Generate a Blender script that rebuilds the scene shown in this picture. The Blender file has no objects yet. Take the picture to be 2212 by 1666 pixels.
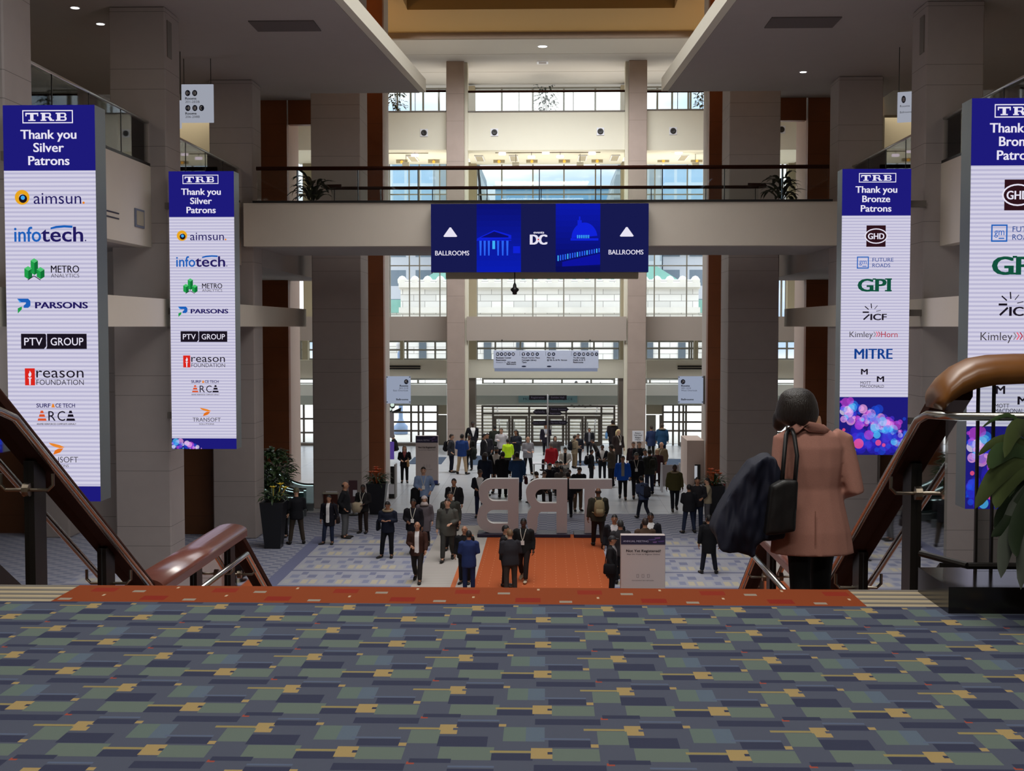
import bpy, bmesh, math, random
from mathutils import Vector, Matrix, Euler
random.seed(7)
SC = bpy.context.scene
COL = SC.collection
PI = math.pi

# ------------------------------------------------------------------ camera
F_PX = 2700.0; W_PX = 2212; H_PX = 1666
EYE = Vector((0, 0, 6.9))
PITCH = math.radians(2.7); YAW = math.radians(1.61)
cam_data = bpy.data.cameras.new('camera')
cam = bpy.data.objects.new('camera', cam_data); COL.objects.link(cam)
cam.location = EYE
cam.rotation_euler = Euler((PI/2 - PITCH, 0, YAW), 'XYZ')
cam_data.sensor_width = 36.0
cam_data.lens = 36.0*F_PX/W_PX
cam_data.clip_end = 2000
cam_data.clip_start = 0.1
SC.camera = cam

# ------------------------------------------------------------------ sky, light, exposure
SC.view_settings.view_transform = 'Standard'
SC.view_settings.look = 'None'
SC.view_settings.gamma = 1.0
SC.view_settings.use_curve_mapping = False
SC.view_settings.exposure = 0.0
SC.cycles.max_bounces = 8
SC.cycles.diffuse_bounces = 4
SC.cycles.transparent_max_bounces = 24
SC.cycles.sample_clamp_indirect = 4.0
SC.cycles.caustics_reflective = False
SC.cycles.caustics_refractive = False

world = bpy.data.worlds.new('overcast_sky'); SC.world = world
world.use_nodes = True
nt = world.node_tree; nt.nodes.clear()
wo = nt.nodes.new('ShaderNodeOutputWorld'); bg = nt.nodes.new('ShaderNodeBackground')
tc = nt.nodes.new('ShaderNodeTexCoord'); mp = nt.nodes.new('ShaderNodeMapping')
mp.inputs['Scale'].default_value = (3.0, 3.0, 9.0)
nz = nt.nodes.new('ShaderNodeTexNoise'); nz.inputs['Scale'].default_value = 2.2; nz.inputs['Detail'].default_value = 4
rp = nt.nodes.new('ShaderNodeValToRGB')
rp.color_ramp.elements[0].position = 0.36; rp.color_ramp.elements[0].color = (0.50, 0.66, 0.88, 1)
rp.color_ramp.elements[1].position = 0.58; rp.color_ramp.elements[1].color = (1.0, 1.0, 1.0, 1)
nt.links.new(tc.outputs['Generated'], mp.inputs['Vector']); nt.links.new(mp.outputs['Vector'], nz.inputs['Vector'])
nt.links.new(nz.outputs['Fac'], rp.inputs['Fac']); nt.links.new(rp.outputs['Color'], bg.inputs['Color'])
sx_w = nt.nodes.new('ShaderNodeSeparateXYZ'); nt.links.new(tc.outputs['Generated'], sx_w.inputs[0])
mr = nt.nodes.new('ShaderNodeMapRange'); mr.inputs['From Min'].default_value = 0.0; mr.inputs['From Max'].default_value = 1.0; mr.inputs['To Min'].default_value = 1.3; mr.inputs['To Max'].default_value = 3.8
nt.links.new(sx_w.outputs['Z'], mr.inputs['Value']); nt.links.new(mr.outputs['Result'], bg.inputs['Strength'])   # an overcast dome: brighter towards the zenith
nt.links.new(bg.outputs['Background'], wo.inputs['Surface'])

def area_light(name, loc, rot, sx, sy, power, color, spread=180):
    l = bpy.data.lights.new(name, 'AREA'); l.shape = 'RECTANGLE'; l.size = sx; l.size_y = sy
    l.energy = power; l.color = color; l.spread = math.radians(spread)
    o = bpy.data.objects.new(name, l); COL.objects.link(o); o.location = loc; o.rotation_euler = rot
    return o
# warm cove strips on top of the soffit slabs, shining up at the tan ceiling
for sx_ in (-1, 1):
    area_light('cove_and_fill_light', (sx_*11.2, 50.0, 17.2), (PI, 0, 0), 1.6, 20, 420, (1.0, 0.66, 0.30))
# rows of unseen fill lights added over the upper landing and the stair
for yy in (-6.0, 3.0, 12.0):
    area_light('ceiling_lamp', (-0.3, yy, 14.6), (0, 0, 0), 5.0, 1.6, 520, (1.0, 0.94, 0.86))
# fill lights added under both balcony ceilings, standing in for their downlights
for sx_ in (-1, 1):
    for yy in (25.5, 35.5, 46.0):
        area_light('ceiling_lamp', (sx_*14.0, yy, 14.7), (0, 0, 0), 3.0, 3.0, 70, (1.0, 0.90, 0.74))
# overhead fill lights added above the lobby and hall, standing in for skylights
area_light('overhead_fill', (0, 58.5, 20.3), (math.radians(22), 0, 0), 13, 5, 2100, (0.93, 0.96, 1.0), 130)
area_light('overhead_fill', (0, 31.0, 20.8), (0, 0, 0), 11, 18, 2100, (0.95, 0.95, 0.98), 130)
area_light('cove_and_fill_light', (0, 69.0, 18.0), (PI, 0, 0), 18, 3, 260, (1.0, 0.95, 0.88))  # hidden upward fill added to brighten the white ceiling

# ------------------------------------------------------------------ projection: photo pixel -> point of the place
_R = cam.rotation_euler.to_matrix()
def ray(px, py):
    return _R @ Vector(((px - W_PX/2)/F_PX, (H_PX/2 - py)/F_PX, -1.0))
def at(px, py, Y):
    d = ray(px, py); return EYE + d*(Y/d.y)
def onz(px, py, Z):
    d = ray(px, py); return EYE + d*((Z - EYE.z)/d.z)
def onx(px, py, X):
    d = ray(px, py); return EYE + d*(X/d.x)

# ------------------------------------------------------------------ materials
def lin(c):
    return tuple(((v/12.92) if v <= 0.04045 else ((v+0.055)/1.055)**2.4) for v in c)
def hexc(h):
    h = h.lstrip('#'); return lin(tuple(int(h[i:i+2], 16)/255 for i in (0, 2, 4)))
MATS = {}
def mat(name, col, rough=0.6, metal=0.0, spec=0.4, noise=0.0, nscale=8.0, bump=0.0):
    if name in MATS: return MATS[name]
    if isinstance(col, str): col = hexc(col)
    m = bpy.data.materials.new(name); m.use_nodes = True
    t = m.node_tree; b = t.nodes['Principled BSDF']
    b.inputs['Base Color'].default_value = (*col, 1); b.inputs['Roughness'].default_value = rough
    b.inputs['Metallic'].default_value = metal; b.inputs['Specular IOR Level'].default_value = spec
    if noise > 0 or bump > 0:
        g = t.nodes.new('ShaderNodeTexCoord'); n = t.nodes.new('ShaderNodeTexNoise')
        n.inputs['Scale'].default_value = nscale; n.inputs['Detail'].default_value = 5
        t.links.new(g.outputs['Object'], n.inputs['Vector'])
        if noise > 0:
            mx = t.nodes.new('ShaderNodeMix'); mx.data_type = 'RGBA'
            lo = tuple(max(0, c*(1-noise)) for c in col); hi = tuple(min(1, c*(1+noise)) for c in col)
            mx.inputs[6].default_value = (*lo, 1); mx.inputs[7].default_value = (*hi, 1)
            t.links.new(n.outputs['Fac'], mx.inputs[0]); t.links.new(mx.outputs[2], b.inputs['Base Color'])
        if bump > 0:
            bp = t.nodes.new('ShaderNodeBump'); bp.inputs['Strength'].default_value = bump
            t.links.new(n.outputs['Fac'], bp.inputs['Height']); t.links.new(bp.outputs['Normal'], b.inputs['Normal'])
    MATS[name] = m
    return m
def emis(name, col, strength=1.0):
    if name in MATS: return MATS[name]
    if isinstance(col, str): col = hexc(col)
    m = bpy.data.materials.new(name); m.use_nodes = True
    t = m.node_tree; t.nodes.clear()
    o = t.nodes.new('ShaderNodeOutputMaterial'); e = t.nodes.new('ShaderNodeEmission')
    e.inputs['Color'].default_value = (*col, 1); e.inputs['Strength'].default_value = strength
    t.links.new(e.outputs[0], o.inputs[0]); MATS[name] = m
    return m
def glass_mat(name, tint=(0.96, 0.98, 0.97), refl=0.07):
    m = bpy.data.materials.new(name); m.use_nodes = True
    t = m.node_tree; t.nodes.clear()
    o = t.nodes.new('ShaderNodeOutputMaterial'); tr = t.nodes.new('ShaderNodeBsdfTransparent'); gl = t.nodes.new('ShaderNodeBsdfGlossy')
    tr.inputs['Color'].default_value = (*tint, 1); gl.inputs['Roughness'].default_value = 0.02
    mx = t.nodes.new('ShaderNodeMixShader'); mx.inputs[0].default_value = refl
    if refl < 0.02:      # railing glass: reflects more at a glancing angle
        fr = t.nodes.new('ShaderNodeFresnel'); fr.inputs['IOR'].default_value = 1.38; t.links.new(fr.outputs[0], mx.inputs[0])
    t.links.new(tr.outputs[0], mx.inputs[1]); t.links.new(gl.outputs[0], mx.inputs[2]); t.links.new(mx.outputs[0], o.inputs[0])
    MATS[name] = m
    return m
class NG:
    """small node-math helper"""
    def __init__(s, m): s.t = m.node_tree
    def m(s, op, a, b=None, c=None):
        n = s.t.nodes.new('ShaderNodeMath'); n.operation = op
        for i, v in enumerate((a, b, c)):
            if v is None: continue
            if isinstance(v, (int, float)): n.inputs[i].default_value = v
            else: s.t.links.new(v, n.inputs[i])
        return n.outputs[0]
    def pos(s):
        g = s.t.nodes.new('ShaderNodeNewGeometry'); x = s.t.nodes.new('ShaderNodeSeparateXYZ')
        s.t.links.new(g.outputs['Position'], x.inputs[0]); return x.outputs
    def band(s, v, a, b):
        return s.m('MULTIPLY', s.m('GREATER_THAN', v, a), s.m('LESS_THAN', v, b))
    def mix(s, f, a, b):
        n = s.t.nodes.new('ShaderNodeMix'); n.data_type = 'RGBA'
        for i, v in ((0, f), (6, a), (7, b)):
            if isinstance(v, tuple): n.inputs[i].default_value = (*v, 1)
            elif isinstance(v, (int, float)): n.inputs[i].default_value = v
            else: s.t.links.new(v, n.inputs[i])
        return n.outputs[2]
    def noise(s, scale, detail=4):
        g = s.t.nodes.new('ShaderNodeNewGeometry'); n = s.t.nodes.new('ShaderNodeTexNoise')
        n.inputs['Scale'].default_value = scale; n.inputs['Detail'].default_value = detail
        s.t.links.new(g.outputs['Position'], n.inputs['Vector']); return n.outputs['Fac']
def jointed(name, col, rough, period, marks, z0, var=0.08, nscale=3.0, jw=0.012, dark=0.45, vper=None, v0=0.0, vaxis=0):
    """stone / panel cladding with horizontal joints at the given fractions of the period"""
    m = mat(name, col, rough)
    g = NG(m); b = m.node_tree.nodes['Principled BSDF']
    c = hexc(col) if isinstance(col, str) else col
    P = g.pos()
    f = g.m('FRACT', g.m('DIVIDE', g.m('SUBTRACT', P[2], z0), period))
    j = None
    for k in marks:
        q = g.band(f, k, k + jw/period); j = q if j is None else g.m('MAXIMUM', j, q)
    if vper:
        fx = g.m('FRACT', g.m('DIVIDE', g.m('SUBTRACT', P[vaxis], v0), vper)); j = g.m('MAXIMUM', j, g.band(fx, 0, jw/vper))
    n = g.noise(nscale, 6)
    base = g.mix(n, tuple(v*(1-var) for v in c), tuple(min(1, v*(1+var)) for v in c))
    out = g.mix(j, base, tuple(v*dark for v in c))
    m.node_tree.links.new(out, b.inputs['Base Color'])
    return m

# ------------------------------------------------------------------ mesh helpers
class MB:
    """collects shapes and links them as ONE mesh object"""
    def __init__(s): s.v = []; s.f = []; s.mi = []
    def add(s, vs, fs, mi=0):
        """appends vertices and faces"""
        o = len(s.v); s.v += [tuple(p) for p in vs]; s.f += [tuple(i+o for i in f) for f in fs]; s.mi += [mi]*len(fs); return s
    def box(s, x0, x1, y0, y1, z0, z1, mi=0):
        if x0 > x1: x0, x1 = x1, x0
        if y0 > y1: y0, y1 = y1, y0
        if z0 > z1: z0, z1 = z1, z0
        s.add([(x0,y0,z0),(x1,y0,z0),(x1,y1,z0),(x0,y1,z0),(x0,y0,z1),(x1,y0,z1),(x1,y1,z1),(x0,y1,z1)],
              [(0,3,2,1),(4,5,6,7),(0,1,5,4),(1,2,6,5),(2,3,7,6),(3,0,4,7)], mi)
        return s
    def prism(s, poly, axis, a0, a1, mi=0):
        """poly: 2-D outline (counter-clockwise); axis the extruded axis"""
        n = len(poly)
        def P(p, a):
            return {'x': (a, p[0], p[1]), 'y': (p[0], a, p[1]), 'z': (p[0], p[1], a)}[axis]
        vs = [P(p, a0) for p in poly] + [P(p, a1) for p in poly]
        fs = [tuple(range(n)), tuple(range(2*n-1, n-1, -1))] + [(i, i+n, (i+1) % n + n, (i+1) % n) for i in range(n)]
        s.add(vs, fs, mi); return s
    def tube(s, pts, r, seg=10, mi=0, cap=True):
        pts = [Vector(p) for p in pts]; n = len(pts)
        rs = r if isinstance(r, (list, tuple)) else [r]*n
        vs = []; up = None
        for i, p in enumerate(pts):
            d = (pts[min(i+1, n-1)] - pts[max(i-1, 0)])
            d = d.normalized() if d.length > 1e-9 else Vector((0, 0, 1))
            if up is None:
                up = d.orthogonal().normalized()
            up = (up - d*up.dot(d)); up = up.normalized() if up.length > 1e-6 else d.orthogonal().normalized()
            sd = d.cross(up)
            for k in range(seg):
                a = 2*PI*k/seg; vs.append(p + (up*math.cos(a) + sd*math.sin(a))*rs[i])
        fs = [(i*seg+k, i*seg+(k+1) % seg, (i+1)*seg+(k+1) % seg, (i+1)*seg+k) for i in range(n-1) for k in range(seg)]
        if cap: fs += [tuple(range(seg-1, -1, -1)), tuple((n-1)*seg+k for k in range(seg))]
        s.add(vs, fs, mi); return s
    def lathe(s, prof, cx, cy, seg=16, mi=0, z0=0.0, square=False):
        """prof: list of (r, z)"""
        vs = []; n = len(prof)
        for r, z in prof:
            for k in range(seg):
                a = 2*PI*(k + (0.5 if square else 0))/seg; vs.append((cx + r*math.cos(a), cy + r*math.sin(a), z0+z))
        fs = [(i*seg+k, i*seg+(k+1) % seg, (i+1)*seg+(k+1) % seg, (i+1)*seg+k) for i in range(n-1) for k in range(seg)]
        fs += [tuple(range(seg-1, -1, -1)), tuple((n-1)*seg+k for k in range(seg))]
        s.add(vs, fs, mi); return s
    def ball(s, c, rx, ry, rz, nu=10, nv=7, mi=0, rot=None):
        vs = []; c = Vector(c)
        for j in range(1, nv):
            t = PI*j/nv
            for i in range(nu):
                a = 2*PI*i/nu; p = Vector((rx*math.sin(t)*math.cos(a), ry*math.sin(t)*math.sin(a), rz*math.cos(t)))
                vs.append(c + (rot @ p if rot else p))
        top = Vector((0, 0, rz)); vs.append(c + (rot @ top if rot else top)); vs.append(c - (rot @ top if rot else top))
        T = len(vs)-2; B = T+1
        fs = [(j*nu+i, (j+1)*nu+i, (j+1)*nu+(i+1) % nu, j*nu+(i+1) % nu) for j in range(nv-2) for i in range(nu)]
        fs += [(T, i, (i+1) % nu) for i in range(nu)] + [(B, (nv-2)*nu+(i+1) % nu, (nv-2)*nu+i) for i in range(nu)]
        s.add(vs, fs, mi); return s
    def build(s, name, mats, parent=None, smooth=False, loc=None):
        me = bpy.data.meshes.new(name); me.from_pydata(s.v, [], s.f)
        if not isinstance(mats, (list, tuple)): mats = [mats]
        for m in mats: me.materials.append(m)
        if len(mats) > 1: me.polygons.foreach_set('material_index', s.mi)
        if smooth: me.polygons.foreach_set('use_smooth', [True]*len(s.f) if smooth is True else [bool(smooth(i)) for i in range(len(s.f))])
        me.update(); me.validate()
        o = bpy.data.objects.new(name, me); COL.objects.link(o)
        if parent:
            o.parent = parent
        return o
def bevel(o, w=0.02, seg=2):
    m = o.modifiers.new('bevel', 'BEVEL'); m.width = w; m.segments = seg; m.limit_method = 'ANGLE'; return o
def empty(name, loc=(0, 0, 0), rz=0.0):
    o = bpy.data.objects.new(name, None); COL.objects.link(o); o.location = loc; o.rotation_euler = (0, 0, rz); o.empty_display_size = 0.2
    return o
def tag(o, label, cat, group=None, kind=None):
    o['label'] = label; o['category'] = cat
    if group: o['group'] = group
    if kind: o['kind'] = kind
    return o
def struct(o, label=None):
    o['kind'] = 'structure'
    if label: o['label'] = label
    return o
def sbox(name, x0, x1, y0, y1, z0, z1, m, label=None, bev=0.0):
    o = MB().box(x0, x1, y0, y1, z0, z1).build(name, m)
    if bev: bevel(o, bev)
    return struct(o, label)
def copy_tree(o, parent=None):
    c = o.copy(); COL.objects.link(c)
    if parent: c.parent = parent
    for ch in list(o.children): copy_tree(ch, c)
    return c
def px_rect(x0, y0, x1, y1, Y):
    a = at(x0, (y0+y1)/2, Y).x; b = at(x1, (y0+y1)/2, Y).x
    c = at((x0+x1)/2, y0, Y).z; d = at((x0+x1)/2, y1, Y).z
    return min(a, b), max(a, b), min(c, d), max(c, d)
def pbox(mb, x0, y0, x1, y1, Y, depth, mi=0):
    a, b, c, d = px_rect(x0, y0, x1, y1, Y); mb.box(a, b, Y, Y+depth, c, d, mi); return mb
def sp(name, x0, y0, x1, y1, Y, depth, m, label=None):
    return struct(pbox(MB(), x0, y0, x1, y1, Y, depth).build(name, m), label)

# ------------------------------------------------------------------ flat graphics: lettering and marks as thin meshes
_TXT = {}
def text_polys(s, bold=0.0, shear=0.0):
    key = (s, bold, shear)
    if key in _TXT: return _TXT[key]
    cu = bpy.data.curves.new('glyphs', 'FONT'); cu.body = s; cu.offset = bold; cu.shear = shear; cu.resolution_u = 3
    o = bpy.data.objects.new('glyphs', cu); COL.objects.link(o)
    me = o.to_mesh()
    vs = [(v.co.x, v.co.y) for v in me.vertices]; fs = [tuple(p.vertices) for p in me.polygons]
    o.to_mesh_clear(); bpy.data.objects.remove(o); bpy.data.curves.remove(cu)
    _TXT[key] = (vs, fs); return _TXT[key]
class Art:
    """2-D graphics in a local frame: u to the right, v down; flattened on a panel"""
    def __init__(s): s.parts = []; s.mats = []; s.z = 0
    def mi(s, m):
        if m not in s.mats: s.mats.append(m)
        return s.mats.index(m)
    def poly(s, pts, m, layer=1):
        s.parts.append((list(pts), [tuple(range(len(pts)))], s.mi(m), layer)); return s
    def rect(s, x0, y0, x1, y1, m, layer=1):
        return s.poly([(x0, y0), (x1, y0), (x1, y1), (x0, y1)], m, layer)
    def frame(s, x0, y0, x1, y1, w, m, layer=1):
        s.rect(x0, y0, x1, y0+w, m, layer); s.rect(x0, y1-w, x1, y1, m, layer); s.rect(x0, y0+w, x0+w, y1-w, m, layer); s.rect(x1-w, y0+w, x1, y1-w, m, layer); return s
    def disc(s, cx, cy, rx, m, ry=None, layer=1, n=24, a0=0, a1=2*PI):
        ry = ry or rx
        return s.poly([(cx+rx*math.cos(a0+(a1-a0)*i/n), cy+ry*math.sin(a0+(a1-a0)*i/n)) for i in range(n)], m, layer)
    def ring(s, cx, cy, r1, r0, m, layer=1, n=24, a0=0.0, a1=2*PI, sy=1.0):
        vs = []; fs = []
        for i in range(n+1):
            a = a0+(a1-a0)*i/n; c, d = math.cos(a), math.sin(a)
            vs += [(cx+r1*c, cy+r1*d*sy), (cx+r0*c, cy+r0*d*sy)]
        fs = [(2*i, 2*i+1, 2*i+3, 2*i+2) for i in range(n)]
        s.parts.append((vs, fs, s.mi(m), layer)); return s
    def line(s, x0, y0, x1, y1, w, m, layer=1):
        dx, dy = x1-x0, y1-y0; L = math.hypot(dx, dy) or 1; nx, ny = -dy/L*w/2, dx/L*w/2
        return s.poly([(x0+nx, y0+ny), (x1+nx, y1+ny), (x1-nx, y1-ny), (x0-nx, y0-ny)], m, layer)
    def text(s, t, x0, x1, base, cap, m, bold=0.0, layer=1, align=None, shear=0.0):
        """fits the text between x0 and x1 (or by align at x0), capital height cap, baseline base"""
        if 'M' in t and bold <= .008: bold = min(bold, 0.0)
        if bold > .008 and layer >= 0:
            n_ = 3 if x1 is not None else 1
            if n_ == 3:
                dx = (x1-x0)/max(1, len(t))*.05*bold/.03
                for q in (-dx, dx): s.text(t, x0+dx+q, x1-dx+q, base, cap, m, (0.0 if 'M' in t else .0075), layer, align, shear)
                x0, x1 = x0+dx, x1-dx
            bold = 0.0 if 'M' in t else .0075
        vs, fs = text_polys(t, bold, shear)
        if not vs: return s
        xa = min(v[0] for v in vs); xb = max(v[0] for v in vs)
        sy = cap/0.72
        if x1 is None:
            sx = sy; w = (xb-xa)*sx
            ox = x0 if align in (None, 'l') else (x0-w/2 if align == 'c' else x0-w)
        else:
            sx = (x1-x0)/(xb-xa); ox = x0
        s.parts.append(([(ox+(v[0]-xa)*sx, base-v[1]*sy) for v in vs], fs, s.mi(m), layer)); return s
    def build(s, name, parent, origin, ux, vz, eps=0.004, normal=Vector((0, -1, 0)), label=None):
        """origin: world point of (0,0); ux, vz: world vectors per unit of u and v"""
        mb = MB()
        for pts, fs, mi, layer in s.parts:
            mb.add([Vector(origin) + Vector(ux)*p[0] + Vector(vz)*p[1] + normal*(eps*layer) for p in pts], fs, mi)
        o = mb.build(name, s.mats, parent)
        if label: o['label'] = label
        return o
# ================================================================== THE SETTING
M_COL = jointed('column_stone', '#a0958f', 0.75, 1.9, (0.0, 0.26), 6.9+0.17, var=0.06)
M_COLP = jointed('column_stone_pale', '#b9b3a8', 0.75, 1.9, (0.0, 0.26), 6.9+0.17, var=0.05)
M_STONE = jointed('lobby_stone', '#a08f84', 0.6, 3.55, (0.0, 0.40), 6.9+0.2, var=0.12, nscale=1.6)
M_FASCIA = mat('painted_plaster', '#cfc5b5', 0.85, noise=0.03, nscale=2)
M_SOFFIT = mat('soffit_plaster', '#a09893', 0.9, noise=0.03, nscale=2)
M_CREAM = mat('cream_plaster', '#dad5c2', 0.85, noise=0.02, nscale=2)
M_TAN = mat('tan_ceiling_paint', '#b08a50', 0.9)
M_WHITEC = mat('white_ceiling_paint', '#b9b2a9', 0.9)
M_WOOD = jointed('brown_wood_panel', '#80451f', 0.5, 1.35, (0.0,), 6.9-0.9, var=0.25, nscale=0.9, jw=0.015, dark=0.6)
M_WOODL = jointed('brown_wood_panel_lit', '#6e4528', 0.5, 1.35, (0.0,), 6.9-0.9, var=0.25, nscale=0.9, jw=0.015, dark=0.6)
M_PIER = mat('window_pier_paint', '#a49a83', 0.8)
M_FRAME = mat('window_metal', '#8f8d86', 0.5)
M_FRAMED = mat('door_metal', '#6d645b', 0.5)
M_BLACK = mat('black_metal', '#15120f', 0.45)
M_CHROME = mat('brushed_chrome', '#b9b6b0', 0.22, metal=1.0)
M_RAILWOOD = mat("dark_rail_wood", "#341a11", 0.6, noise=0.25, nscale=12, spec=0.04)
M_CAPWOOD = mat('cap_rail_wood', '#7a4c1e', 0.35, noise=0.2, nscale=9, spec=0.5)
M_GLASS = glass_mat('window_glass', (0.985, 0.995, 0.99), 0.03)
M_GLASSR = glass_mat('rail_glass', (0.925, 0.945, 0.93), 0.018)

# ---- floors
def rects_pattern(name, base, rects, pu, pv, rough=0.95, grain=0.10, clipy=None, u0=0.0, v0=0.0):
    m = mat(name, base, rough, spec=0.1); g = NG(m); b = m.node_tree.nodes['Principled BSDF']
    P = g.pos()
    u = g.m('FRACT', g.m('DIVIDE', g.m('SUBTRACT', P[0], u0), pu)); v = g.m('FRACT', g.m('DIVIDE', g.m('SUBTRACT', P[1], v0), pv))
    col = hexc(base)
    for (a0, a1, b0, b1, c) in rects:
        mk = None
        for du in (0, 1):
            for dv in (0, 1, -1):
                A0, A1, B0, B1 = a0-du, a1-du, b0+dv, b1+dv
                if A1 <= 0 or A0 >= 1 or B1 <= 0 or B0 >= 1: continue
                q = g.m('MULTIPLY', g.band(u, A0, A1), g.band(v, B0, B1)); mk = q if mk is None else g.m('MAXIMUM', mk, q)
        if mk is not None: col = g.mix(mk, col, hexc(c))
    n = g.noise(420, 2); hs = m.node_tree.nodes.new('ShaderNodeHueSaturation')
    m.node_tree.links.new(g.m('ADD', 1-grain, g.m('MULTIPLY', n, 2*grain)), hs.inputs['Value'])
    m.node_tree.links.new(col, hs.inputs['Color']); m.node_tree.links.new(hs.outputs['Color'], b.inputs['Base Color'])
    bp = m.node_tree.nodes.new('ShaderNodeBump'); bp.inputs['Strength'].default_value = 0.15; bp.inputs['Distance'].default_value = 0.01
    m.node_tree.links.new(n, bp.inputs['Height']); m.node_tree.links.new(bp.outputs['Normal'], b.inputs['Normal'])
    return m
GG, NV, YE, SL, LB, RD = '#5b6761', '#32364a', '#948158', '#484d5c', '#515c72', '#8c4438'
CARPET_RECTS = [(.56,.80,.60,.85,GG), (.98,1.26,.60,.87,GG), (.25,.46,.60,.745,NV), (.24,.46,.755,.80,'#857a52'), (.45,.56,.64,.86,YE), (.535,.56,.73,.78,NV),
    (.467,.826,.38,.52,NV), (.83,.87,.51,.56,RD), (.84,1.05,.54,.625,NV), (.95,1.05,.15,.37,YE), (1.025,1.05,.24,.29,SL), (.73,.95,.25,.295,'#857a52'),
    (.80,.96,-.06,.24,GG), (.96,1.22,-.12,.10,NV), (1.30,1.52,0,.32,'#586662'), (1.42,1.52,0,.32,'#53606f'), (1.04,1.27,.31,.43,NV), (1.27,1.31,.33,.39,YE),
    (.54,.76,-.12,.03,NV), (.50,.76,.04,.075,LB), (.76,.80,-.12,-.05,YE), (1.04,1.27,.455,.49,LB)]
M_CARPET = rects_pattern('landing_carpet', SL, CARPET_RECTS, 0.667, 0.485, u0=-0.017-0.667*0.505, v0=4.187-0.485*0.75)
LOW_RECTS = [(.0,.18,.05,.30,'#b9b09a'), (.25,.43,.05,.30,'#b9b09a'), (.5,.68,.05,.30,'#a8a7a6'), (.05,.30,.42,.62,'#7c7f94'), (.55,.80,.42,.62,'#868a9e'),
             (.0,1.0,.86,.94,'#73758a'), (.30,.48,.62,.80,'#a3a3ac'), (.80,.98,.62,.80,'#7c7f94'), (.75,.93,.10,.30,'#868a9e')]
M_LOWC = rects_pattern('lobby_carpet', '#a0a0a8', LOW_RECTS, 0.95, 2.1, grain=0.06, v0=33.0)
WAVE_RECTS = [(.0,.5,.1,.34,'#6d7188'), (.5,1.0,.55,.8,'#676b82'), (.2,.5,.62,.86,'#96959f')]
M_WAVEC = rects_pattern('lobby_border_carpet', '#91929c', WAVE_RECTS, 0.55, 0.5, grain=0.06)
OR_RECTS = [(.40,.47,.25,.33,'#b08a74'), (.90,.97,.62,.70,'#8a3a1c'), (.05,.22,.55,.75,'#a83a12')]
M_ORC = rects_pattern('orange_carpet', '#a9552f', [(.40,.44,.25,.40,'#c98a6a'), (.9,.94,.62,.75,'#c98a6a')], 0.60, 0.36, grain=0.08)
EDGE_RECTS = [(.10,.20,.10,.22,'#8a7f72'), (.60,.70,.60,.72,'#8a7f72'), (.75,.95,.12,.38,'#7a2418'), (.25,.45,.62,.88,'#7e2819'), (.40,.42,.36,.46,'#b09a80'), (.92,.94,.86,.96,'#b09a80')]
M_EDGE = rects_pattern('orange_edge_carpet', '#7c3a1c', EDGE_RECTS, 0.667, 0.40, grain=0.10, v0=6.47)

Z1 = 5.45
# stone floor with tile joints
m = mat('stone_tile', '#a9adb4', 0.28, spec=0.5); g = NG(m); b = m.node_tree.nodes['Principled BSDF']; P = g.pos()
jx = g.band(g.m('FRACT', g.m('DIVIDE', P[0], 1.5)), 0, 0.012); jy = g.band(g.m('FRACT', g.m('DIVIDE', P[1], 1.5)), 0, 0.02)
m.node_tree.links.new(g.mix(g.m('MAXIMUM', jx, jy), g.mix(g.noise(1.2), hexc('#b6babf'), hexc('#cacdd2')), hexc('#969aa0')), b.inputs['Base Color'])
M_TILE = m
struct(MB().box(-20.5, 20.5, 45.9, 73.4, -0.3, 0).build('floor', M_TILE), 'pale grey stone tile floor of the entrance lobby')
struct(MB().box(-20.5, 20.5, 17.5, 45.9, -0.3, 0).build('floor', M_WAVEC), 'blue grey textured border carpet of the lower lobby')
struct(MB().box(-7.2, 6.6, 18, 40.6, 0, 0.008).build('floor', M_LOWC), 'blue grey patterned carpet with small yellow squares on lower floor')
struct(MB().box(-7.6, -7.2, 18, 40.6, 0, 0.010).build('trim_1', mat('band_carpet', '#6a6d88', 0.95)), 'dark blue carpet band along the patterned carpet')
struct(MB().box(-3.6, -1.95, 18, 43.0, 0.008, 0.014).build('trim_2', rects_pattern('cream_carpet', '#a9a29a', [(0,1,.1,.5,'#b9b2a8')], 0.5, 0.22, grain=0.05)), 'cream striped carpet strip beside the orange runner')
struct(MB().box(-2.55, -2.42, 18, 41.0, 0.014, 0.018).build('trim_3', mat('orange_line', '#c0673a', 0.95)), 'thin orange line in the cream carpet strip')
struct(MB().box(-1.95, 1.75, 18, 41.2, 0.008, 0.018).build('floor', M_ORC), 'orange carpet runner leading to the big letters')
for (a, b_, nm) in (((1010, 1005), (1065, 985), 0), ((880, 1003), (965, 988), 0), ((1240, 1006), (1320, 996), 0), ((1437, 1010), (1470, 992), 0)):
    p = onz(a[0], a[1], 0); q = onz(b_[0], b_[1], 0)
    o = MB().box(p.x, q.x, p.y, q.y, 0, 0.012).build('entrance_mat', mat('mat_blue', '#44546a', 0.95))
    tag(o, {1010: 'blue grey entrance mat in front of the left glass doors', 880: 'blue entrance mat behind the white registration sign', 1240: 'blue grey entrance mat in front of the right glass doors', 1437: 'blue entrance mat beside the white A-frame board'}[a[0]], 'mat')

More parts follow.
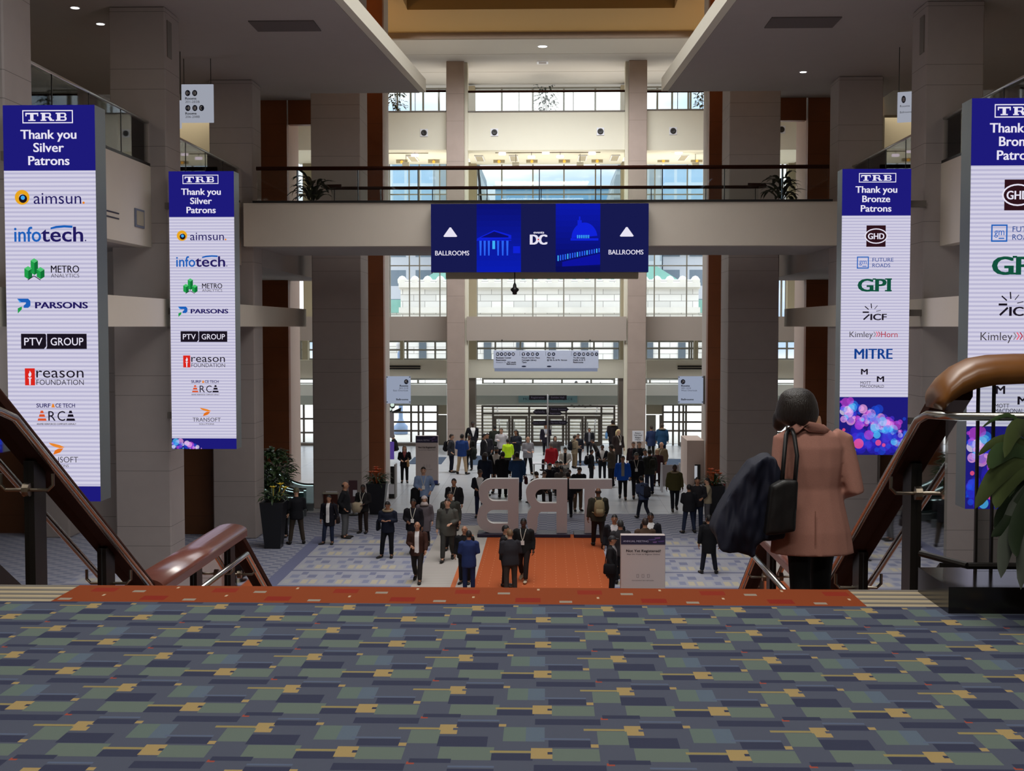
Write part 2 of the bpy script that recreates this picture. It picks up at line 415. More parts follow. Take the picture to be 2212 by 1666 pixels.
# upper landing and its coloured edge
struct(MB().box(-9.3, 9.3, -14, 6.47, Z1-0.6, Z1).build('floor', M_CARPET), 'patterned blue green carpet with yellow squares on the upper landing')
struct(MB().box(-2.62, 1.66, 6.47, 6.885, Z1-0.6, Z1).build('floor', M_EDGE), 'orange carpet strip along the top of the stairs')
M_STRIPE = mat('striped_edge_carpet', '#a89a78', 0.95); g = NG(M_STRIPE); b = M_STRIPE.node_tree.nodes['Principled BSDF']; P = g.pos()
fy = g.m('FRACT', g.m('DIVIDE', g.m('SUBTRACT', P[1], 6.47), 0.104))
M_STRIPE.node_tree.links.new(g.mix(g.band(fy, 0.52, 1.0), hexc('#9c8f74'), g.mix(g.band(fy, .55, .72), hexc('#6f6a62'), hexc('#4f4a47'))), b.inputs['Base Color'])
struct(MB().box(-3.6, -2.62, 6.47, 6.885, Z1-0.6, Z1).build('trim_4', M_STRIPE), 'cream and grey striped carpet at the left end of the stair edge')
struct(MB().box(1.66, 2.22, 6.47, 6.885, Z1-0.6, Z1).build('trim_5', M_STRIPE), 'cream and grey striped carpet at the right end of the stair edge')
struct(MB().box(-9.3, -3.6, 6.47, 6.885, Z1-0.6, Z1).build('floor', M_EDGE)); struct(MB().box(2.22, 9.3, 6.47, 6.885, Z1-0.6, Z1).build('floor', M_EDGE))
# stairs: ten risers, a half landing, then the lower flight
st = MB(); y = 6.885; z = Z1; prof = [(y, z)]
for k in range(10):
    z -= 0.175; prof += [(y, z)]; y += 0.282; prof += [(y, z)]
y += 2.7; prof += [(y, z)]
n = 21; r_ = z/n
for k in range(n):
    z -= r_; prof += [(y, z)]
    if k < n-1: y += 0.282; prof += [(y, z)]
YEND = y
poly = prof + [(YEND-0.4, 0), (6.885, Z1-2.6)]
st.prism([(p[0], p[1]) for p in poly][::-1], 'x', -3.0, 2.1)
struct(st.build('floor_stairs', mat('stair_carpet', '#6a3a22', 0.95)), 'orange carpeted stairs going down from the landing')
struct(MB().box(-9.3, 9.3, 6.6, 6.87, Z1-0.85, Z1-0.6).build('trim_6', M_FASCIA), 'plaster edge of the landing slab')

# ---- side columns (A, B, C on both sides; D beside the lobby)
def column(name, x0, x1, y0, y1, z1, label):
    o = MB().box(x0, x1, y0, y1, 0, z1).build(name, M_COL); bevel(o, 0.03, 1); return struct(o, label)
for s in (-1, 1):
    sd = 'left' if s < 0 else 'right'
    off = 0.0 if s < 0 else -0.25
    for (yf, nm) in ((21.7, 'nearest'), (31.0, 'second'), (40.15, 'third')):
        column('column', s*(10.85+off), s*(9.45+off), yf, yf+1.2, 14.8, f'tall stone column, {nm} along the {sd} balcony')
    xa, xb = (at(675, 800, 46.9).x, at(780, 800, 46.9).x) if s < 0 else (at(1572, 800, 46.9).x, at(1681, 800, 46.9).x)
    column('column', xa, xb, 46.9, 48.9, 21.0, f'broad stone column beside the {sd} brown wood pillar')
    # brown wood walls beyond
    if s < 0:
        sp('wall_left', 560, 205, 622, 1000, 53, 0.4, M_WOOD, 'brown wood panel wall left of the tall slot')
        sp('wall_left', 622, 205, 680, 269, 53, 0.4, M_WOOD, 'brown wood lintel over the left slot')
        a = at(622, 600, 53.4).x; struct(MB().box(a-1.2, a, 53.4, 55.9, 0, 17).build('wall_left', mat('blush_plaster', '#c0aca0', 0.8)), 'pale reveal of the left slot')
        xa, xb = at(795, 600, 53).x, at(828, 600, 53).x
    else:
        sp('wall_right', 1742, 205, 1800, 1000, 53, 0.4, M_WOOD, 'brown wood panel wall right of the tall slot')
        sp('wall_right', 1675, 205, 1742, 260, 53, 0.4, M_WOOD, 'brown wood lintel over the right slot')
        a = at(1742, 600, 53.4).x; struct(MB().box(a, a+1.2, 53.4, 55.9, 0, 17).build('wall_right', mat('blush_plaster', '#c0aca0', 0.8)), 'pale reveal of the right slot')
        xa, xb = at(1530, 600, 53).x, at(1562, 600, 53).x
    struct(MB().box(xa, xb, 53, 53.5, 0, 21.1).build('wall_'+sd, M_WOOD), f'tall brown wood pillar at the {sd} of the lobby opening')
    xi = xb if s < 0 else xa
    struct(MB().box(xa, xb, 53.5, 55.0, 0, 21.1).build('wall_'+sd, mat('pale_reveal', '#b9aea4', 0.8)), f'pale plaster side behind the {sd} wood pillar')

# ---- side balconies: floor slab, fascia, mid band, walls
for s in (-1, 1):
    sd = 'left' if s < 0 else 'right'
    xf = 9.85 if s < 0 else 9.6
    for (ya, yb) in ((8.0, 21.7), (22.9, 31.0), (32.2, 40.15)):
        o = MB().box(s*(xf+0.35), s*xf, ya, yb, 8.87, 10.87).build('wall_'+sd, M_FASCIA); struct(o, f'plaster fascia of the {sd} balcony')
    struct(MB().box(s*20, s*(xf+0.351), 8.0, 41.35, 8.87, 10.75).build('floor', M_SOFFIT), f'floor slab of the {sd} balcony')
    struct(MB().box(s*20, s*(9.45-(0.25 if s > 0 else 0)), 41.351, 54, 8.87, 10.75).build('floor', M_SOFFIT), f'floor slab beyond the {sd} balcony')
    xb_ = 9.4 if s < 0 else 9.15
    struct(MB().box(s*(xb_+0.35), s*xb_, 9, 48.6, 6.9, 7.58).build('trim_7' if s < 0 else 'trim_8', M_FASCIA), f'pale horizontal band below the {sd} balcony')
    # outer walls, brown wood wall between columns
    struct(MB().box(s*20, s*20.4, 8, 73, 0, 21).build('wall_'+sd, M_FASCIA), f'outer wall of the {sd} side')
    yb2 = 41.0
    struct(MB().box(s*20, s*10.88, yb2, yb2+0.3, 0, 8.87).build('wall_'+sd, M_WOODL), f'brown wood wall between the {sd} columns')
    struct(MB().box(s*20, s*10.9, 32.6, 32.9, 0, 8.87).build('wall_'+sd, M_COL), f'stone wall behind the second {sd} column')
    struct(MB().box(s*20, s*12.6, 47.5, 48.0, 10.75, 14.8).build('wall_'+sd, M_PIER), f'olive wall of the {sd} balcony corridor')
    struct(MB().box(s*16.4, s*14.9, 45.0, 46.5, 10.75, 14.8).build('column', M_PIER), f'olive column on the {sd} balcony')

# ---- bridge across the hall
BX0, BX1 = at(553, 480, 39.7).x, at(1791, 480, 39.7).x
zt = at(1180, 437, 39.7).z; zb = at(1180, 531, 39.7).z
struct(MB().box(BX0-0.4, BX1+0.4, 39.7, 40.1, zb, zt).build('wall_bridge', M_FASCIA), 'pale plaster front of the pedestrian bridge')
struct(MB().box(BX0-0.4, BX1+0.4, 40.1, 45.0, zb, zt-0.1).build('floor', M_SOFFIT), 'slab of the pedestrian bridge')
struct(MB().box(BX0-0.1, BX1+0.1, 39.66, 39.98, zt, zt+0.07).build('trim_9', M_BLACK), 'black shoe of the bridge railing')

# ---- soffit slabs of the main ceiling with the long opening between them
ZS = 14.8
lf, ln = at(906, 207, 42.6), at(690, -28, 29.2); rf, rn = at(1443, 197, 42.6), at(1622, -28, 29.2)
def slope_x(pf, pn, Y, z=None): return pf.x + (pn.x-pf.x)*(Y-42.6)/(29.2-42.6)
for s, pf, pn in ((-1, lf, ln), (1, rf, rn)):
    sd = 'left' if s < 0 else 'right'
    x42, x5 = pf.x, slope_x(pf, pn, 12.0)
    poly = [(x42, 42.6), (x5, 12.0), (s*20.4, 12.0), (s*20.4, 42.6)]
    if s > 0: poly = poly[::-1]
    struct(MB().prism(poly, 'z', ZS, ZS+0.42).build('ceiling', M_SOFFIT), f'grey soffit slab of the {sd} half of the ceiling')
    struct(MB().prism([(x42+0.001*-s, 42.601), (x5, 12.0), (x5-s*0.22, 12.0), (x42-s*0.22, 42.601)][::(1 if s > 0 else -1)], 'z', ZS+0.02, ZS+0.45).build('trim_10' if s < 0 else 'trim_11', M_CREAM), f'pale edge of the {sd} soffit slab')
    xd = 8.9 if s < 0 else 8.7
    struct(MB().box(s*20.4, s*xd, 42.61, 53, ZS+1.65, ZS+2.0).build('ceiling', M_SOFFIT), f'soffit beyond the {sd} slab')
    a, b_, c, d = px_rect(565, 118, 700, 131, 34) if s < 0 else px_rect(1645, 106, 1790, 120, 34)
    struct(MB().box(a, b_, 32.5, 33.6, ZS-0.03, ZS+0.01).build('trim_12', mat('slot_diffuser', '#5f5654', 0.9)), f'long slot air diffuser in the {sd} soffit')
struct(MB().box(-9.4, 9.4, -14, 12.0, ZS+0.6, ZS+0.9).build('ceiling', M_SOFFIT), 'ceiling above the upper landing')
struct(MB().box(-20.4, -9.4, -14, 12.0, ZS, ZS+0.5).build('ceiling', M_SOFFIT)); struct(MB().box(9.4, 20.4, -14, 12.0, ZS, ZS+0.5).build('ceiling', M_SOFFIT))

# ---- tan upper ceiling with recess, then the white ceiling towards the windows
ZT = 21.16
ra, rb = at(880, 28, 56.9).x, at(1457, 28, 56.9).x
t = MB(); t.box(-14, ra, 20, 61.3, ZT, ZT+0.9); t.box(rb, 14, 20, 61.3, ZT, ZT+0.9); t.box(ra, rb, 56.9, 61.3, ZT, ZT+0.9); t.box(ra, rb, 20, 30, ZT, ZT+0.9)
struct(t.build('ceiling', M_TAN), 'tan upper ceiling around a rectangular recess')
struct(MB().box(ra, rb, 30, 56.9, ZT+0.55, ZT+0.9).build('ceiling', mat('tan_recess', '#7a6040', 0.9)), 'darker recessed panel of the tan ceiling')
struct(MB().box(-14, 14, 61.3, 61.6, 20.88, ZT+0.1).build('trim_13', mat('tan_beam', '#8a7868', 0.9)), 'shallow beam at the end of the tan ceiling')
for (ya, yb) in ((61.6, 64.85), (64.9, 69.35), (69.4, 75.0)):
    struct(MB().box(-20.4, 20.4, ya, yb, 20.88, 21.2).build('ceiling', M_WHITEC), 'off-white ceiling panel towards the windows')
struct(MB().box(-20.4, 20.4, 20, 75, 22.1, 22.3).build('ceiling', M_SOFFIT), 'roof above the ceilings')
for s in (-1, 1): struct(MB().box(s*14, s*14.3, 20, 61.6, 15.4, 22.1).build('wall_'+('left' if s < 0 else 'right'), M_CREAM), 'side wall above the soffit slab')
struct(MB().box(-14, 14, 19.7, 20, 15.4, 22.1).build('wall_front', M_CREAM), 'end wall of the raised ceiling')

# ---- lobby piers in front of the glass wall
for (a, b_, nm) in ((965, 1003, 'left'), (1357, 1396, 'right')):
    xa, xb = at(a, 600, 66.5).x, at(b_, 600, 66.5).x
    o = MB().box(xa, xb, 66.5, 68.3, 0, 20.88).build('column', M_STONE); bevel(o, 0.02, 1); struct(o, f'pale stone pier at the {nm} of the entrance bay')
    xi = xb if nm == 'left' else xa; s = 1 if nm == 'left' else -1
    struct(MB().box(xi, xi+s*0.17, 66.85, 67.6, 0, 20.88).build('column', mat('pier_edge', '#d2ccb8', 0.8)), f'cream pilaster beside the {nm} stone pier')
BAYS = ((600, 965, 'left'), (1004, 1356, 'middle'), (1396, 1760, 'right'))
for (a, b_, nm) in BAYS:
    ya = 242 if nm == 'middle' else (243 if nm == 'left' else 238)
    sp('wall_back', a, ya, b_, 324, 67.0, 0.4, M_CREAM, f'cream spandrel above the {nm} bay windows')
    x0, x1, z0, z1 = px_rect(a, ya, b_, 324, 67.0)
    struct(MB().box(x0, x1, 67.4, 73.0, z0+0.01, z0+0.5).build('ceiling', M_CREAM), f'soffit of the {nm} gallery')
    struct(MB().box(x0, x1, 66.95, 67.2, z1, z1+0.07).build('trim_14', M_FRAMED), f'dark coping of the {nm} spandrel')
    sp('wall_back', a+(4 if nm == 'middle' else 0), 684, b_-(3 if nm == 'middle' else 0), 736, 66.7 if nm == 'middle' else 68.0, 0.4, mat('band_plaster', '#a3978c', 0.85), f'beige balcony front across the {nm} bay')
    x0, x1, z0, z1 = px_rect(a, 684, b_, 736, 68.0)
    struct(MB().box(x0, x1, 68.4, 73.0, z0+0.2, z0+0.6).build('floor', M_CREAM), f'gallery floor of the {nm} bay')
    sp('wall_back', a, 778, b_, 817, 69.5, 0.5, M_CREAM, f'cream beam across the {nm} bay above the doors')
    sp('wall_back', a, 831, b_, 855, 71.8, 1.2, mat('canopy_white', '#e9e9e2', 0.7), f'white canopy over the {nm} entrance')
    sp('wall_back', a, 855, b_, 875, 72.2, 0.8, mat('frieze_grey', '#b9bcb0', 0.7), f'grey green frieze under the {nm} canopy')
for (a, b_) in ((1008, 1027), (1336, 1352)):
    sp('column', a, 816, b_, 968, 69.6, 1.0, mat('dark_pier', '#7d7368', 0.8), 'dark pier beside the entrance doors')

# ---- glass wall: one window per bay and level
YG = 73.0
WN = [0]
def window(a, b_, y0, y1, vs, hs, label, mw=0.10, Y=YG, fm=M_FRAME, piers=()):
    WN[0] += 1
    x0, x1, z0, z1 = px_rect(a, y0, b_, y1, Y)
    f = MB(); f.box(x0, x1, Y, Y+0.12, z0, z0+mw); f.box(x0, x1, Y, Y+0.12, z1-mw, z1)
    for v in (a, *vs, b_):
        x = at(v, (y0+y1)/2, Y).x; f.box(x-mw/2, x+mw/2, Y-0.02, Y+0.14, z0, z1)
    for h in hs:
        z = at((a+b_)/2, h, Y).z; f.box(x0, x1, Y, Y+0.12, z-mw/2, z+mw/2)
    o = struct(f.build(f'window_{WN[0]}', fm), label)
    MB().box(x0, x1, Y+0.05, Y+0.07, z0, z1).build('pane', M_GLASS, o)
    for (p, q) in piers:
        xp, xq = at(p, y0, Y).x, at(q, y0, Y).x
        struct(MB().box(xp, xq, Y-0.5, Y+0.2, z0, z1).build('column', M_PIER), 'olive window pier')
    return o
window(830, 965, 190, 250, (887, 948, 858, 914), (197,), 'left clerestory window under the white ceiling')
window(1008, 1356, 188, 250, (1084, 1151, 1218, 1286), (196,), 'middle clerestory window under the white ceiling', piers=((1008, 1027), (1340, 1357)))
window(1396, 1535, 186, 246, (1420, 1452, 1487, 1492), (194,), 'right clerestory window under the white ceiling')
window(830, 965, 352, 688, (842, 884, 906, 950), (420, 574), 'left bay window of the upper gallery', mw=0.065)
window(1030, 1341, 352, 688, (1084, 1151, 1218, 1286), (420,), 'middle bay window of the upper gallery', mw=0.08, piers=((1006, 1030), (1341, 1356)))
window(1396, 1530, 352, 688, (1414, 1484), (420, 574), 'right bay window of the upper gallery', mw=0.065)
window(600, 830, 190, 690, (636, 656), (300, 420, 574), 'narrow window seen through the left slot', piers=((656, 700),))
window(1535, 1760, 190, 690, (1690, 1700), (300, 420, 574), 'narrow window seen through the right slot', piers=((1702, 1733),))
window(600, 965, 736, 778, (650, 866, 880, 940), (756,), 'left gallery strip window above the beam', piers=((866, 873), (656, 668)))
window(1030, 1338, 736, 780, (1070, 1124, 1178, 1236, 1283), (753,), 'middle gallery strip window above the beam', piers=((1008, 1030), (1338, 1356)))
window(1396, 1760, 736, 778, (1424, 1489, 1494, 1700), (753,), 'right gallery strip window above the beam', piers=((1498, 1506),))
window(600, 965, 817, 831, (903,), (), 'left transom strip window under the beam')
window(1043, 1327, 817, 831, (1089, 1151, 1214, 1277), (), 'middle transom strip window under the beam')
window(1396, 1760, 817, 831, (1404,), (), 'right transom strip window under the beam')
# entrance level
window(1042, 1327, 876, 973, (1065, 1143, 1223, 1299), (894,), 'glass front around the middle entrance doors', Y=72.6, fm=M_FRAMED, mw=0.11)
window(835, 945, 873, 968, (888, 904, 914), (891, 912, 931), 'gridded lobby window left of the doors', Y=72.6, fm=M_FRAMED, mw=0.10)
window(1432, 1540, 873, 968, (1454, 1467, 1476, 1482), (891, 912, 931), 'gridded lobby window right of the doors', Y=72.6, fm=M_FRAMED, mw=0.10)
window(600, 830, 831, 1000, (640, 656), (870, 905, 935), 'lobby window at the far left', Y=72.6, fm=M_FRAMED, mw=0.10)
window(1545, 1760, 831, 1000, (1700,), (870, 905, 935), 'lobby window at the far right', Y=72.6, fm=M_FRAMED, mw=0.10)
for k, (a, b_) in enumerate(((1067, 1103), (1104, 1140), (1147, 1183), (1184, 1219), (1226, 1261), (1262, 1297))):
    x0, x1, z0, z1 = px_rect(a, 899, b_, 978, 72.2); z0 = 0.0
    f = MB(); f.box(x0, x0+0.14, 72.2, 72.3, z0, z1); f.box(x1-0.14, x1, 72.2, 72.3, z0, z1); f.box(x0+0.14, x1-0.14, 72.2, 72.3, z1-0.16, z1); f.box(x0+0.14, x1-0.14, 72.2, 72.3, z0, z0+0.25)
    d = struct(f.build(f'door_{k+1}', M_FRAMED), 'glass entrance door with dark metal frame')
    MB().box(x0+0.14, x1-0.14, 72.24, 72.26, z0+0.25, z1-0.16).build('pane', M_GLASS, d)
    MB().box((x1-0.22) if k % 2 == 0 else (x0+0.16), (x1-0.16) if k % 2 == 0 else (x0+0.22), 72.12, 72.18, 0.9, 1.4).build('door_handle', M_CHROME, d)
for (a, b_, nm) in ((945, 965, 'left'), (1396, 1432, 'right')):
    sp('wall_back', a, 873, b_, 895, 72.6, 0.2, M_PIER, f'panel over the {nm} service door')
    x0, x1, z0, z1 = px_rect(a, 897, b_, 975, 72.6)
    if nm == 'left':
        struct(MB().box(x0, x1, 72.6, 72.75, 0, z1).build('door_7', mat('service_door', '#8a8478', 0.7)), 'closed grey service door')
    else:
        d = struct(MB().box(x0, x0+0.55, 72.6, 72.75, 0, z1).build('door_8', mat('service_door', '#8a8478', 0.7)), 'open glazed side door')
        MB().box(x0+0.56, x1-0.2, 72.66, 72.68, 0, z1-0.1).build('pane', M_GLASS, d); MB().box(x1-0.2, x1, 72.6, 72.75, 0, z1).build('door_frame', M_FRAMED, d)
# low sills under the side windows
for (a, b_) in ((835, 942), (1470, 1545), (610, 680)):
    x0, x1, z0, z1 = px_rect(a, 968, b_, 985, 72.0); struct(MB().box(x0, x1, 71.9, 72.5, 0, z1+0.3).build('trim_15', M_FRAMED), 'dark window bench')

# the rest of the hall behind and beside the viewer
struct(MB().box(-20.4, 20.4, -14.3, -14, 0, 16).build('wall_rear', M_FASCIA), 'rear wall behind the viewer')
for s in (-1, 1): struct(MB().box(s*20, s*20.4, -14, 8, 0, 16).build('wall_'+('left' if s < 0 else 'right'), M_FASCIA)); struct(MB().box(s*9.3, s*20, -14, 6.885, Z1-.6, Z1).build('floor', M_CARPET))
# ================================================================== RAILINGS AND STAIRS
def sweep_x(x, path, prof, mi=0, mb=None):
    """sweeps a cross-section (dx, dz) along a path of (y, z) at constant x"""
    mb = mb or MB(); n = len(prof); vs = []
    for (y, z) in path: vs += [(x+dx, y, z+dz) for dx, dz in prof]
    fs = [(i*n+k, (i+1)*n+k, (i+1)*n+(k+1) % n, i*n+(k+1) % n) for i in range(len(path)-1) for k in range(n)]
    fs += [tuple(range(n)), tuple(range(len(path)*n-1, (len(path)-1)*n-1, -1))]
    mb.add(vs, fs, mi); return mb
CAPPROF = [(-.085,-.145), (.085,-.145), (.10,-.125)] + [(.10*math.cos(a_*PI/12), -.065+.065*math.sin(a_*PI/12)) for a_ in range(0, 13)] + [(-.10,-.125)]
CAPSMOOTH = lambda i: 3 <= i % len(CAPPROF) <= 14
YT, ZT0, SLP = 6.95, 6.64, 0.62
Y1 = 9.75; ZL = ZT0 - SLP*(Y1-YT); Y2 = 12.5
YB = YEND; ZB = ZL - 0.62*(YB-Y2)
def rail_z(y): return ZT0 - SLP*(y-YT) if y < Y1 else (ZL if y < Y2 else ZL-0.62*(y-Y2))
for s in (-1, 1):
    X = -3.2 if s < 0 else 2.24
    sd = 'left' if s < 0 else 'right'
    root = empty('stair_railing', (X, 9.7, 4.0)); inv = Matrix.Translation(-Vector(root.location))
    def child(mb, name, m, parent=None, smooth=False):
        o = mb.build(name, m, parent or root, smooth)
        if parent is None: o.matrix_parent_inverse = inv
        return o
    tag(root, ('dark wooden stair railing with glass panels sloping down along the left edge of the stairs' if s < 0 else 'dark wooden stair railing with glass and chrome handrail beside the woman in the pink blazer'), 'railing', 'stair railings')
    path = [(YT-0.02, ZT0), (Y1, ZL), (Y2, ZL), (YB, ZB)]
    if s < 0: path = [(4.2, ZT0+0.03), (5.6, ZT0+0.03)] + path[0:0] + [(YT-0.02, ZT0)] + path[1:]
    child(sweep_x(X, path[:-2], CAPPROF), 'cap_rail', M_RAILWOOD, smooth=CAPSMOOTH)
    child(sweep_x(X, [(Y1-0.02, ZL+0.001), (Y2, ZL+0.001)], [(x_*1.65, z_) for x_, z_ in CAPPROF]), 'landing_cap', mat('satin_rail_wood', '#6b3d33', 0.22, spec=0.8, noise=0.15, nscale=9), smooth=CAPSMOOTH)
    child(sweep_x(X, path[-2:], CAPPROF), 'lower_cap', M_RAILWOOD, smooth=CAPSMOOTH)
    posts = [7.67, 8.9, 9.72, 11.2, 12.4, 14.2, 16.2]
    for y in posts:
        z = rail_z(y); child(MB().box(X-.04, X+.04, y-.09, y+.09, z-1.35, z-.12), 'post', mat('dark_bronze', '#1d1a17', 0.4, metal=0.3))
    edges = [YT] + posts
    for a, b_ in zip(edges[:-1], edges[1:]):
        p = [(a+.1, rail_z(a+.1)-.13), (b_-.1, rail_z(b_-.1)-.13), (b_-.1, rail_z(b_-.1)-1.08), (a+.1, rail_z(a+.1)-1.08)]
        child(MB().prism(p[::-1], 'x', X-.008, X+.008), 'glass_panel', M_GLASSR)
    # shoe along the stringer
    sh = [(YT, rail_z(YT)-1.08), (Y1, ZL-1.08), (Y2, ZL-1.08), (YB, ZB-1.08)]
    child(sweep_x(X, sh, [(-.06,-.2), (.06,-.2), (.06,.03), (-.06,.03)]), 'base_shoe', M_BLACK)
    hx = X - s*0.17
    hp = [(hx, 7.02, ZT0-.26), (hx, Y1+.05, ZL-.26+.02)]
    if s > 0: hp = [(4.6, 6.58, ZT0-.21), (hx+.08, 6.58, ZT0-.21), (hx+.02, 6.66, ZT0-.21), (hx, 6.85, ZT0-.22)] + hp
    else: hp = [(hx, 5.4, ZT0-.2), (hx, 6.8, ZT0-.2)] + hp
    h = child(MB().tube(hp, .023, 12), 'handrail', M_CHROME, smooth=True); h['label'] = 'chrome handrail'
    h2 = child(MB().tube([(hx, 10.3, ZL-.30), (hx, Y2-.05, ZL-.30), (hx, YB-.3, ZB-.22)], .027, 12), 'handrail', M_CHROME, smooth=True); h2['label'] = 'chrome handrail of the lower flight'
    for y, hh in ((7.55, h), (8.95, h), (11.9, h2), (12.8, h2)):
        z = rail_z(y)-(.27 if hh is h else .29)
        o = MB().tube([(hx, y, z), (hx+s*.0, y, z-.07), (hx+s*.03, y, z-.10), (hx+s*.14, y, z-.10), (hx+s*.142, y, z-.10), (hx+s*.165, y, z-.10)], [.011, .011, .011, .011, .042, .042], 10).build('bracket', mat('bracket_metal', '#8f8577', 0.3, metal=1.0), hh)
        o.matrix_parent_inverse = hh.matrix_parent_inverse.copy() if False else Matrix.Identity(4)
# guard beside the right newel: wide wooden cap, glass, black granite curb
root = empty('landing_guard', (3.4, 6.75, Z1)); inv = Matrix.Translation(-Vector(root.location))
tag(root, 'glass landing guard with wide brown wooden cap on a black granite curb, right edge', 'railing')
def gchild(mb, name, m, smooth=False):
    o = mb.build(name, m, root, smooth); o.matrix_parent_inverse = inv; return o
prof = [(6.62, 6.60), (6.93, 6.60)] + [(6.775+.175*math.cos(a_*PI/14), 6.66+.095*math.sin(a_*PI/14)) for a_ in range(0, 15)]
gp = MB(); vs = []; st_ = ((2.085, -.14, .80), (2.12, -.10, .88), (2.18, -.058, .95), (2.26, -.024, 1), (2.36, -.006, 1), (2.5, 0, 1), (5.2, 0, 1))
for (x, dz, sc) in st_:
    vs += [(x, y, 6.60 + (z-6.60)*sc + dz) for y, z in prof]
n = len(prof); q = len(st_); fs = [(i*n+k, (i+1)*n+k, (i+1)*n+(k+1) % n, i*n+(k+1) % n) for i in range(q-1) for k in range(n)] + [tuple(range(n)), tuple(range(q*n-1, (q-1)*n-1, -1))]
gp.add(vs, fs); c = gchild(gp, 'cap_rail', M_CAPWOOD, True); c['label'] = 'brown wooden cap'
gchild(MB().prism([(2.03, 6.32), (5.2, 6.32), (5.2, 6.84), (2.03, 6.84)], 'z', Z1, Z1+.135), 'granite_curb', mat('black_granite', '#120f0e', 0.18, spec=0.6))
e = [(2.30, 2.385), (2.39, 3.6), (3.61, 5.0)]
for a, b_ in e: gchild(MB().box(a, b_, 6.735, 6.75, Z1+.135, 6.62), 'glass_panel', M_GLASSR)
for x in (2.305, 2.388, 3.605): gchild(MB().box(x-.006, x+.006, 6.73, 6.755, Z1+.135, 6.62), 'glass_edge', M_BLACK)
for y in (6.55,): gchild(MB().tube([(2.2, y, Z1+.20), (5.0, y, Z1+.20)], .018, 8).tube([(2.2, y, Z1+.20), (2.06, 6.9, Z1+.20)], .018, 8), 'foot_rail', M_BLACK)

def railing(name, p0, p1, z, h, joints, m_rail, label, group, rail_r=.05, post=.03, base=True, axis='x'):
    """glass railing between two points along one axis; joints are coordinates on that axis"""
    r = empty(name, ((p0[0]+p1[0])/2, (p0[1]+p1[1])/2, z)); inv = Matrix.Translation(-Vector(r.location))
    tag(r, label, 'railing', group)
    def ch(mb, nm, m, sm=False):
        o = mb.build(nm, m, r, sm); o.matrix_parent_inverse = inv; return o
    ch(MB().tube([(p0[0], p0[1], z+h), (p1[0], p1[1], z+h)], rail_r, 10), 'handrail', m_rail, True)
    i = 0 if axis == 'x' else 1
    js = sorted([p0[i], *joints, p1[i]])
    for a, b_ in zip(js[:-1], js[1:]):
        if axis == 'x': mb = MB().box(a+.02, b_-.02, p0[1]-.01, p0[1]+.01, z+.03, z+h-.03)
        else: mb = MB().box(p0[0]-.01, p0[0]+.01, a+.02, b_-.02, z+.03, z+h-.03)
        ch(mb, 'glass_panel', M_GLASSR)
    for a in joints:
        if axis == 'x': mb = MB().box(a-post/2, a+post/2, p0[1]-.02, p0[1]+.02, z, z+h)
        else: mb = MB().box(p0[0]-.02, p0[0]+.02, a-post/2, a+post/2, z, z+h)
        ch(mb, 'post', M_BLACK)
    return r, ch
zr = at(1180, 362, 39.8).z
railing('bridge_railing', (BX0, 39.82), (BX1, 39.82), zt+.07, zr-zt-.07, [at(p, 400, 39.8).x for p in (642, 773, 903, 1034, 1165, 1298, 1431, 1565, 1690)], M_RAILWOOD, 'front glass railing of the bridge with dark wooden handrail', 'bridge railings', .065)
a, b_ = at(714, 405, 44.8).x, at(1640, 405, 44.8).x; zr2 = at(1180, 405, 44.8).z
r2, ch2 = railing('bridge_railing', (a, 44.85), (b_, 44.85), zt-.08, zr2-zt+.08, [at(p, 420, 44.8).x for p in (722, 822, 934, 1052, 1169, 1287, 1407, 1525, 1632)], M_RAILWOOD, 'rear glass railing of the bridge with rounded handrail ends', 'bridge railings', .06)
for x, s in ((a, 1), (b_, -1)):
    ch2(MB().tube([(x, 44.85, zr2), (x-s*.12, 44.75, zr2), (x-s*.16, 44.5, zr2), (x-s*.10, 44.2, zr2), (x+s*.5, 44.1, zr2)], .06, 10), 'rail_end', M_RAILWOOD, True)
for s in (-1, 1):
    xf = s*(9.9 if s < 0 else 9.65); sd = 'left' if s < 0 else 'right'
    for (ya, yb, nm) in ((9, 21.7, 'before the nearest column'), (22.9, 31.0, 'between the nearest and second columns'), (32.2, 40.1, 'between the second and third columns')):
        js = [ya + (yb-ya)*k/4 for k in (1, 2, 3)]
        rr, ch = railing('balcony_railing', (xf, ya+.03), (xf, yb-.03), 10.88, 1.08, js, mat('pale_rail', '#c9c9c4', 0.3, metal=0.8), f'glass balcony railing on the {sd}, {nm}', 'balcony railings', .035, axis='y', post=.02)
        ch(MB().box(xf-.05, xf+.05, ya+.03, yb-.03, 10.871, 10.94), 'base_shoe', M_BLACK)
for (a, b_, nm) in BAYS:
    x0, x1, z0, z1 = px_rect(max(a, 760), 197, min(b_, 1600), 242, 67.2)
    railing('gallery_railing', (x0+.05, 67.25), (x1-.05, 67.25), z0+.05, z1-z0-.05, [x0+(x1-x0)*k/3 for k in (1, 2)], M_RAILWOOD, f'glass railing on top of the {nm} spandrel', 'roof gallery railings', .06)

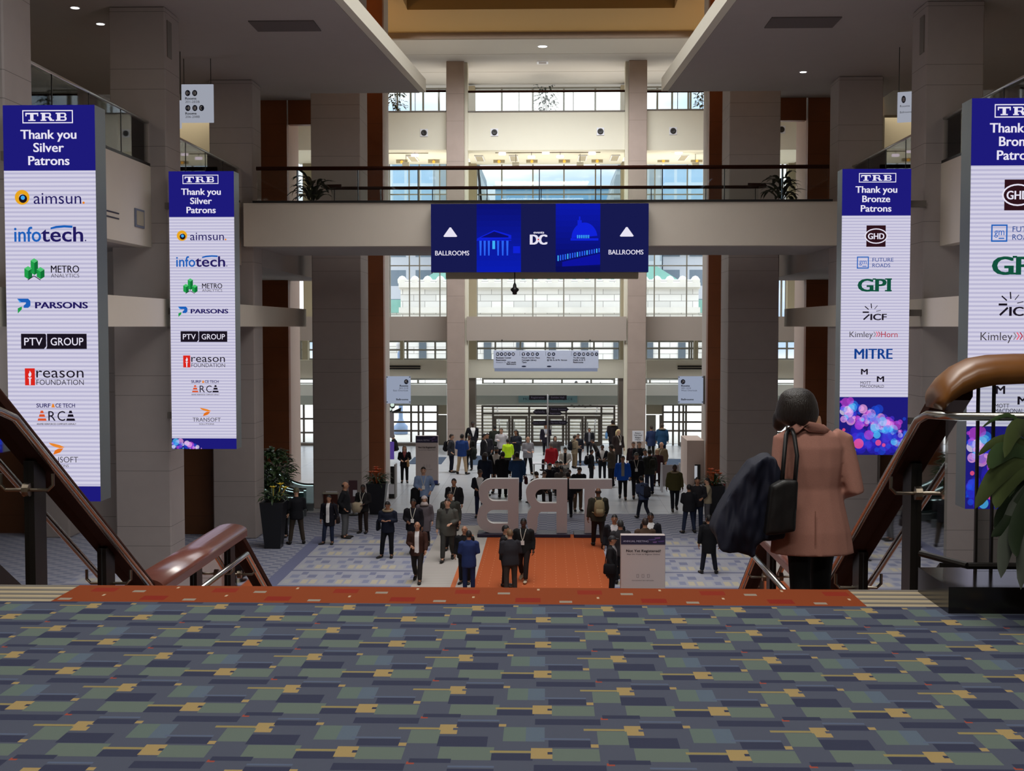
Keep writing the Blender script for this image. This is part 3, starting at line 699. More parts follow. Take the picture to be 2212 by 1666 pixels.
# ================================================================== LED BANNERS
LED_W = emis('led_lavender', '#c3bfd6', 1.0)
def scan_mat(name, c1, c2, per):
    m = emis(name, c1); t = m.node_tree; g = NG(m); e = [n for n in t.nodes if n.type == 'EMISSION'][0]
    f = g.m('FRACT', g.m('DIVIDE', g.pos()[2], per))
    t.links.new(g.mix(g.band(f, 0, 0.45), hexc(c1), hexc(c2)), e.inputs['Color']); return m
LED_W = scan_mat('led_screen_lines', '#d2cfe3', '#b9b6d2', 0.073)
LED_N = emis('led_navy', '#1d1a78'); LED_WT = emis('led_white', '#e6e2f2'); INK = emis('ink_black', '#1a1420'); NAVYI = emis('ink_navy', '#221a5c')
L_OR = emis('led_orange', '#e8862a'); L_YE = emis('led_yellow', '#e6a41e'); L_BL = emis('led_blue', '#1d5fb8'); L_SKY = emis('led_skyblue', '#3fa8f0'); L_GR = emis('led_green', '#1f9a48')
L_GD = emis('led_dark_green', '#0f6e34'); L_GP = emis('led_bottle_green', '#12503c'); L_RD = emis('led_red', '#d8261e'); L_RD2 = emis('led_crimson', '#b01e34'); L_DB = emis('led_deep_blue', '#123e8c')
L_GRY = emis('led_grey', '#5c5868'); L_CY = emis('led_cyan', '#58c8ff'); L_MG = emis('led_magenta', '#c83ad0'); L_PK = emis('led_pink', '#f0a8e8'); L_CR = emis('led_coral', '#f0506a'); L_V = emis('led_violet', '#3a2ab8'); L_VD = emis('led_indigo', '#201a90')
MAROON = emis('led_maroon', '#2e141c')

def slab_letter(A, ch, x, y, w, h, m, layer=2):
    """wide slab-serif capitals of the crest at the top of the banner"""
    t = h*.24; sw = w*.26
    if ch == 'T':
        A.rect(x, y, x+w, y+t*.8, m, layer); A.rect(x, y, x+w*.09, y+h*.42, m, layer); A.rect(x+w*.91, y, x+w, y+h*.42, m, layer)
        A.rect(x+w/2-sw/2, y, x+w/2+sw/2, y+h, m, layer); A.rect(x+w*.22, y+h-t*.6, x+w*.78, y+h, m, layer)
    else:
        A.rect(x+w*.10, y, x+w*.10+sw, y+h, m, layer); A.rect(x, y, x+w*.45, y+t*.6, m, layer); A.rect(x, y+h-t*.6, x+w*.45, y+h, m, layer)
        A.rect(x+w*.3, y, x+w*.68, y+t*.6, m, layer); A.rect(x+w*.3, y+h*.46, x+w*.70, y+h*.46+t*.55, m, layer)
        A.ring(x+w*.66, y+h*.26, h*.26, h*.26-t*.85, m, layer, 14, -PI/2, PI/2)
        if ch == 'B':
            A.ring(x+w*.68, y+h*.73, h*.27, h*.27-t*.9, m, layer, 14, -PI/2, PI/2); A.rect(x+w*.3, y+h-t*.6, x+w*.7, y+h, m, layer)
        else:
            A.poly([(x+w*.52, y+h*.5), (x+w*.78, y+h*.5), (x+w*.98, y+h), (x+w*.74, y+h)], m, layer); A.rect(x+w*.70, y+h-t*.6, x+w*1.06, y+h, m, layer)
def header_art(A, W, x0, y0, x1, y1, lines, cap, layer=2):
    k = W/200
    A.frame(x0, y0, x1, y1, 2.2*k, LED_WT, layer)
    p = (x1-x0); hgt = (y1-y0)
    for i, c in enumerate('TRB'): slab_letter(A, c, x0+p*(.06+.30*i), y0+hgt*.2, p*.255, hgt*.62, LED_WT, layer)
    for t, y, w in lines: A.text(t, W/2-w/2-1*k, W/2+w/2-1*k, y, cap, LED_WT, .022, layer)
def soft(name, col, f, k=1.0):
    m = emis(name, col, k); t = m.node_tree
    if len(t.nodes) < 3:
        o = [n for n in t.nodes if n.type == 'OUTPUT_MATERIAL'][0]; e = [n for n in t.nodes if n.type == 'EMISSION'][0]
        tr = t.nodes.new('ShaderNodeBsdfTransparent'); mx = t.nodes.new('ShaderNodeMixShader'); mx.inputs[0].default_value = f
        t.links.new(tr.outputs[0], mx.inputs[1]); t.links.new(e.outputs[0], mx.inputs[2]); t.links.new(mx.outputs[0], o.inputs[0])
    return m
SB = {k: soft('bokeh_'+k, c, f) for k, (c, f) in dict(cyan=('#58c8ff', .55), sky=('#2f7ff0', .5), magenta=('#c84ad8', .45), pink=('#f8b0f0', .5), violet=('#4a34d8', .45), blue=('#1c50e0', .45), indigo=('#2a22b8', .5), coral=('#ff5a78', .6), white=('#f4e8ff', .5)).items()}
def bokeh(A, x0, y0, x1, y1, seed, n, arc):
    rnd = random.Random(seed); pal = [SB[k] for k in ('cyan', 'sky', 'magenta', 'pink', 'violet', 'blue', 'pink', 'white', 'magenta', 'blue')]
    H = y1-y0; W = x1-x0; L = 3
    for k in range(n):
        u = rnd.random()
        if arc == 'band': v = .18 + .45*u + rnd.gauss(0, .10); r = H*rnd.choice([.03, .045, .06, .08])
        elif arc == 'corner': u = u*.62; v = 1.0 - .75*math.exp(-((u-.18)/.3)**2)*rnd.random(); r = H*rnd.choice([.15, .25, .38])
        else: v = rnd.uniform(.55, .95); r = H*rnd.choice([.04, .07, .09])
        cx = x0+W*u; cy = y0+H*v
        r = min(r, cx-x0, x1-cx, cy-y0, y1-cy)
        if r < H*.015: continue
        A.disc(cx, cy, r, rnd.choice(pal if arc != 'low' else [SB['violet'], SB['indigo'], SB['blue'], SB['indigo']]), layer=L + k % 8, n=16)
def silver_logos():
    out = []
    A = Art(); A.ring(39, 197, 16, 7, L_YE); A.disc(41, 200, 9, INK, layer=2); A.disc(41, 198, 4.5, L_SKY, layer=3); A.text('aimsun', 64, 168, 211, 26, NAVYI, .0); A.disc(173, 209, 2.6, L_OR); out.append(A)
    A = Art(); A.text('info', 20, 79, 292, 33, L_BL, .012); A.text('tech', 79, 171, 292, 33, NAVYI, .012)
    A.poly([(100, 262), (112, 258.5), (130, 257), (148, 258), (148, 263), (130, 262), (112, 263.5), (100, 266)], L_BL); A.disc(176, 290, 1.6, NAVYI); out.append(A)
    A = Art()
    for (x, y, w, h) in ((41, 350, 17, 18), (55, 333, 16, 26), (68, 352, 17, 16)):
        A.poly([(x, y), (x+w/2, y-5), (x+w, y), (x+w/2, y+5)], emis('led_light_green', '#4cc070'), 2); A.poly([(x, y), (x+w/2, y+5), (x+w/2, y+h+5), (x, y+h)], L_GR, 1); A.poly([(x+w/2, y+5), (x+w, y), (x+w, y+h), (x+w/2, y+h+5)], L_GD, 1)
    A.line(48, 375, 62, 366, 1.6, INK); A.line(76, 375, 62, 366, 1.6, INK)
    A.text('METRO', 99, 161, 359, 16, INK, .012); A.text('ANALYTICS', 99, 161, 369.5, 8.5, INK, -.008); out.append(A)
    A = Art(); A.poly([(24, 415), (48, 415), (53, 420), (53, 430), (48, 435), (38, 435), (38, 430), (43, 426), (43, 423), (33, 423)], L_BL); A.poly([(24, 415), (33, 423), (30, 424)], L_SKY, 2); A.poly([(25, 436), (34, 432), (34, 438), (25, 447)], L_GR)
    A.text('PARSONS', 63, 179, 436, 14, NAVYI, .03); out.append(A)
    A = Art(); A.poly([(31, 491), (84, 491), (86, 493), (86, 518), (81, 524), (31, 524)], INK); A.poly([(88, 491), (175, 491), (175, 524), (86, 524), (88, 518)], INK)
    A.text('PTV', 38, 78, 516, 17, LED_WT, .005, 2); A.text('GROUP', 96, 168, 516, 17, LED_WT, .005, 2); out.append(A)
    A = Art(); A.rect(38, 566, 60, 603, L_RD); A.poly([(47, 588), (51, 588), (50.5, 602), (47.5, 602)], LED_WT, 2); A.rect(45, 586, 53, 588, LED_WT, 2)
    A.poly([(49, 571), (52.5, 577), (52, 582), (49, 585.5), (46, 582), (46, 578), (48, 576)], LED_WT, 2)
    A.text('reason', 63, 167, 586, 24, INK, .0); A.text('FOUNDATION', 63, 167, 602, 12, INK, -.004); out.append(A)
    A = Art(); A.text('SURF', 62, 93, 651, 9, NAVYI, .01); A.poly([(95, 651), (97.5, 643), (100, 643), (103, 651)], L_OR); A.text('CE TECH', 104, 147, 651, 9, NAVYI, .01)
    for (x, m) in ((64, emis('led_burnt_orange', '#d8542a')), (127, INK)):
        A.poly([(x, 680), (x+1.5, 675), (x+18.5, 675), (x+20, 680)], m); A.poly([(x+3, 671.5), (x+4.6, 666), (x+15.4, 666), (x+17, 671.5)], m); A.poly([(x+5.8, 663.5), (x+7.5, 658), (x+12.5, 658), (x+14.2, 663.5)], m)
    A.text('R', 88, 104, 680, 22, INK, .0); A.text('C', 108, 125, 680, 22, INK, .0); A.text('ARAMID REINFORCED COMPOSITE ASPHALT', 62, 149, 689, 4, INK, .02); out.append(A)
    A = Art(); A.poly([(88, 728), (100, 730), (112, 733), (123, 738), (112, 740), (98, 736), (91, 732)], L_OR); A.poly([(120, 740), (113, 749), (104, 752), (97, 754), (101, 745), (108, 741)], emis('led_amber', '#e0701c'))
    A.text('TRANSOFT', 65, 152, 771, 13, INK, -.006); A.text('SOLUTIONS', 85, 131, 781, 5.5, INK, .0); out.append(A)
    return out
def bronze_logos():
    out = []
    A = Art(); A.rect(54, 121, 96, 167, MAROON); A.disc(75, 144, 25, LED_WT, 16.5, 2); A.disc(75, 144, 22.5, MAROON, 14.2, 3); A.text('GHD', 57, 93, 150.5, 13, LED_WT, .02, 4); out.append(A)
    A = Art(); A.frame(34, 188, 60, 214, 2.2, L_BL); A.text('gm', 39, 55, 204, 11, L_BL, .0); A.rect(46, 208, 55, 209.6, L_BL); A.text('FUTURE', 68, 114, 199, 8.5, L_DB, .0); A.text('ROADS', 68, 107, 211, 8.5, L_DB, .0); out.append(A)
    A = Art(); A.text('GPI', 36, 109, 263, 28, L_GP, .035); A.rect(96, 235, 111, 238, L_GP); A.rect(96, 260, 111, 263, L_GP); A.rect(69, 235, 76, 238, L_GP); A.rect(66, 260, 82, 263, L_GP); out.append(A)
    A = Art()
    for a0, a1, a2 in ((12, 14, 20), (50, 13, 19), (95, 12, 19), (140, 13, 20), (180, 9, 20), (222, 10, 24)):
        c, d = math.cos(math.radians(a0)), -math.sin(math.radians(a0)); w = 1.2 if a0 < 60 else (2 if a0 < 150 else 3.2)
        A.line(68+c*a1*.7, 308+d*a1*.7, 68+c*a2, 308+d*a2, w, INK)
    A.text('ICF', 65, 101, 325, 14, INK, .03); out.append(A)
    A = Art(); A.text('Kimley', 20, 71, 362, 13, emis('ink_grey', '#3a3438'), -.004)
    for k, x in enumerate((73, 78, 83)):
        m_ = (emis('led_warm_grey', '#8a8088'), L_CR, L_RD2)[k]; A.line(x, 350, x+4, 355.5, 1.6, m_); A.line(x+4, 355.5, x, 361, 1.6, m_)
    A.text('Horn', 89, 125, 362, 13, L_RD2, .0); out.append(A)
    A = Art(); A.text('MITRE', 31, 115, 409, 23, L_DB, .03); out.append(A)
    A = Art(); A.text('M', 46, 61, 443, 13, INK, .025); A.text('M', 81, 97, 459, 13, INK, .025); A.text('MOTT', 45, 68, 464, 6.5, INK, .0); A.text('MACDONALD', 45, 97, 471.5, 6.5, INK, .0); out.append(A)
    return out
def led_banner(x0, y0, x1, y1, Y, kind, label, inner, side_px):
    """one tall screen; inner = side that carries the metal casing edge"""
    a, b_, c, d = px_rect(x0, y0, x1, y1, Y)
    root = empty('led_banner', ((a+b_)/2, Y+.2, c)); inv = Matrix.Translation(-Vector(root.location))
    tag(root, label, 'banner', 'tall sponsor screens')
    def ch(mb, nm, m):
        o = mb.build(nm, m, root); o.matrix_parent_inverse = inv; return o
    ch(MB().box(a, b_, Y, Y+.5, c, d), 'casing', mat('casing_metal', '#5d6264', 0.4, metal=0.4))
    Wn, Hn = (200, 856) if kind == 's' else (150, 618)
    org = Vector((a, Y-.004, d)); ux = Vector(((b_-a)/Wn, 0, 0)); vz = Vector((0, 0, -(d-c)/Hn))
    def art(A, nm): 
        o = A.build(nm, root, org, ux, vz); o.matrix_parent_inverse = inv; return o
    if kind == 's':
        art(Art().rect(0, 140, 200, 823, LED_W, 0), 'screen')
        A = Art().rect(0, 0, 200, 140, LED_N, 0); header_art(A, 200, 43, 11, 153, 39, (('Thank you', 72, 122), ('Silver', 100, 67), ('Patrons', 128, 90)), 20); art(A, 'header')
        for L in silver_logos(): art(L, 'sponsor_logo')
        A = Art().rect(0, 823, 200, 856, LED_N, 0); bokeh(A, 0, 823, 150, 856, 5, 44, 'corner'); art(A, 'footer_pattern')
    else:
        art(Art().rect(0, 100, 150, 492, LED_W, 0), 'screen')
        A = Art().rect(0, 0, 150, 100, LED_N, 0); header_art(A, 150, 36, 9, 117, 29, (('Thank you', 51, 91), ('Bronze', 71, 61), ('Patrons', 91.5, 67)), 14.5); art(A, 'header')
        for L in bronze_logos(): art(L, 'sponsor_logo')
        A = Art().rect(0, 492, 150, 618, LED_N, 0); bokeh(A, 0, 492, 150, 618, 3, 90, 'low'); bokeh(A, 0, 492, 150, 618, 9, 130, 'band'); A.disc(42, 593, 11, SB['coral'], layer=12); A.disc(64, 574, 10.5, SB['magenta'], layer=12); A.disc(82, 574, 8, SB['cyan'], layer=12); A.disc(85, 591, 6.5, SB['coral'], layer=12); A.disc(28, 609, 8, SB['cyan'], layer=12); A.disc(9, 563, 3.5, SB['coral'], layer=12); A.disc(97, 596, 4, SB['coral'], layer=12); art(A, 'footer_pattern')
    cx_ = (-9.45 if (a+b_) < 0 else 9.2); out = a if (a+b_) < 0 else b_
    for z in (c+.8, (c+d)/2, d-.8): ch(MB().box(min(out, cx_+(.02 if out > 0 else -.02)), max(out, cx_+(.02 if out > 0 else -.02)), Y+.36, Y+.52, z-.08, z+.08), 'mounting_arm', M_FRAMED)
    return root
led_banner(14, 227, 211, 1083, 21.2, 's', 'large LED banner thanking silver patrons, nearest on the left behind the stair railing', 1, 12)
led_banner(368, 370, 508, 970, 30.5, 's', 'smaller LED banner thanking silver patrons, in front of the second left column', 1, 8)
led_banner(2092, 212, 2295, 1100, 21.2, 'b', 'large LED banner thanking bronze patrons, cut off by the right edge of the photo', -1, 12)
led_banner(1816, 365, 1964, 983, 30.5, 'b', 'smaller LED banner thanking bronze patrons, behind the woman in the pink blazer', -1, 8)

# ================================================================== VIDEO BOARD ON THE BRIDGE
a, b_, c, d = px_rect(931, 440, 1401, 588, 39.2)
root = empty('video_board', ((a+b_)/2, 39.4, c)); inv = Matrix.Translation(-Vector(root.location))
tag(root, 'wide dark blue video board pointing to the ballrooms, hung on the front of the bridge', 'screen')
def vch(o): o.matrix_parent_inverse = inv; return o
vch(MB().box(a, b_, 39.2, 39.65, c, d).build('casing', M_BLACK, root))
V_N = emis('board_navy', '#171a4e'); V_B = emis('board_blue', '#0d12a0'); V_L = emis('board_light_blue', '#2a64f4'); V_D = emis('board_dark_blue', '#0c0f6a'); V_C = emis('board_cyan', '#3fb4f8'); V_M = emis('board_mid_blue', '#1022d8')
org = Vector((a, 39.195, d)); ux = Vector(((b_-a)/470, 0, 0)); vz = Vector((0, 0, -(d-c)/148))
A = Art().rect(0, 0, 470, 148, V_N, 0); A.text('BALLROOMS', 9, 83, 111.5, 10.5, LED_WT, .014); A.text('BALLROOMS', 384, 459, 110, 10.5, LED_WT, .014)
for x in (42, 423): A.poly([(x-15, 70), (x-13, 71.5), (x+13, 71.5), (x+15, 70), (x+1.5, 51), (x-1.5, 51)], LED_WT)
A.text('DC', 214, 252, 88, 22, LED_WT, .05); A.text('events', 222, 245, 64.5, 5.5, LED_WT, .03); A.disc(232.5, 77.5, 1.6, L_RD, layer=2); vch(A.build('board_sign', root, org, ux, vz))
def lerp_mat(k, c0, c1, n=12): 
    t = k/(n-1); return emis(f'board_grade_{c0[1:]}_{k}', tuple(a+(b-a)*t for a, b in zip(hexc(c0), hexc(c1))))
A = Art()
for k in range(12): A.rect(99, k*148/12, 195, (k+1)*148/12, lerp_mat(k, '#0c1274', '#0a1cb0'), 1)
A.poly([(100, 75), (137, 57), (174, 68), (174, 76), (100, 78)], V_M, 3); A.poly([(108, 73), (137, 60), (168, 70), (168, 73)], V_D, 4)
for k, x in enumerate((105, 114, 123, 143, 153, 163)): A.poly([(x, 80), (x+5, 80), (x+4, 112), (x+1, 112)], V_L, 3)
A.rect(133, 80, 139, 98, V_C, 3); A.rect(178, 92, 193, 107, V_M, 3); A.rect(99, 78, 174, 80, V_M, 3); vch(A.build('temple_picture', root, org, ux, vz))
A = Art()
for k in range(12): A.rect(270, k*148/12, 366, (k+1)*148/12, lerp_mat(k, '#0c18a8', '#0a0e58'), 1)
A.disc(332, 75, 28, V_M, 34, 3, 20, PI, 2*PI); A.rect(317, 36, 326, 46, V_M, 3); A.rect(320, 28, 323, 38, V_M, 3); A.rect(302, 75, 362, 80, V_M, 3)
for k in range(7): A.rect(316+k*4, 68, 318+k*4, 75, V_C, 4)
for k in range(18): A.rect(274+k*5.2, 112-k*.9, 276.5+k*5.2, 124-k*1.1, V_L if k % 4 else V_C, 4)
A.poly([(284, 126), (366, 108), (366, 132), (284, 136)], V_B, 3); vch(A.build('dome_picture', root, org, ux, vz))
x0, x1, z0, z1 = px_rect(963, 588, 1379, 602, 39.9)
vch(MB().box(x0, x1, 39.9, 40.3, z0, z1+.15).build('support_beam', M_PIER, root))
p = at(1112, 590, 39.5); q = at(1112, 636, 39.5)
root = empty('pendant_camera', (p.x, 39.42, q.z)); inv2 = Matrix.Translation(-Vector(root.location))
tag(root, 'small dark pendant hanging from a cord under the video board', 'pendant')
zt_, zb_ = p.z, q.z
for mb, nm in ((MB().tube([(p.x, 39.42, zt_+.05), (p.x, 39.42, zb_+.30)], .018, 6), 'cord'), (MB().lathe([(.02, .36), (.05, .30), (.06, .22), (.13, .17), (.13, .12), (.07, .06), (.07, .0), (.0, -.02)], p.x, 39.42, 14, z0=zb_), 'body')):
    o = mb.build(nm, mat('dark_bronze', '#1d1a17', .4), root, True); o.matrix_parent_inverse = inv2

# ================================================================== WAYFINDING SIGNS
S_BLUE = mat('sign_face', '#bcc3d6', 0.5); S_INK = mat('sign_ink', '#1c2440', 0.5); S_GREY = mat('sign_ink_grey', '#6a7080', 0.5); S_WH = mat('sign_white', '#dcdce0', 0.5)
S_GLOW2 = emis('glow_sign_blue', '#b4bfd8', 0.62); S_GLOW = emis('glow_sign_face', '#c0c5d4', 0.62)  # glow added to the sign faces to brighten them in shade
def arrow_disc(A, cx, cy, r, ang, m=None, fg=None):
    A.disc(cx, cy, r, m or S_INK, layer=1); fg = fg or S_WH
    c, s_ = math.cos(ang), -math.sin(ang); t = r*.62
    A.line(cx-c*t, cy-s_*t, cx+c*t, cy+s_*t, r*.26, fg, 2)
    for da in (2.35, -2.35):
        c2, s2 = math.cos(ang+da), -math.sin(ang+da); A.line(cx+c*t, cy+s_*t, cx+c*t+c2*r*.75, cy+s_*t+s2*r*.75, r*.26, fg, 2)
def icon_disc(A, cx, cy, r, kind):
    A.disc(cx, cy, r, S_INK, layer=1)
    if kind == 'rest': A.rect(cx-r*.45, cy-r*.5, cx-r*.12, cy+r*.55, S_WH, 2); A.rect(cx+r*.12, cy-r*.5, cx+r*.45, cy+r*.55, S_WH, 2)
    elif kind == 'phone': A.ring(cx, cy, r*.6, r*.3, S_WH, 2, 12, PI*.5, PI*1.6)
    elif kind == 'bars': A.rect(cx-r*.5, cy-r*.35, cx+r*.5, cy-r*.05, S_WH, 2); A.rect(cx-r*.5, cy+r*.15, cx+r*.5, cy+r*.4, S_WH, 2)
    else: A.ring(cx, cy, r*.55, r*.25, S_WH, 2, 12)
def panel_sign(x0, y0, x1, y1, Y, artf, label, bracket=None, face=None, rz=0.0, thick=.05):
    a, b_, c, d = px_rect(x0, y0, x1, y1, Y); w, h = b_-a, d-c
    root = empty('wayfinding_sign', ((a+b_)/2, Y, (c+d)/2), rz); tag(root, label, 'sign', 'wayfinding signs')
    bevel(MB().box(-w/2, w/2, 0, thick, -h/2, h/2).build('sign_panel', face or S_BLUE, root), .01, 1)
    A = Art(); artf(A); A.build('sign_lettering', root, Vector((-w/2, -.004, h/2)), Vector((w/100, 0, 0)), Vector((0, 0, -h/100)), eps=.003)
    if bracket: bracket(root, w, h)
    return root
def side_bracket(s):
    def f(root, w, h):
        MB().box(s*w/2, s*(w/2+.34), -.06, .10, -h/2-.02, h/2+.02).build('wall_bracket', M_FRAMED, root)
        for sx in (-1, 1):
            for sz in (-1, 1): MB().lathe([(.03, 0), (.03, .03), (0, .035)], 0, 0, 8).build('fixing', M_BLACK, root).location = (sx*(w/2-.03), -.03, sz*(h/2-.05))
    return f
def rods(up_):
    def f(root, w, h):
        up = up_ if up_ else 14.8-root.location.z-h/2
        for sx in (-1, 1): MB().tube([(sx*w*.42, .02, h/2), (sx*w*.42, .02, h/2+up)], .012, 6).build('hanging_rod', M_BLACK, root)
    return f
def art_east(A): arrow_disc(A, 82, 20, 9, PI*.75); A.text('Rooms', 55, 90, 38, 7, S_INK, .03); A.text('201-210', 52, 90, 47, 6.5, S_GREY, .0); A.text('East Overlook', 28, 90, 55, 6, S_GREY, .0); A.text('Ballrooms', 40, 90, 88, 7, S_INK, .03)
def art_west(A): arrow_disc(A, 19, 20, 9, PI*.25); A.text('Rooms', 12, 46, 38, 7, S_INK, .03); A.text('201-210', 12, 50, 47, 6.5, S_GREY, .0); A.text('West Overlook', 12, 76, 55, 6, S_GREY, .0); A.text('Ballrooms', 12, 62, 88, 7, S_INK, .03)
panel_sign(835, 813, 887, 872, 53.9, art_east, 'pale blue sign to rooms, East Overlook and ballrooms on left wood pillar', side_bracket(-1), S_GLOW2)
panel_sign(1465, 813, 1519, 872, 53.9, art_west, 'pale blue sign to rooms, West Overlook and ballrooms on right wood pillar', side_bracket(1), S_GLOW2)
def art_rooms(A):
    arrow_disc(A, 20, 23, 8, PI); icon_disc(A, 42, 23, 8, 'rest'); A.text('Rooms', 12, 47, 40, 6.5, S_INK, .02); A.text('201-202B', 12, 57, 48.5, 6, S_GREY, .0)
    arrow_disc(A, 20, 62, 8, 0); icon_disc(A, 42, 62, 8, 'rest'); icon_disc(A, 63, 62, 8, 'phone'); A.text('Rooms', 12, 47, 79, 6.5, S_INK, .02); A.text('206-208B', 12, 57, 87.5, 6, S_GREY, .0)
panel_sign(392, 182, 461, 265, 37.0, art_rooms, 'hanging white sign with arrows to rooms 201 and 206 on the left balcony', rods(None), S_GLOW)
def art_small(A): icon_disc(A, 35, 25, 12, 'rest'); A.text('Rooms', 15, 70, 50, 7, S_GREY, .0); A.text('Ballrooms', 15, 80, 70, 7, S_GREY, .0)
panel_sign(368, 216, 392, 277, 36.0, art_small, 'white sign turned away beside the second left column on the balcony', rods(None), S_GLOW, rz=.35)
panel_sign(1939, 198, 1976, 264, 36.0, art_small, 'white sign turned away beside the second right column on the balcony', rods(None), S_GLOW, rz=-.35)
def art_dir(A):
    for x in (25, 49.5, 74): A.rect(x, 6, x+.25, 30, S_GREY)
    rx = 1.6
    def dd(x, k):
        A.disc(x, 21, rx, S_INK, 9.5)
        if k == 'a': A.disc(x, 21, rx*.45, S_WH, 3, 2, 8)
        elif k == 'l': A.poly([(x-1.1, 21), (x, 15), (x, 19.5), (x+1.1, 19.5), (x+1.1, 22.5), (x, 22.5), (x, 27)], S_WH, 2)
        elif k == 'r': A.poly([(x+1.1, 21), (x, 15), (x, 19.5), (x-1.1, 19.5), (x-1.1, 22.5), (x, 22.5), (x, 27)], S_WH, 2)
        elif k == 'u': A.poly([(x, 14), (x+1, 21), (x+.3, 21), (x+.3, 28), (x-.3, 28), (x-.3, 21), (x-1, 21)], S_WH, 2)
        else: A.rect(x-.9, 17, x+.9, 20, S_WH, 2); A.rect(x-.9, 22, x+.9, 25, S_WH, 2)
    for i, k in enumerate('labab'): dd(4+i*3.7, k)
    for i, k in enumerate('uaba'): dd(28.5+i*4.4, k)
    for i, k in enumerate('ra'): dd(53+i*4.2, k)
    for i, k in enumerate('rababa'): dd(77.5+i*4.1, k)
    A.text('Business Center', 2.5, 17, 45, 9, S_INK, .02); A.text('Restrooms', 2.5, 12, 58, 9, S_INK, .02); A.text('Elevators To', 2.5, 12, 70, 8, S_GREY, 0); A.text('All Levels', 13, 21.5, 70, 9, S_INK, .02); A.text('Ballrooms', 12.5, 21.5, 80, 9, S_INK, .02)
    A.text('Mount Vernon Place', 27, 44, 45, 9, S_INK, .02); A.text('Carnegie Library', 27, 41, 58, 9, S_INK, .02); A.text('Taxis', 27, 31.5, 70, 9, S_INK, .02); A.disc(29, 89, 2.2, S_INK, 4)
    A.text('Pick Up', 51, 58, 45, 9, S_INK, .02); A.text('@ 9th St. & Mt. Vernon', 51, 70, 58, 9, S_INK, .02); A.disc(53, 89, 2.2, S_INK, 4)
    A.text('To All Levels', 76, 87, 45, 9, S_INK, .02); A.text('Halls A B C', 76, 87.5, 58, 9, S_INK, .02); A.text('Restrooms', 76, 85.5, 70, 9, S_INK, .02)
def dir_extra(root, w, h):
    rods(.55)(root, w, h)
    for sx in (-1, 1): MB().box(sx*w*.42-.03, sx*w*.42+.03, 0, .52, h/2+.50, h/2+.56).build('hanger_arm', M_BLACK, root)
    MB().box(-w/2*.98, w/2*.98, .0, .3, -h/2-.16, -h/2).build('sign_ledge', mat('ledge_blue', '#8791ab', .5), root); MB().box(-w/2, w/2, 0.051, .3, -h/2, h/2).build('sign_case', M_FRAMED, root)
panel_sign(1066, 757, 1293, 796, 66.2, art_dir, 'long hanging directory sign above the lobby with four columns of symbols', dir_extra, S_BLUE)
# name board over the doors
a, b_, c, d = px_rect(1120, 855, 1247, 870, 72.07)
o = empty('name_board', ((a+b_)/2, 72.07, (c+d)/2)); tag(o, 'teal name board above the middle entrance doors', 'sign')
w, h = b_-a, d-c; MB().box(-w/2, w/2, 0, .12, -h/2, h/2).build('sign_panel', mat('teal_board', '#7fa3a6', .6), o)
A = Art(); A.text('MOUNT  VERNON  PLACE', 8, 92, 64, 34, mat('teal_ink', '#24404a', .6), .0); A.build('sign_lettering', o, Vector((-w/2, -.005, h/2)), Vector((w/100, 0, 0)), Vector((0, 0, -h/100)))
# direction post
PY = 58.0; px0 = at(1183, 950, PY).x
root = empty('direction_post', (px0, PY, 0)); tag(root, 'thin pole with dark arrow boards pointing both ways above the seated crowd', 'signpost')
ztop = at(1183, 852, PY).z
MB().tube([(0, 0, 0.02), (0, 0, ztop)], .032, 10).build('pole', mat('pole_grey', '#9a9698', .4, metal=.4), root, True); MB().lathe([(.35, 0), (.35, .03), (.06, .06)], 0, 0, 18).build('base_plate', M_BLACK, root)
AB = mat('arrow_board', '#1a1422', .5); AT = mat('arrow_text', '#8a84a0', .5)
for (xa, xb, ya, yb, tip, tx) in ((1143, 1181, 854, 864, 0, 'Registration'), (1186, 1224, 854, 864, 0, 'Exhibit Hall'), (1151, 1181, 884, 896, -1, 'Mount Vernon Place'), (1185, 1229, 880, 889, 1, 'Poster Sessions'), (1185, 1215, 889, 897, 1, 'Registration'), (1148, 1181, 909, 919, -1, 'Salons A B C'), (1185, 1227, 908, 918, 1, 'Marriott Marquis')):
    a, b_, c, d = px_rect(xa, ya, xb, yb, PY); a -= px0; b_ -= px0; t = (d-c)*.55
    pl = [(a, c), (b_-(t if tip > 0 else 0), c), (b_, (c+d)/2), (b_-(t if tip > 0 else 0), d), (a, d)] if tip > 0 else ([(a, (c+d)/2), (a+t, c), (b_, c), (b_, d), (a+t, d)] if tip < 0 else [(a, c), (b_, c), (b_, d), (a, d)])
    o = MB().prism(pl[::-1], 'y', -.06, -.02).build('arrow_board', AB, root)
    A = Art(); A.text(tx, 12, 86, 66, 42, AT, 0); A.build('board_lettering', o, Vector((a, -.062, d)), Vector(((b_-a)/100, 0, 0)), Vector((0, 0, -(d-c)/100)))

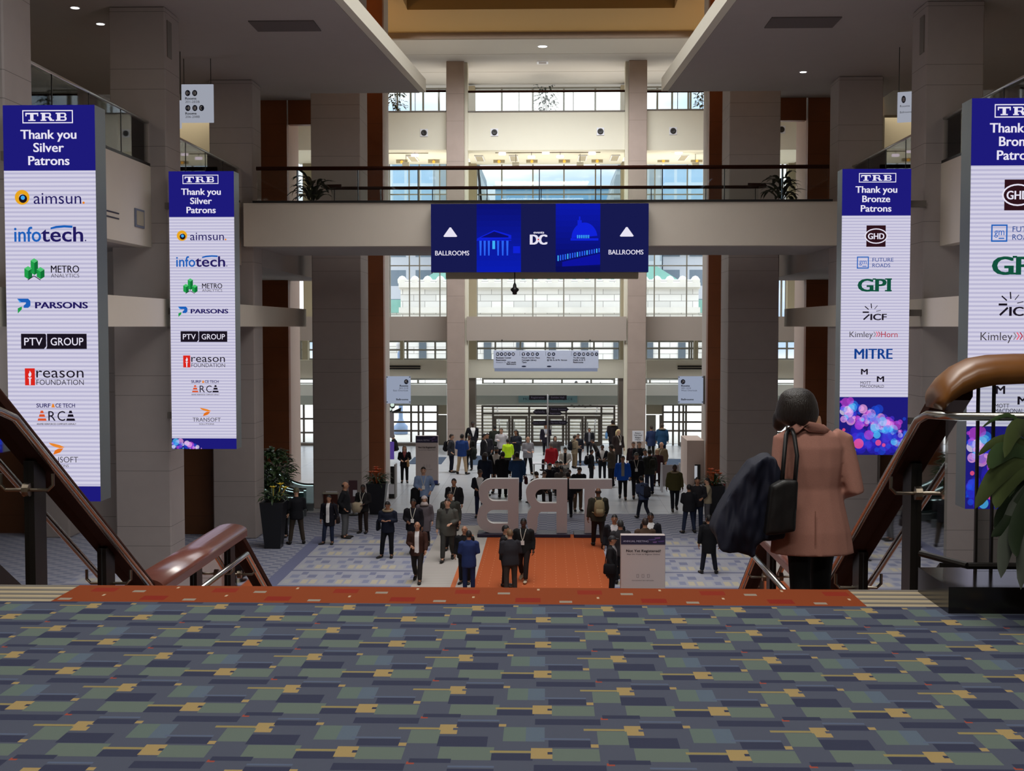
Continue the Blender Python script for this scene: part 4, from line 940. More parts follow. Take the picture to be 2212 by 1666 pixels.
# ================================================================== BIG LETTERS
def outline_mesh(loops, depth):
    cu = bpy.data.curves.new('outline', 'CURVE'); cu.dimensions = '2D'; cu.fill_mode = 'BOTH'; cu.extrude = depth/2
    for lp in loops:
        sp_ = cu.splines.new('POLY'); sp_.points.add(len(lp)-1); sp_.use_cyclic_u = True
        for i, p in enumerate(lp): sp_.points[i].co = (p[0], p[1], 0, 1)
    o = bpy.data.objects.new('outline', cu); COL.objects.link(o); me = bpy.data.meshes.new_from_object(o)
    bpy.data.objects.remove(o); bpy.data.curves.remove(cu); return me
def arc(cx, cy, rx, ry, a0, a1, n=12): return [(cx+rx*math.cos(math.radians(a0+(a1-a0)*i/n)), cy+ry*math.sin(math.radians(a0+(a1-a0)*i/n))) for i in range(n+1)]
LB_ = [[(990, 90)] + arc(640, 265, 185, 175, -90, -180, 8) + [(470, 380), (512, 430), (455, 495)] + arc(650, 625, 218, 190, 190, 90, 9) + [(985, 815)],
       [(845, 225)] + arc(660, 305, 78, 80, -90, -270, 10) + [(845, 385)], [(845, 505)] + arc(660, 595, 98, 90, -90, -270, 10) + [(845, 685)]]
LR_ = [[(1640, 95)] + arc(1270, 270, 185, 175, -90, -180, 8) + [(1100, 380), (1165, 470), (1112, 535), (1098, 620), (1105, 700), (1120, 760), (1130, 815), (1222, 815), (1240, 720), (1243, 610), (1258, 555), (1290, 530), (1495, 530), (1495, 815), (1635, 815)],
       [(1495, 230)] + arc(1300, 322, 88, 92, -90, -270, 10) + [(1495, 415)]]
LT_ = [[(1665, 100), (2235, 100), (2235, 225), (2012, 225), (2012, 815), (1870, 815), (1870, 225), (1665, 225)]]
LY = 40.7
M_LET = mat('letter_grey', '#9a8d8b', 0.55); M_LETE = mat('letter_edge', '#e4e2dc', 0.5); M_BASE = mat('letter_base', '#171128', .5)
def cpx(p): return at(960+p[0]/6.17, 1020+p[1]/6.17, LY)
for nm, loops, lab in (('B', LB_, 'big free-standing letter B seen from behind, leftmost of three'), ('R', LR_, 'big free-standing letter R seen from behind, in the middle'), ('T', LT_, 'big free-standing letter T seen from behind, next to the man with a beige backpack')):
    L2 = [[(cpx(p).x, cpx(p).z) for p in lp] for lp in loops]
    me = outline_mesh(L2, .32); me.materials.append(M_LET); me.materials.append(M_LETE)
    for v in me.vertices: v.co = Vector((v.co.x, LY+.16-v.co.z, v.co.y))
    me.update(); me.flip_normals()
    for p in me.polygons: p.material_index = 0 if abs(p.normal.y) > .5 else 1
    o = bpy.data.objects.new('giant_letter', me); COL.objects.link(o); tag(o, lab, 'letter', 'big standing letters')
for (xa, xb, lab) in ((1031, 1232, 'dark purple plinth under the big letters B and R'), (1240, 1352, 'dark purple plinth under the big letter T')):
    a, b_, c, d = px_rect(xa, 1149, xb, 1166, 40.5); o = MB().box(a, b_, 40.5, 41.3, 0.02, at(1180, 1020+815/6.17, 40.7).z-.004).build('letter_plinth', M_BASE); tag(bevel(o, .01, 1), lab, 'plinth', 'plinths of the big letters')

# ================================================================== FREE-STANDING SIGNS
def reg_sign(x0, y0, x1, y1, Y, label, ybase):
    a, b_, c, d = px_rect(x0, y0, x1, y1, Y); w = b_-a; h = d
    root = empty('registration_sign', ((a+b_)/2, Y, 0)); tag(root, label, 'sign', 'registration signs')
    bevel(MB().box(-w/2, w/2, 0, .30, 0.03, h).build('sign_board', mat('board_blush', '#b9aba5', .6), root), .01, 1)
    MB().box(-w/2-.05, w/2+.05, -.08, .38, 0, .03).build('sign_base', M_BLACK, root)
    org_ = Vector((-w/2, -.004, h)); Art().rect(0, 0, 100, 22, mat('sign_purple', '#1c1434', .5)).build('header_band', root, org_, Vector((w/100, 0, 0)), Vector((0, 0, -h/160)))
    Art().rect(0, 145, 100, 160, mat('sign_foot_blue', '#2e3c7c', .5)).build('foot_band', root, org_, Vector((w/100, 0, 0)), Vector((0, 0, -h/160))); A = Art()
    for i, (px_, py_, r) in enumerate(((70, 10, 9), (82, 6, 7), (90, 14, 8), (76, 16, 5))): A.poly([(px_-r, py_-1), (px_+r, py_-2.4), (px_+r*.8, py_+1.5), (px_-r*.6, py_+1.8)], mat('sign_galaxy_%d' % (i % 2), ('#46346a', '#6a4a7c')[i % 2], .5), 2)
    A.text('ANNUAL MEETING', 5, 62, 16, 4.5, mat('sign_silver', '#b6b0c4', .5), .0, 2)
    k = mat('sign_text', '#35303c', .5)
    A.text('Not Yet Registered?', 12, 90, 40, 6, k, .02, 2); A.text('Scan this Code to Register Online!', 14, 88, 47, 3.2, k, 0, 2)
    for x in (38, 50, 62): A.frame(x-2.5, 94, x+2.5, 102, .5, k, 2)
    A.text('Need assistance? See a staff member', 25, 75, 110, 2.4, k, 0, 2)
    A.build('sign_lettering', root, Vector((-w/2, -.004, h)), Vector((w/100, 0, 0)), Vector((0, 0, -h/160)))
    return root
reg_sign(1341, 1157, 1437, 1290, 31.2, 'white and purple registration sign close to the stairs beside the man in a black cap', 1290)
reg_sign(898, 942, 946, 1050, 54.1, 'white and purple registration sign behind the man in a blue shirt', 1050)
# badge return sign
p = at(1378, 942, 62); root = empty('badge_sign', (p.x, 62, 0)); tag(root, 'small white badge return sign on a stand before the right stone pier', 'sign')
a, b_, c, d = px_rect(1366, 931, 1390, 954, 62); w = b_-a
MB().box(-w/2, w/2, 0, .04, c, d).build('sign_panel', S_WH, root); MB().tube([(0, .06, .03), (0, .06, d-.1)], .03, 8).build('stand_pole', M_BLACK, root); MB().lathe([(.25, 0), (.25, .03), (.04, .05)], 0, .06, 14).build('stand_base', M_BLACK, root)
A = Art()
for i, t in enumerate(('Return', 'Your Used', 'Badges', 'Here')): A.text(t, 25 if i != 1 else 14, 75 if i != 1 else 86, 26+i*21, 12, S_INK, .02)
A.build('sign_lettering', root, Vector((-w/2, -.004, d)), Vector((w/100, 0, 0)), Vector((0, 0, -(d-c)/100)))
# A-frame board, seen from behind
q = onz(1450, 1064, 0); root = empty('a_frame_board', (q.x, q.y, 0)); tag(root, 'white A-frame board standing behind the man in an olive jacket', 'sign')
w = .82
for s in (-1, 1):
    MB().add([(s*w/2, 0, 0), (s*w/2-s*.07, 0, 0), (s*w/2-s*.07, .28, 1.2), (s*w/2, .28, 1.2), (s*w/2, .05, 0), (s*w/2-s*.07, .05, 0), (s*w/2-s*.07, .33, 1.2), (s*w/2, .33, 1.2)], [(0,1,2,3), (7,6,5,4), (0,4,5,1), (1,5,6,2), (2,6,7,3), (3,7,4,0)]).build('leg', S_WH, root)
    MB().add([(s*w/2, .62, 0), (s*w/2-s*.07, .62, 0), (s*w/2-s*.07, .34, 1.2), (s*w/2, .34, 1.2), (s*w/2, .67, 0), (s*w/2-s*.07, .67, 0), (s*w/2-s*.07, .39, 1.2), (s*w/2, .39, 1.2)], [(0,1,2,3), (7,6,5,4), (0,4,5,1), (1,5,6,2), (2,6,7,3), (3,7,4,0)]).build('leg', S_WH, root)
MB().add([(-.34, .09, .25), (.34, .09, .25), (.34, .29, 1.12), (-.34, .29, 1.12), (-.34, .12, .25), (.34, .12, .25), (.34, .32, 1.12), (-.34, .32, 1.12)], [(0,1,2,3), (7,6,5,4), (0,4,5,1), (1,5,6,2), (2,6,7,3), (3,7,4,0)]).build('board', mat('board_grey', '#a8a0a2', .6), root)
# ================================================================== PLANTS
def leaf(mb, base, yaw, pitch, L, w, droop, mi=0, seg=6, fold=.25):
    """an arched pointed blade"""
    base = Vector(base); vs = []; p = base.copy(); a = pitch; d0 = Vector((math.cos(yaw), math.sin(yaw), 0)); sd = Vector((-math.sin(yaw), math.cos(yaw), 0))
    for i in range(seg+1):
        t = i/seg; ww = w*math.sin(PI*min(1, .06+t*.94))**.8*.5 if i < seg else 0.0
        up = Vector((0, 0, 1))*math.cos(a) - d0*math.sin(a)
        vs += [p - sd*ww + up*ww*fold, p, p + sd*ww + up*ww*fold]
        p = p + (d0*math.cos(a) + Vector((0, 0, 1))*math.sin(a))*(L/seg); a -= droop/seg
    fs = []
    for i in range(seg):
        o = i*3; fs += [(o, o+1, o+4, o+3), (o+1, o+2, o+5, o+4)]
    mb.add(vs, fs, mi)
G1 = mat('leaf_green', '#3c5030', .45, noise=.3, nscale=6); G2 = mat('leaf_dark_green', '#1d2a18', .5, noise=.3, nscale=6); G3 = mat('leaf_sage', '#47532f', .4, noise=.25, nscale=8)
SOIL = mat('soil', '#1c1510', .95); POTB = mat('black_planter', '#1b1b1f', .4, noise=.1)
def foliage_plant(name, loc, label, cat, pot, leaves, group=None, sq=True):
    """pot = (r_bottom, r_top, height); leaves = (count, length, width, spread, height, droop, material)"""
    root = empty(name, loc); tag(root, label, cat, group)
    if pot:
        r0, r1, h = pot
        MB().lathe([(r0, 0), (r1, h), (r1*.9, h), (r1*.86, h-.06)], 0, 0, 4 if sq else 20, square=sq).build('planter', POTB, root)
        MB().lathe([(r1*.86, h-.08), (r1*.86, h-.05)], 0, 0, 4 if sq else 20, square=sq).build('soil', SOIL, root)
    rnd = random.Random(hash(label) % 1000 if False else sum(map(ord, label)))
    h0 = pot[2] if pot else 0
    n, L, w, spread, hh, droop, m = leaves
    mb = MB(); stm = MB()
    for k in range(n):
        yaw = rnd.uniform(0, 2*PI); r = spread*math.sqrt(rnd.random()); zb = h0 + hh*rnd.random()
        b_ = (r*math.cos(yaw)*.6, r*math.sin(yaw)*.6, zb)
        leaf(mb, b_, yaw+rnd.uniform(-.4, .4), rnd.uniform(.2, 1.2), L*rnd.uniform(.7, 1.15), w*rnd.uniform(.8, 1.1), droop*rnd.uniform(.7, 1.3))
        if k % 3 == 0: stm.tube([(b_[0]*.2, b_[1]*.2, h0-.05), (b_[0]*.7, b_[1]*.7, h0+(zb-h0)*.6), b_], .012, 5)
    mb.build('foliage', m, root); stm.build('stems', G2, root)
    return root
# big drooping plant at the right edge of the landing
p = at(2345, 960, 6.05)
root = empty('potted_plant', (p.x, 6.05, Z1)); tag(root, 'large drooping plant with long green leaves in front of the landing guard glass', 'plant')
MB().lathe([(.17, 0), (.21, .60), (.19, .60), (.18, .56)], 0, 0, 22).build('planter', POTB, root, True); MB().lathe([(.18, .55), (.18, .57)], 0, 0, 22).build('soil', SOIL, root)
def leaf_px(mb, pts, w, Y0, Y1, fold=.25):
    """a long leaf whose midrib runs through the given photo points at distance Y0..Y1"""
    n = len(pts); P = [at(px, py, Y0+(Y1-Y0)*i/(n-1)) - Vector(root.location) for i, (px, py) in enumerate(pts)]
    Q = []
    for i in range(n-1):
        for t in (0, .33, .66):
            a = P[max(i-1, 0)]; b_ = P[i]; c = P[i+1]; d = P[min(i+2, n-1)]
            Q.append(.5*((2*b_)+(c-a)*t+(2*a-5*b_+4*c-d)*t*t+(3*b_-a-3*c+d)*t**3))
    Q.append(P[-1]); m = len(Q); vs = []
    for i, q in enumerate(Q):
        t = i/(m-1); d = (Q[min(i+1, m-1)]-Q[max(i-1, 0)]).normalized()
        sd = d.cross(Vector((.25, -1, .2))).normalized(); nn = sd.cross(d)
        ww = w*.5*max(0.0, math.sin(PI*min(1, .10+t*.90)))**.7 if i < m-1 else 0
        vs += [q-sd*ww-nn*ww*fold, q, q+sd*ww-nn*ww*fold]
    fs = []
    for i in range(m-1):
        o = i*3; fs += [(o, o+1, o+4, o+3), (o+1, o+2, o+5, o+4)]
    mb.add(vs, fs)
LEAVES = [([(2235,985),(2200,950),(2150,955),(2112,985)], .05, 6.0, 5.9, 0), ([(2240,990),(2195,965),(2155,985),(2135,1012)], .10, 6.0, 5.86, 1), ([(2236,1000),(2190,1000),(2145,1040),(2106,1100)], .105, 6.0, 5.85, 0),
    ([(2240,1005),(2200,1020),(2165,1060),(2150,1100)], .10, 6.0, 5.88, 0), ([(2238,960),(2215,925),(2190,935),(2170,990)], .09, 6.0, 5.85, 0), ([(2245,1030),(2215,1080),(2180,1130),(2140,1160)], .085, 6.0, 5.9, 2),
    ([(2240,1040),(2200,1100),(2175,1180),(2162,1250)], .10, 6.0, 5.86, 3), ([(2246,1040),(2215,1100),(2195,1160),(2196,1205)], .09, 6.0, 5.84, 2), ([(2250,1050),(2228,1120),(2215,1190),(2205,1275)], .10, 6.0, 5.85, 3),
    ([(2250,980),(2222,985),(2195,1025),(2180,1075)], .09, 6.02, 5.95, 1), ([(2242,1000),(2215,1005),(2198,1040),(2200,1095)], .11, 6.05, 5.98, 2), ([(2250,1040),(2205,1075),(2165,1110),(2150,1150)], .07, 6.1, 6.0, 2), ([(2250, 1000), (2205, 1050), (2190, 1120), (2180,1190)], .12, 6.1, 6.02, 2), ([(2235,960),(2190,900),(2150,905),(2120,925)], .02, 6.0, 5.95, 1), ([(2250,1080),(2230,1150),(2225,1210),(2226,1260)], .10, 6.02, 5.95, 2)]
lm = [G3, G1, G2, mat('leaf_grey_green', '#4a5048', .4)]
for pts, w, y0, y1, k in LEAVES:
    mb = MB(); leaf_px(mb, pts, w, y0, y1); mb.build('leaf', lm[k], root, True)
MB().tube([(-.05, 0, .55), (-.13, -.02, .75), (-.23, -.05, .95)], .012, 6).tube([(0.0, 0, .55), (-.08, -.05, .7), (-.2, -.08, .85)], .012, 6).build('stems', G1, root)
# plants on the bridge
for (px, y0, Y, lab) in ((675, 436, 42.5, 'leafy potted plant on the left end of the bridge behind the glass'), (1688, 434, 42.5, 'leafy potted plant on the right end of the bridge behind the glass')):
    p = at(px, y0, Y); foliage_plant('potted_plant', (p.x, Y, zt-.1), lab, 'plant', (.20, .27, .40), (40, .75, .18, .36, .75, 1.6, G2), 'potted plants on the bridge', sq=False)
# big planters with flowers on the lower floor
FLO = mat('flower_orange', '#d8642e', .6); FLY = mat('flower_yellow', '#e8c63a', .6)
for (px, yb, Y0, hpot, fl, lab) in ((592, 1183, None, 1.45, FLY, 'tall black tapered planter with yellow flowers beside the third left column'), (815, 1110, None, 1.15, FLO, 'tall black tapered planter with orange flowers before the left wood pillar'), (1541, 1116, None, 1.15, FLO, 'tall black planter with orange flowers beside the brochure stand')):
    q = onz(px, yb, 0)
    r = foliage_plant('flower_planter', (q.x, q.y, 0), lab, 'planter', (.34, .52, hpot), (60, .42, .07, .42, .25, 1.5, G1), 'flower planters')
    rnd = random.Random(int(px)); fb = MB()
    for k in range(7 if fl is FLO else 3):
        a = rnd.uniform(0, 2*PI); rr = rnd.uniform(.05, .38); bx, by = rr*math.cos(a), rr*math.sin(a); hz = hpot+rnd.uniform(.35, .55)
        fb.tube([(bx*.5, by*.5, hpot), (bx, by, hz)], .01, 5)
        for j in range(6): leaf(fb, (bx, by, hz-.02), j*PI/3+a, .7, .16, .08, .5, seg=3)
    fb.build('flowers', fl, r)
# bushy tree behind the third left column
q = at(588, 1000, 42.15)
root = empty('indoor_tree', (q.x-.05, 42.55, 0)); tag(root, 'bushy green indoor tree by the escalator behind the third left column', 'tree')
MB().lathe([(.35, 0), (.42, .6), (.38, .6), (.36, .55)], 0, 0, 20).build('planter', POTB, root, True); MB().tube([(0, 0, .5), (.05, 0, 1.2), (-.03, .05, 1.9)], [.06, .05, .03], 7).build('trunk', mat('bark', '#3a2c20', .9), root)
rnd = random.Random(4); mb = MB()
for k in range(520):
    a = rnd.uniform(0, 2*PI); r = .70*rnd.random()**.4; zz = 1.3+1.35*rnd.random(); sc = math.sin(PI*min(1, max(0.1, (zz-1.15)/1.65)))
    leaf(mb, (r*sc*math.cos(a), r*sc*math.sin(a), zz), a, rnd.uniform(-.3, .8), .32, .13, 1.0, seg=3)
mb.build('crown', G1, root)
# hanging greenery on the roof gallery
for (px, py, sp_, lab) in ((853, 222, .55, 'leafy plant against the sky in the left clerestory'), (1178, 210, .55, 'leafy plant against the sky in the middle clerestory'), (1516, 214, .30, 'small leafy plant against the sky in the right clerestory')):
    p = at(px, py, 70.5); root = empty('gallery_plant', (p.x, 70.5, at({853: 782, 1178: 1180, 1516: 1578}[px], 324, 67.0).z+.505)); tag(root, lab, 'plant', 'plants on the roof gallery')
    rnd = random.Random(px); mb = MB()
    for k in range(110 if sp_ > .4 else 60):
        a = rnd.uniform(0, 2*PI); r = sp_*1.15*rnd.random()**.5; zz = 1.66+(rnd.uniform(.5, 1.9) if sp_ > .4 else rnd.uniform(.7, 1.6))
        leaf(mb, (r*math.cos(a), r*math.sin(a), zz), a, rnd.uniform(-.6, .5), .26, .13, 1.0, seg=3)
    mb.build('foliage', G2, root)
    MB().tube([(0, 0, 1.0), (.05, 0, 2.4), (0, .05, 3.2)], .02, 5).tube([(0.05, 0, 1.0), (-.12, 0, 2.4), (-.25, .05, 3.0)], .015, 5).tube([(0.0, 0, 1.0), (.15, 0, 2.4), (.28, .05, 2.9)], .015, 5).build('stems', G2, root)
    MB().lathe([(.25, 0), (.36, 1.1), (.30, 1.1)], 0, 0, 14).build('planter', POTB, root, True)

# ================================================================== ESCALATORS
M_ESG = glass_mat('escalator_glass', (.55, .62, .62), .06); STEEL = mat('escalator_steel', '#8d9496', .3, metal=.8); LITE = emis('escalator_light', '#cfeef0', .9)
for (ya, yb, lab) in ((43.1, 44.5, 'nearer escalator rising to the left beside the third left column'), (45.0, 46.4, 'farther escalator rising to the left behind the nearer one')):
    xe = -8.75
    root = empty('escalator', (xe-1.5, (ya+yb)/2, 0)); tag(root, lab, 'escalator', 'escalators'); inv = Matrix.Translation(-Vector(root.location))
    def ech(mb, nm, m, sm=False):
        o = mb.build(nm, m, root, sm); o.matrix_parent_inverse = inv; return o
    prof = [(xe, 0), (xe-1.0, 0)]; n = 8
    path = [(xe, .98), (xe-.2, .98)] + [(xe-.2-.8*i/6, .98+.31*.8*(i/6)**2) for i in range(1, 7)]
    x, z = path[-1]; path += [(x-4.2, z+4.2*.62)]
    for k, y in enumerate((ya, yb)):
        ech(MB().tube([(px_, y, pz) for px_, pz in path], .045, 8), 'handrail', M_BLACK, True)
        pl = [(px_, pz-.05) for px_, pz in path] + [(px_, pz-.72) for px_, pz in reversed(path)]
        ech(MB().prism(pl, 'y', y-.01, y+.01), 'glass_panel', M_ESG)
        ech(MB().tube([(px_, y-.05, pz-.03) for px_, pz in path], .018, 6), 'rail_light', LITE)
        ech(MB().tube([(px_, y-.03, pz-.74) for px_, pz in path], .05, 6), 'skirt_light', STEEL)
        pl = [(px_, pz-.74) for px_, pz in path] + [(path[-1][0], path[-1][1]-1.6), (xe-1.2, 0), (xe, 0)]
        ech(MB().prism(pl, 'y', y-.06, y+.06), 'truss_side', STEEL)
    sb = MB(); xx, zz = xe-.2, .02
    for i in range(16): 
        sb.box(xx, xx-.4, ya+.07, yb-.07, max(0, zz-.2), zz+.02); xx -= .34; zz += 0 if i < 3 else .2
    ech(sb, 'step_band', M_BLACK)
# low counter / podium furniture by the columns
q = onz(714, 1100, 0); root = empty('podium_desk', (q.x, q.y, 0)); tag(root, 'small brown wooden podium desk in front of the broad left column', 'desk')
a, b_, c, d = px_rect(698, 1062, 732, 1100, q.y); w = b_-a
bevel(MB().box(-w/2+.03, w/2-.03, -.02, .43, 0.0, d-.1).build('body', mat('podium_wood', '#4a1f12', .4), root), .02, 1); bevel(MB().box(-w/2, w/2, -.06, .47, d-.1, d-.04).build('top', mat('podium_top', '#b5ad9c', .4), root), .01, 1); MB().box(-w/2+.12, w/2-.05, .02, .35, d-.04, d).build('sign_holder', S_WH, root)
q = onz(763, 1113, 0); root = empty('poster_stand', (q.x, q.y, 0)); tag(root, 'narrow grey poster stand between the bald man and the broad left column', 'stand')
a, b_, c, d = px_rect(757, 1038, 768, 1075, q.y)
MB().box(-.16, .16, -.03, .03, c-.2, d).build('panel', mat('poster_dark', '#4a2f33', .5), root); MB().box(.0, .15, -.035, -.03, c+.05, d-.35).build('leaflet', S_WH, root); MB().tube([(0, 0, .03), (0, 0, c-.2)], .03, 8).build('pole', M_CHROME, root); MB().lathe([(.22, 0), (.22, .03)], 0, 0, 16).build('base', M_BLACK, root)
q = onz(1560, 1108, 0); root = empty('brochure_stand', (q.x, q.y, 0)); tag(root, 'grey and red brochure stand right of the orange flower planter', 'stand')
a, b_, c, d = px_rect(1552, 1044, 1570, 1104, q.y); w = b_-a
MB().box(-w/2, w/2, 0, .12, 0.0, d).build('back_panel', mat('stand_grey', '#9d9894', .5), root)
for z0, z1, m_ in ((d*.86, d*.98, mat('brochure_red', '#8a2f2c', .5)), (d*.70, d*.85, mat('brochure_blue', '#5a6f84', .5)), (d*.44, d*.62, S_WH), (d*.05, d*.38, mat('brochure_red', '#8a2f2c', .5))): MB().box(-w/2+.05, w/2-.05, -.03, -.001, z0, z1).build('brochure', m_, root)
# white partition with a digital display
a, b_, c, d = px_rect(1484, 952, 1521, 1045, 54.0)
struct(MB().box(a, b_, 54.0, 56.5, 0, d).build('wall_partition', mat('blush_plaster', '#c0aca0', .8)), 'low pinkish partition wall at the right of the lobby')
a2, b2, c2, d2 = px_rect(1501, 1004, 1513, 1034, 53.7); root = empty('digital_kiosk', ((a2+b2)/2, 53.75, 0)); tag(root, 'slim dark display kiosk before the pinkish partition', 'kiosk')
w = b2-a2; MB().box(-w/2, w/2, -.06, .06, .12, d2).build('case', M_BLACK, root); MB().box(-w/2-.02, -w/2+.1, -.08, -.061, c2, d2-.05).build('side_light', emis('kiosk_white', '#c8ccd4', .6), root); MB().box(-w/2-.05, w/2+.05, -.15, .15, 0, .12).build('base', M_CHROME, root)
# column of screens left of the lobby
q = onz(834, 1020, 0); root = empty('screen_tower', (q.x, q.y, 0)); tag(root, 'dark tower with side screens and floodlights beside the left wood pillar', 'display')
def zz_(y): return at(834, y, q.y).z
MB().box(-.10, .08, -.08, .12, 0, zz_(876)).build('truss_post', mat('tower_metal', '#3b3532', .5, metal=.3), root)
for (y0, y1, m_, nm) in ((890, 948, mat('screen_off', '#6f6668', .5), 'upper_screen'), (957, 995, emis('screen_purple', '#54408c', .8), 'lower_screen')):
    x1 = at(848, 950, q.y).x - q.x; MB().add([(.10, -.05, zz_(y1)+.06), (x1, .5, zz_(y1)), (x1, .5, zz_(y0)), (.10, -.05, zz_(y0)+.06), (.10, .05, zz_(y1)+.06), (x1, .6, zz_(y1)), (x1, .6, zz_(y0)), (.10, .05, zz_(y0)+.06)], [(0,1,2,3), (7,6,5,4), (0,4,5,1), (1,5,6,2), (2,6,7,3), (3,7,4,0)]).build(nm, m_, root)
for (xo, yo, r, t) in ((.32, 878, .13, 'a'), (.22, 887, .10, 'b')):
    o = MB().lathe([(.05, 0), (r, .05), (r, .22), (r*.8, .24)], 0, 0, 14).build('floodlight', M_BLACK, root, True); o.location = (xo, -.05, zz_(yo)); o.rotation_euler = (1.2, .3, 0)
    MB().lathe([(r*.75, .235), (r*.75, .25)], 0, 0, 12).build('lens', emis('flood_lens', '#d8ece0', .9), o)
leafm = MB()
MB().add([(.30, -.1, zz_(889)), (.75, -.1, zz_(880)), (.72, -.1, zz_(888)), (.74, .05, zz_(890)), (.3, .05, zz_(893))], [(0,1,2), (0,2,3,4), (0,4,3,2,1)]).build('barn_door', M_BLACK, root)
q = onz(847, 1077, 0); root = empty('info_kiosk', (q.x, q.y, 0)); tag(root, 'white and grey info kiosk behind the orange flower planter on the left', 'kiosk')
a, b_, c, d = px_rect(839, 1004, 854, 1077, q.y); w = b_-a
MB().box(-w/2, w/2-.05, 0, .5, .18, d-.8).build('body', S_WH, root); MB().box(-w/2, w/2-.05, .02, .5, 0, .18).build('plinth', M_BLACK, root); MB().box(w/2-.05, w/2, -.02, .55, 0, d).build('side_panel', mat('stand_grey', '#9d9894', .5), root); MB().box(-w/2+.04, w/2-.06, .25, .3, d-.8, d-.1).build('screen', M_BLACK, root)
# white tall panel left of the flower planter's right edge
# table in the seated group
q = at(1180, 1000, 55.7); root = empty('standing_table', (q.x, 55.75, 0)); tag(root, 'white-topped table at the foot of the direction post', 'table')
h = q.z; bevel(MB().box(-.62, .62, -.3, .3, h-.05, h).build('table_top', S_WH, root), .02, 1)
for sx in (-1, 1):
    for sy in (-1, 1): MB().box(sx*.55-.03, sx*.55+.03, sy*.24-.03, sy*.24+.03, 0, h-.05).build('leg', M_CHROME, root)

# ================================================================== LAMPS, SPEAKERS, VENTS
def downlight(px, py, z, lab, r=.09, group='round ceiling downlights', s=3.0):
    d = ray(px, py); t = (z-6.9)/d.z; p = EYE+d*t
    root = empty('downlight', (p.x, p.y, z)); tag(root, lab, 'ceiling light', group)
    MB().lathe([(r*1.25, -.012), (r*1.25, 0)], 0, 0, 20).build('trim_ring', S_WH, root); MB().lathe([(r, -.02), (r, -.013)], 0, 0, 20).build('lamp', emis('downlight_glow', '#ffffff', s), root)
downlight(162, 16, ZS, 'round downlight, upper of two in the left balcony ceiling', .10); downlight(217, 51, ZS, 'round downlight, lower of two in the left balcony ceiling', .10)
downlight(1172, 100, 20.88, 'round greenish downlight in the middle of the white ceiling', .22, 'round ceiling downlights', 1.1); downlight(1735, 155, ZS, 'small round downlight in the right soffit', .10, s=.8)
d = ray(1172, 135); p = EYE+d*((20.88-6.9)/d.z); root = empty('ceiling_vent', (p.x, p.y, 20.88)); tag(root, 'small rectangular vent in the white ceiling', 'vent')
MB().box(-.3, .3, -.35, .35, -.02, 0).build('frame', S_WH, root); MB().box(-.2, .2, -.22, .22, -.03, -.02).build('grille', M_SOFFIT, root)
for (px, py, bay) in ((916, 287, 'left bay'), (1068, 286, 'middle bay left'), (1297, 284, 'middle bay right'), (1454, 283, 'right bay'), (1688, 280, 'far right slot')):
    p = at(px, py, 66.98); root = empty('wall_speaker', (p.x, 66.98, p.z)); tag(root, f'round black speaker on a white plate on the {bay} spandrel', 'speaker', 'round speakers on the spandrel')
    MB().box(-.2, .2, -.03, .02, -.2, .2).build('plate', S_WH, root); o = MB().lathe([(.155, 0), (.155, .04), (.12, .05), (.05, .03)], 0, 0, 20).build('speaker_cone', M_BLACK, root, True); o.rotation_euler = (PI/2, 0, 0); o.location = (0, -.03, 0)
# track lights and recessed downlights under the gallery soffit
ZG = at(1180, 324, 67.0).z-.10
WOK = 0
for (px, py, lab) in ((896, 333, 'left bay'), (1085, 330, 'middle bay, leftmost'), (1148, 337, 'middle bay, second from the left'), (1179, 328, 'middle bay, third from the left'), (1210, 336, 'middle bay, fourth from the left'), (1279, 329, 'middle bay, rightmost'), (1466, 328, 'right bay')):
    p = at(px, py+2, 67.85); root = empty('track_lamp', (p.x, 67.85, p.z)); tag(root, f'bright pinkish white lamp head under the gallery soffit, {lab}', 'lamp', 'track lamps under the gallery')
    bevel(MB().box(-.20, .20, -.08, .08, -.09, .07).build('lamp_head', emis('track_glow', '#ffeefa', 2.2), root), .05, 2); MB().tube([(0, .02, .05), (0, .02, ZG+.12-p.z)], .015, 6).build('stem', M_FRAMED, root)
for (xa, xb, lab) in ((830, 925, 'left'), (1070, 1297, 'middle'), (1450, 1525, 'right')):
    a, b_ = at(xa, 328, 67.95).x, at(xb, 328, 67.95).x; z = at(1180, 329, 67.95).z
    o = MB().box(a, b_, 67.93, 67.98, z-.04, z).box(a+.5, b_-.5, 67.93, 67.98, z-.01, ZG+.09).build('lighting_track', M_PIER); tag(o, f'long thin lighting track under the {lab} gallery soffit', 'track', 'lighting tracks')
for (px, py, lab) in ((868, 347, 'left bay, left one'), (937, 347, 'left bay, right one'), (1078, 346, 'middle bay, leftmost'), (1149, 346, 'middle bay, second'), (1219, 346, 'middle bay, third'), (1290, 345, 'middle bay, rightmost'), (1433, 344, 'right bay, left one'), (1505, 343, 'right bay, right one')):
    p = at(px, py, 71.0); root = empty('recessed_lamp', (p.x, 71.0, ZG+.09)); tag(root, f'small orange recessed lamp under the gallery soffit, {lab}', 'ceiling light', 'recessed lamps of the gallery')
    MB().box(-.32, .32, -.05, .15, -.14, 0.05).build('housing', M_PIER, root); MB().ball((0, -.06, -.08), .085, .05, .085, 12, 8).build('bulb', emis('amber_glow', '#ffb84a', 1.4), root, True)
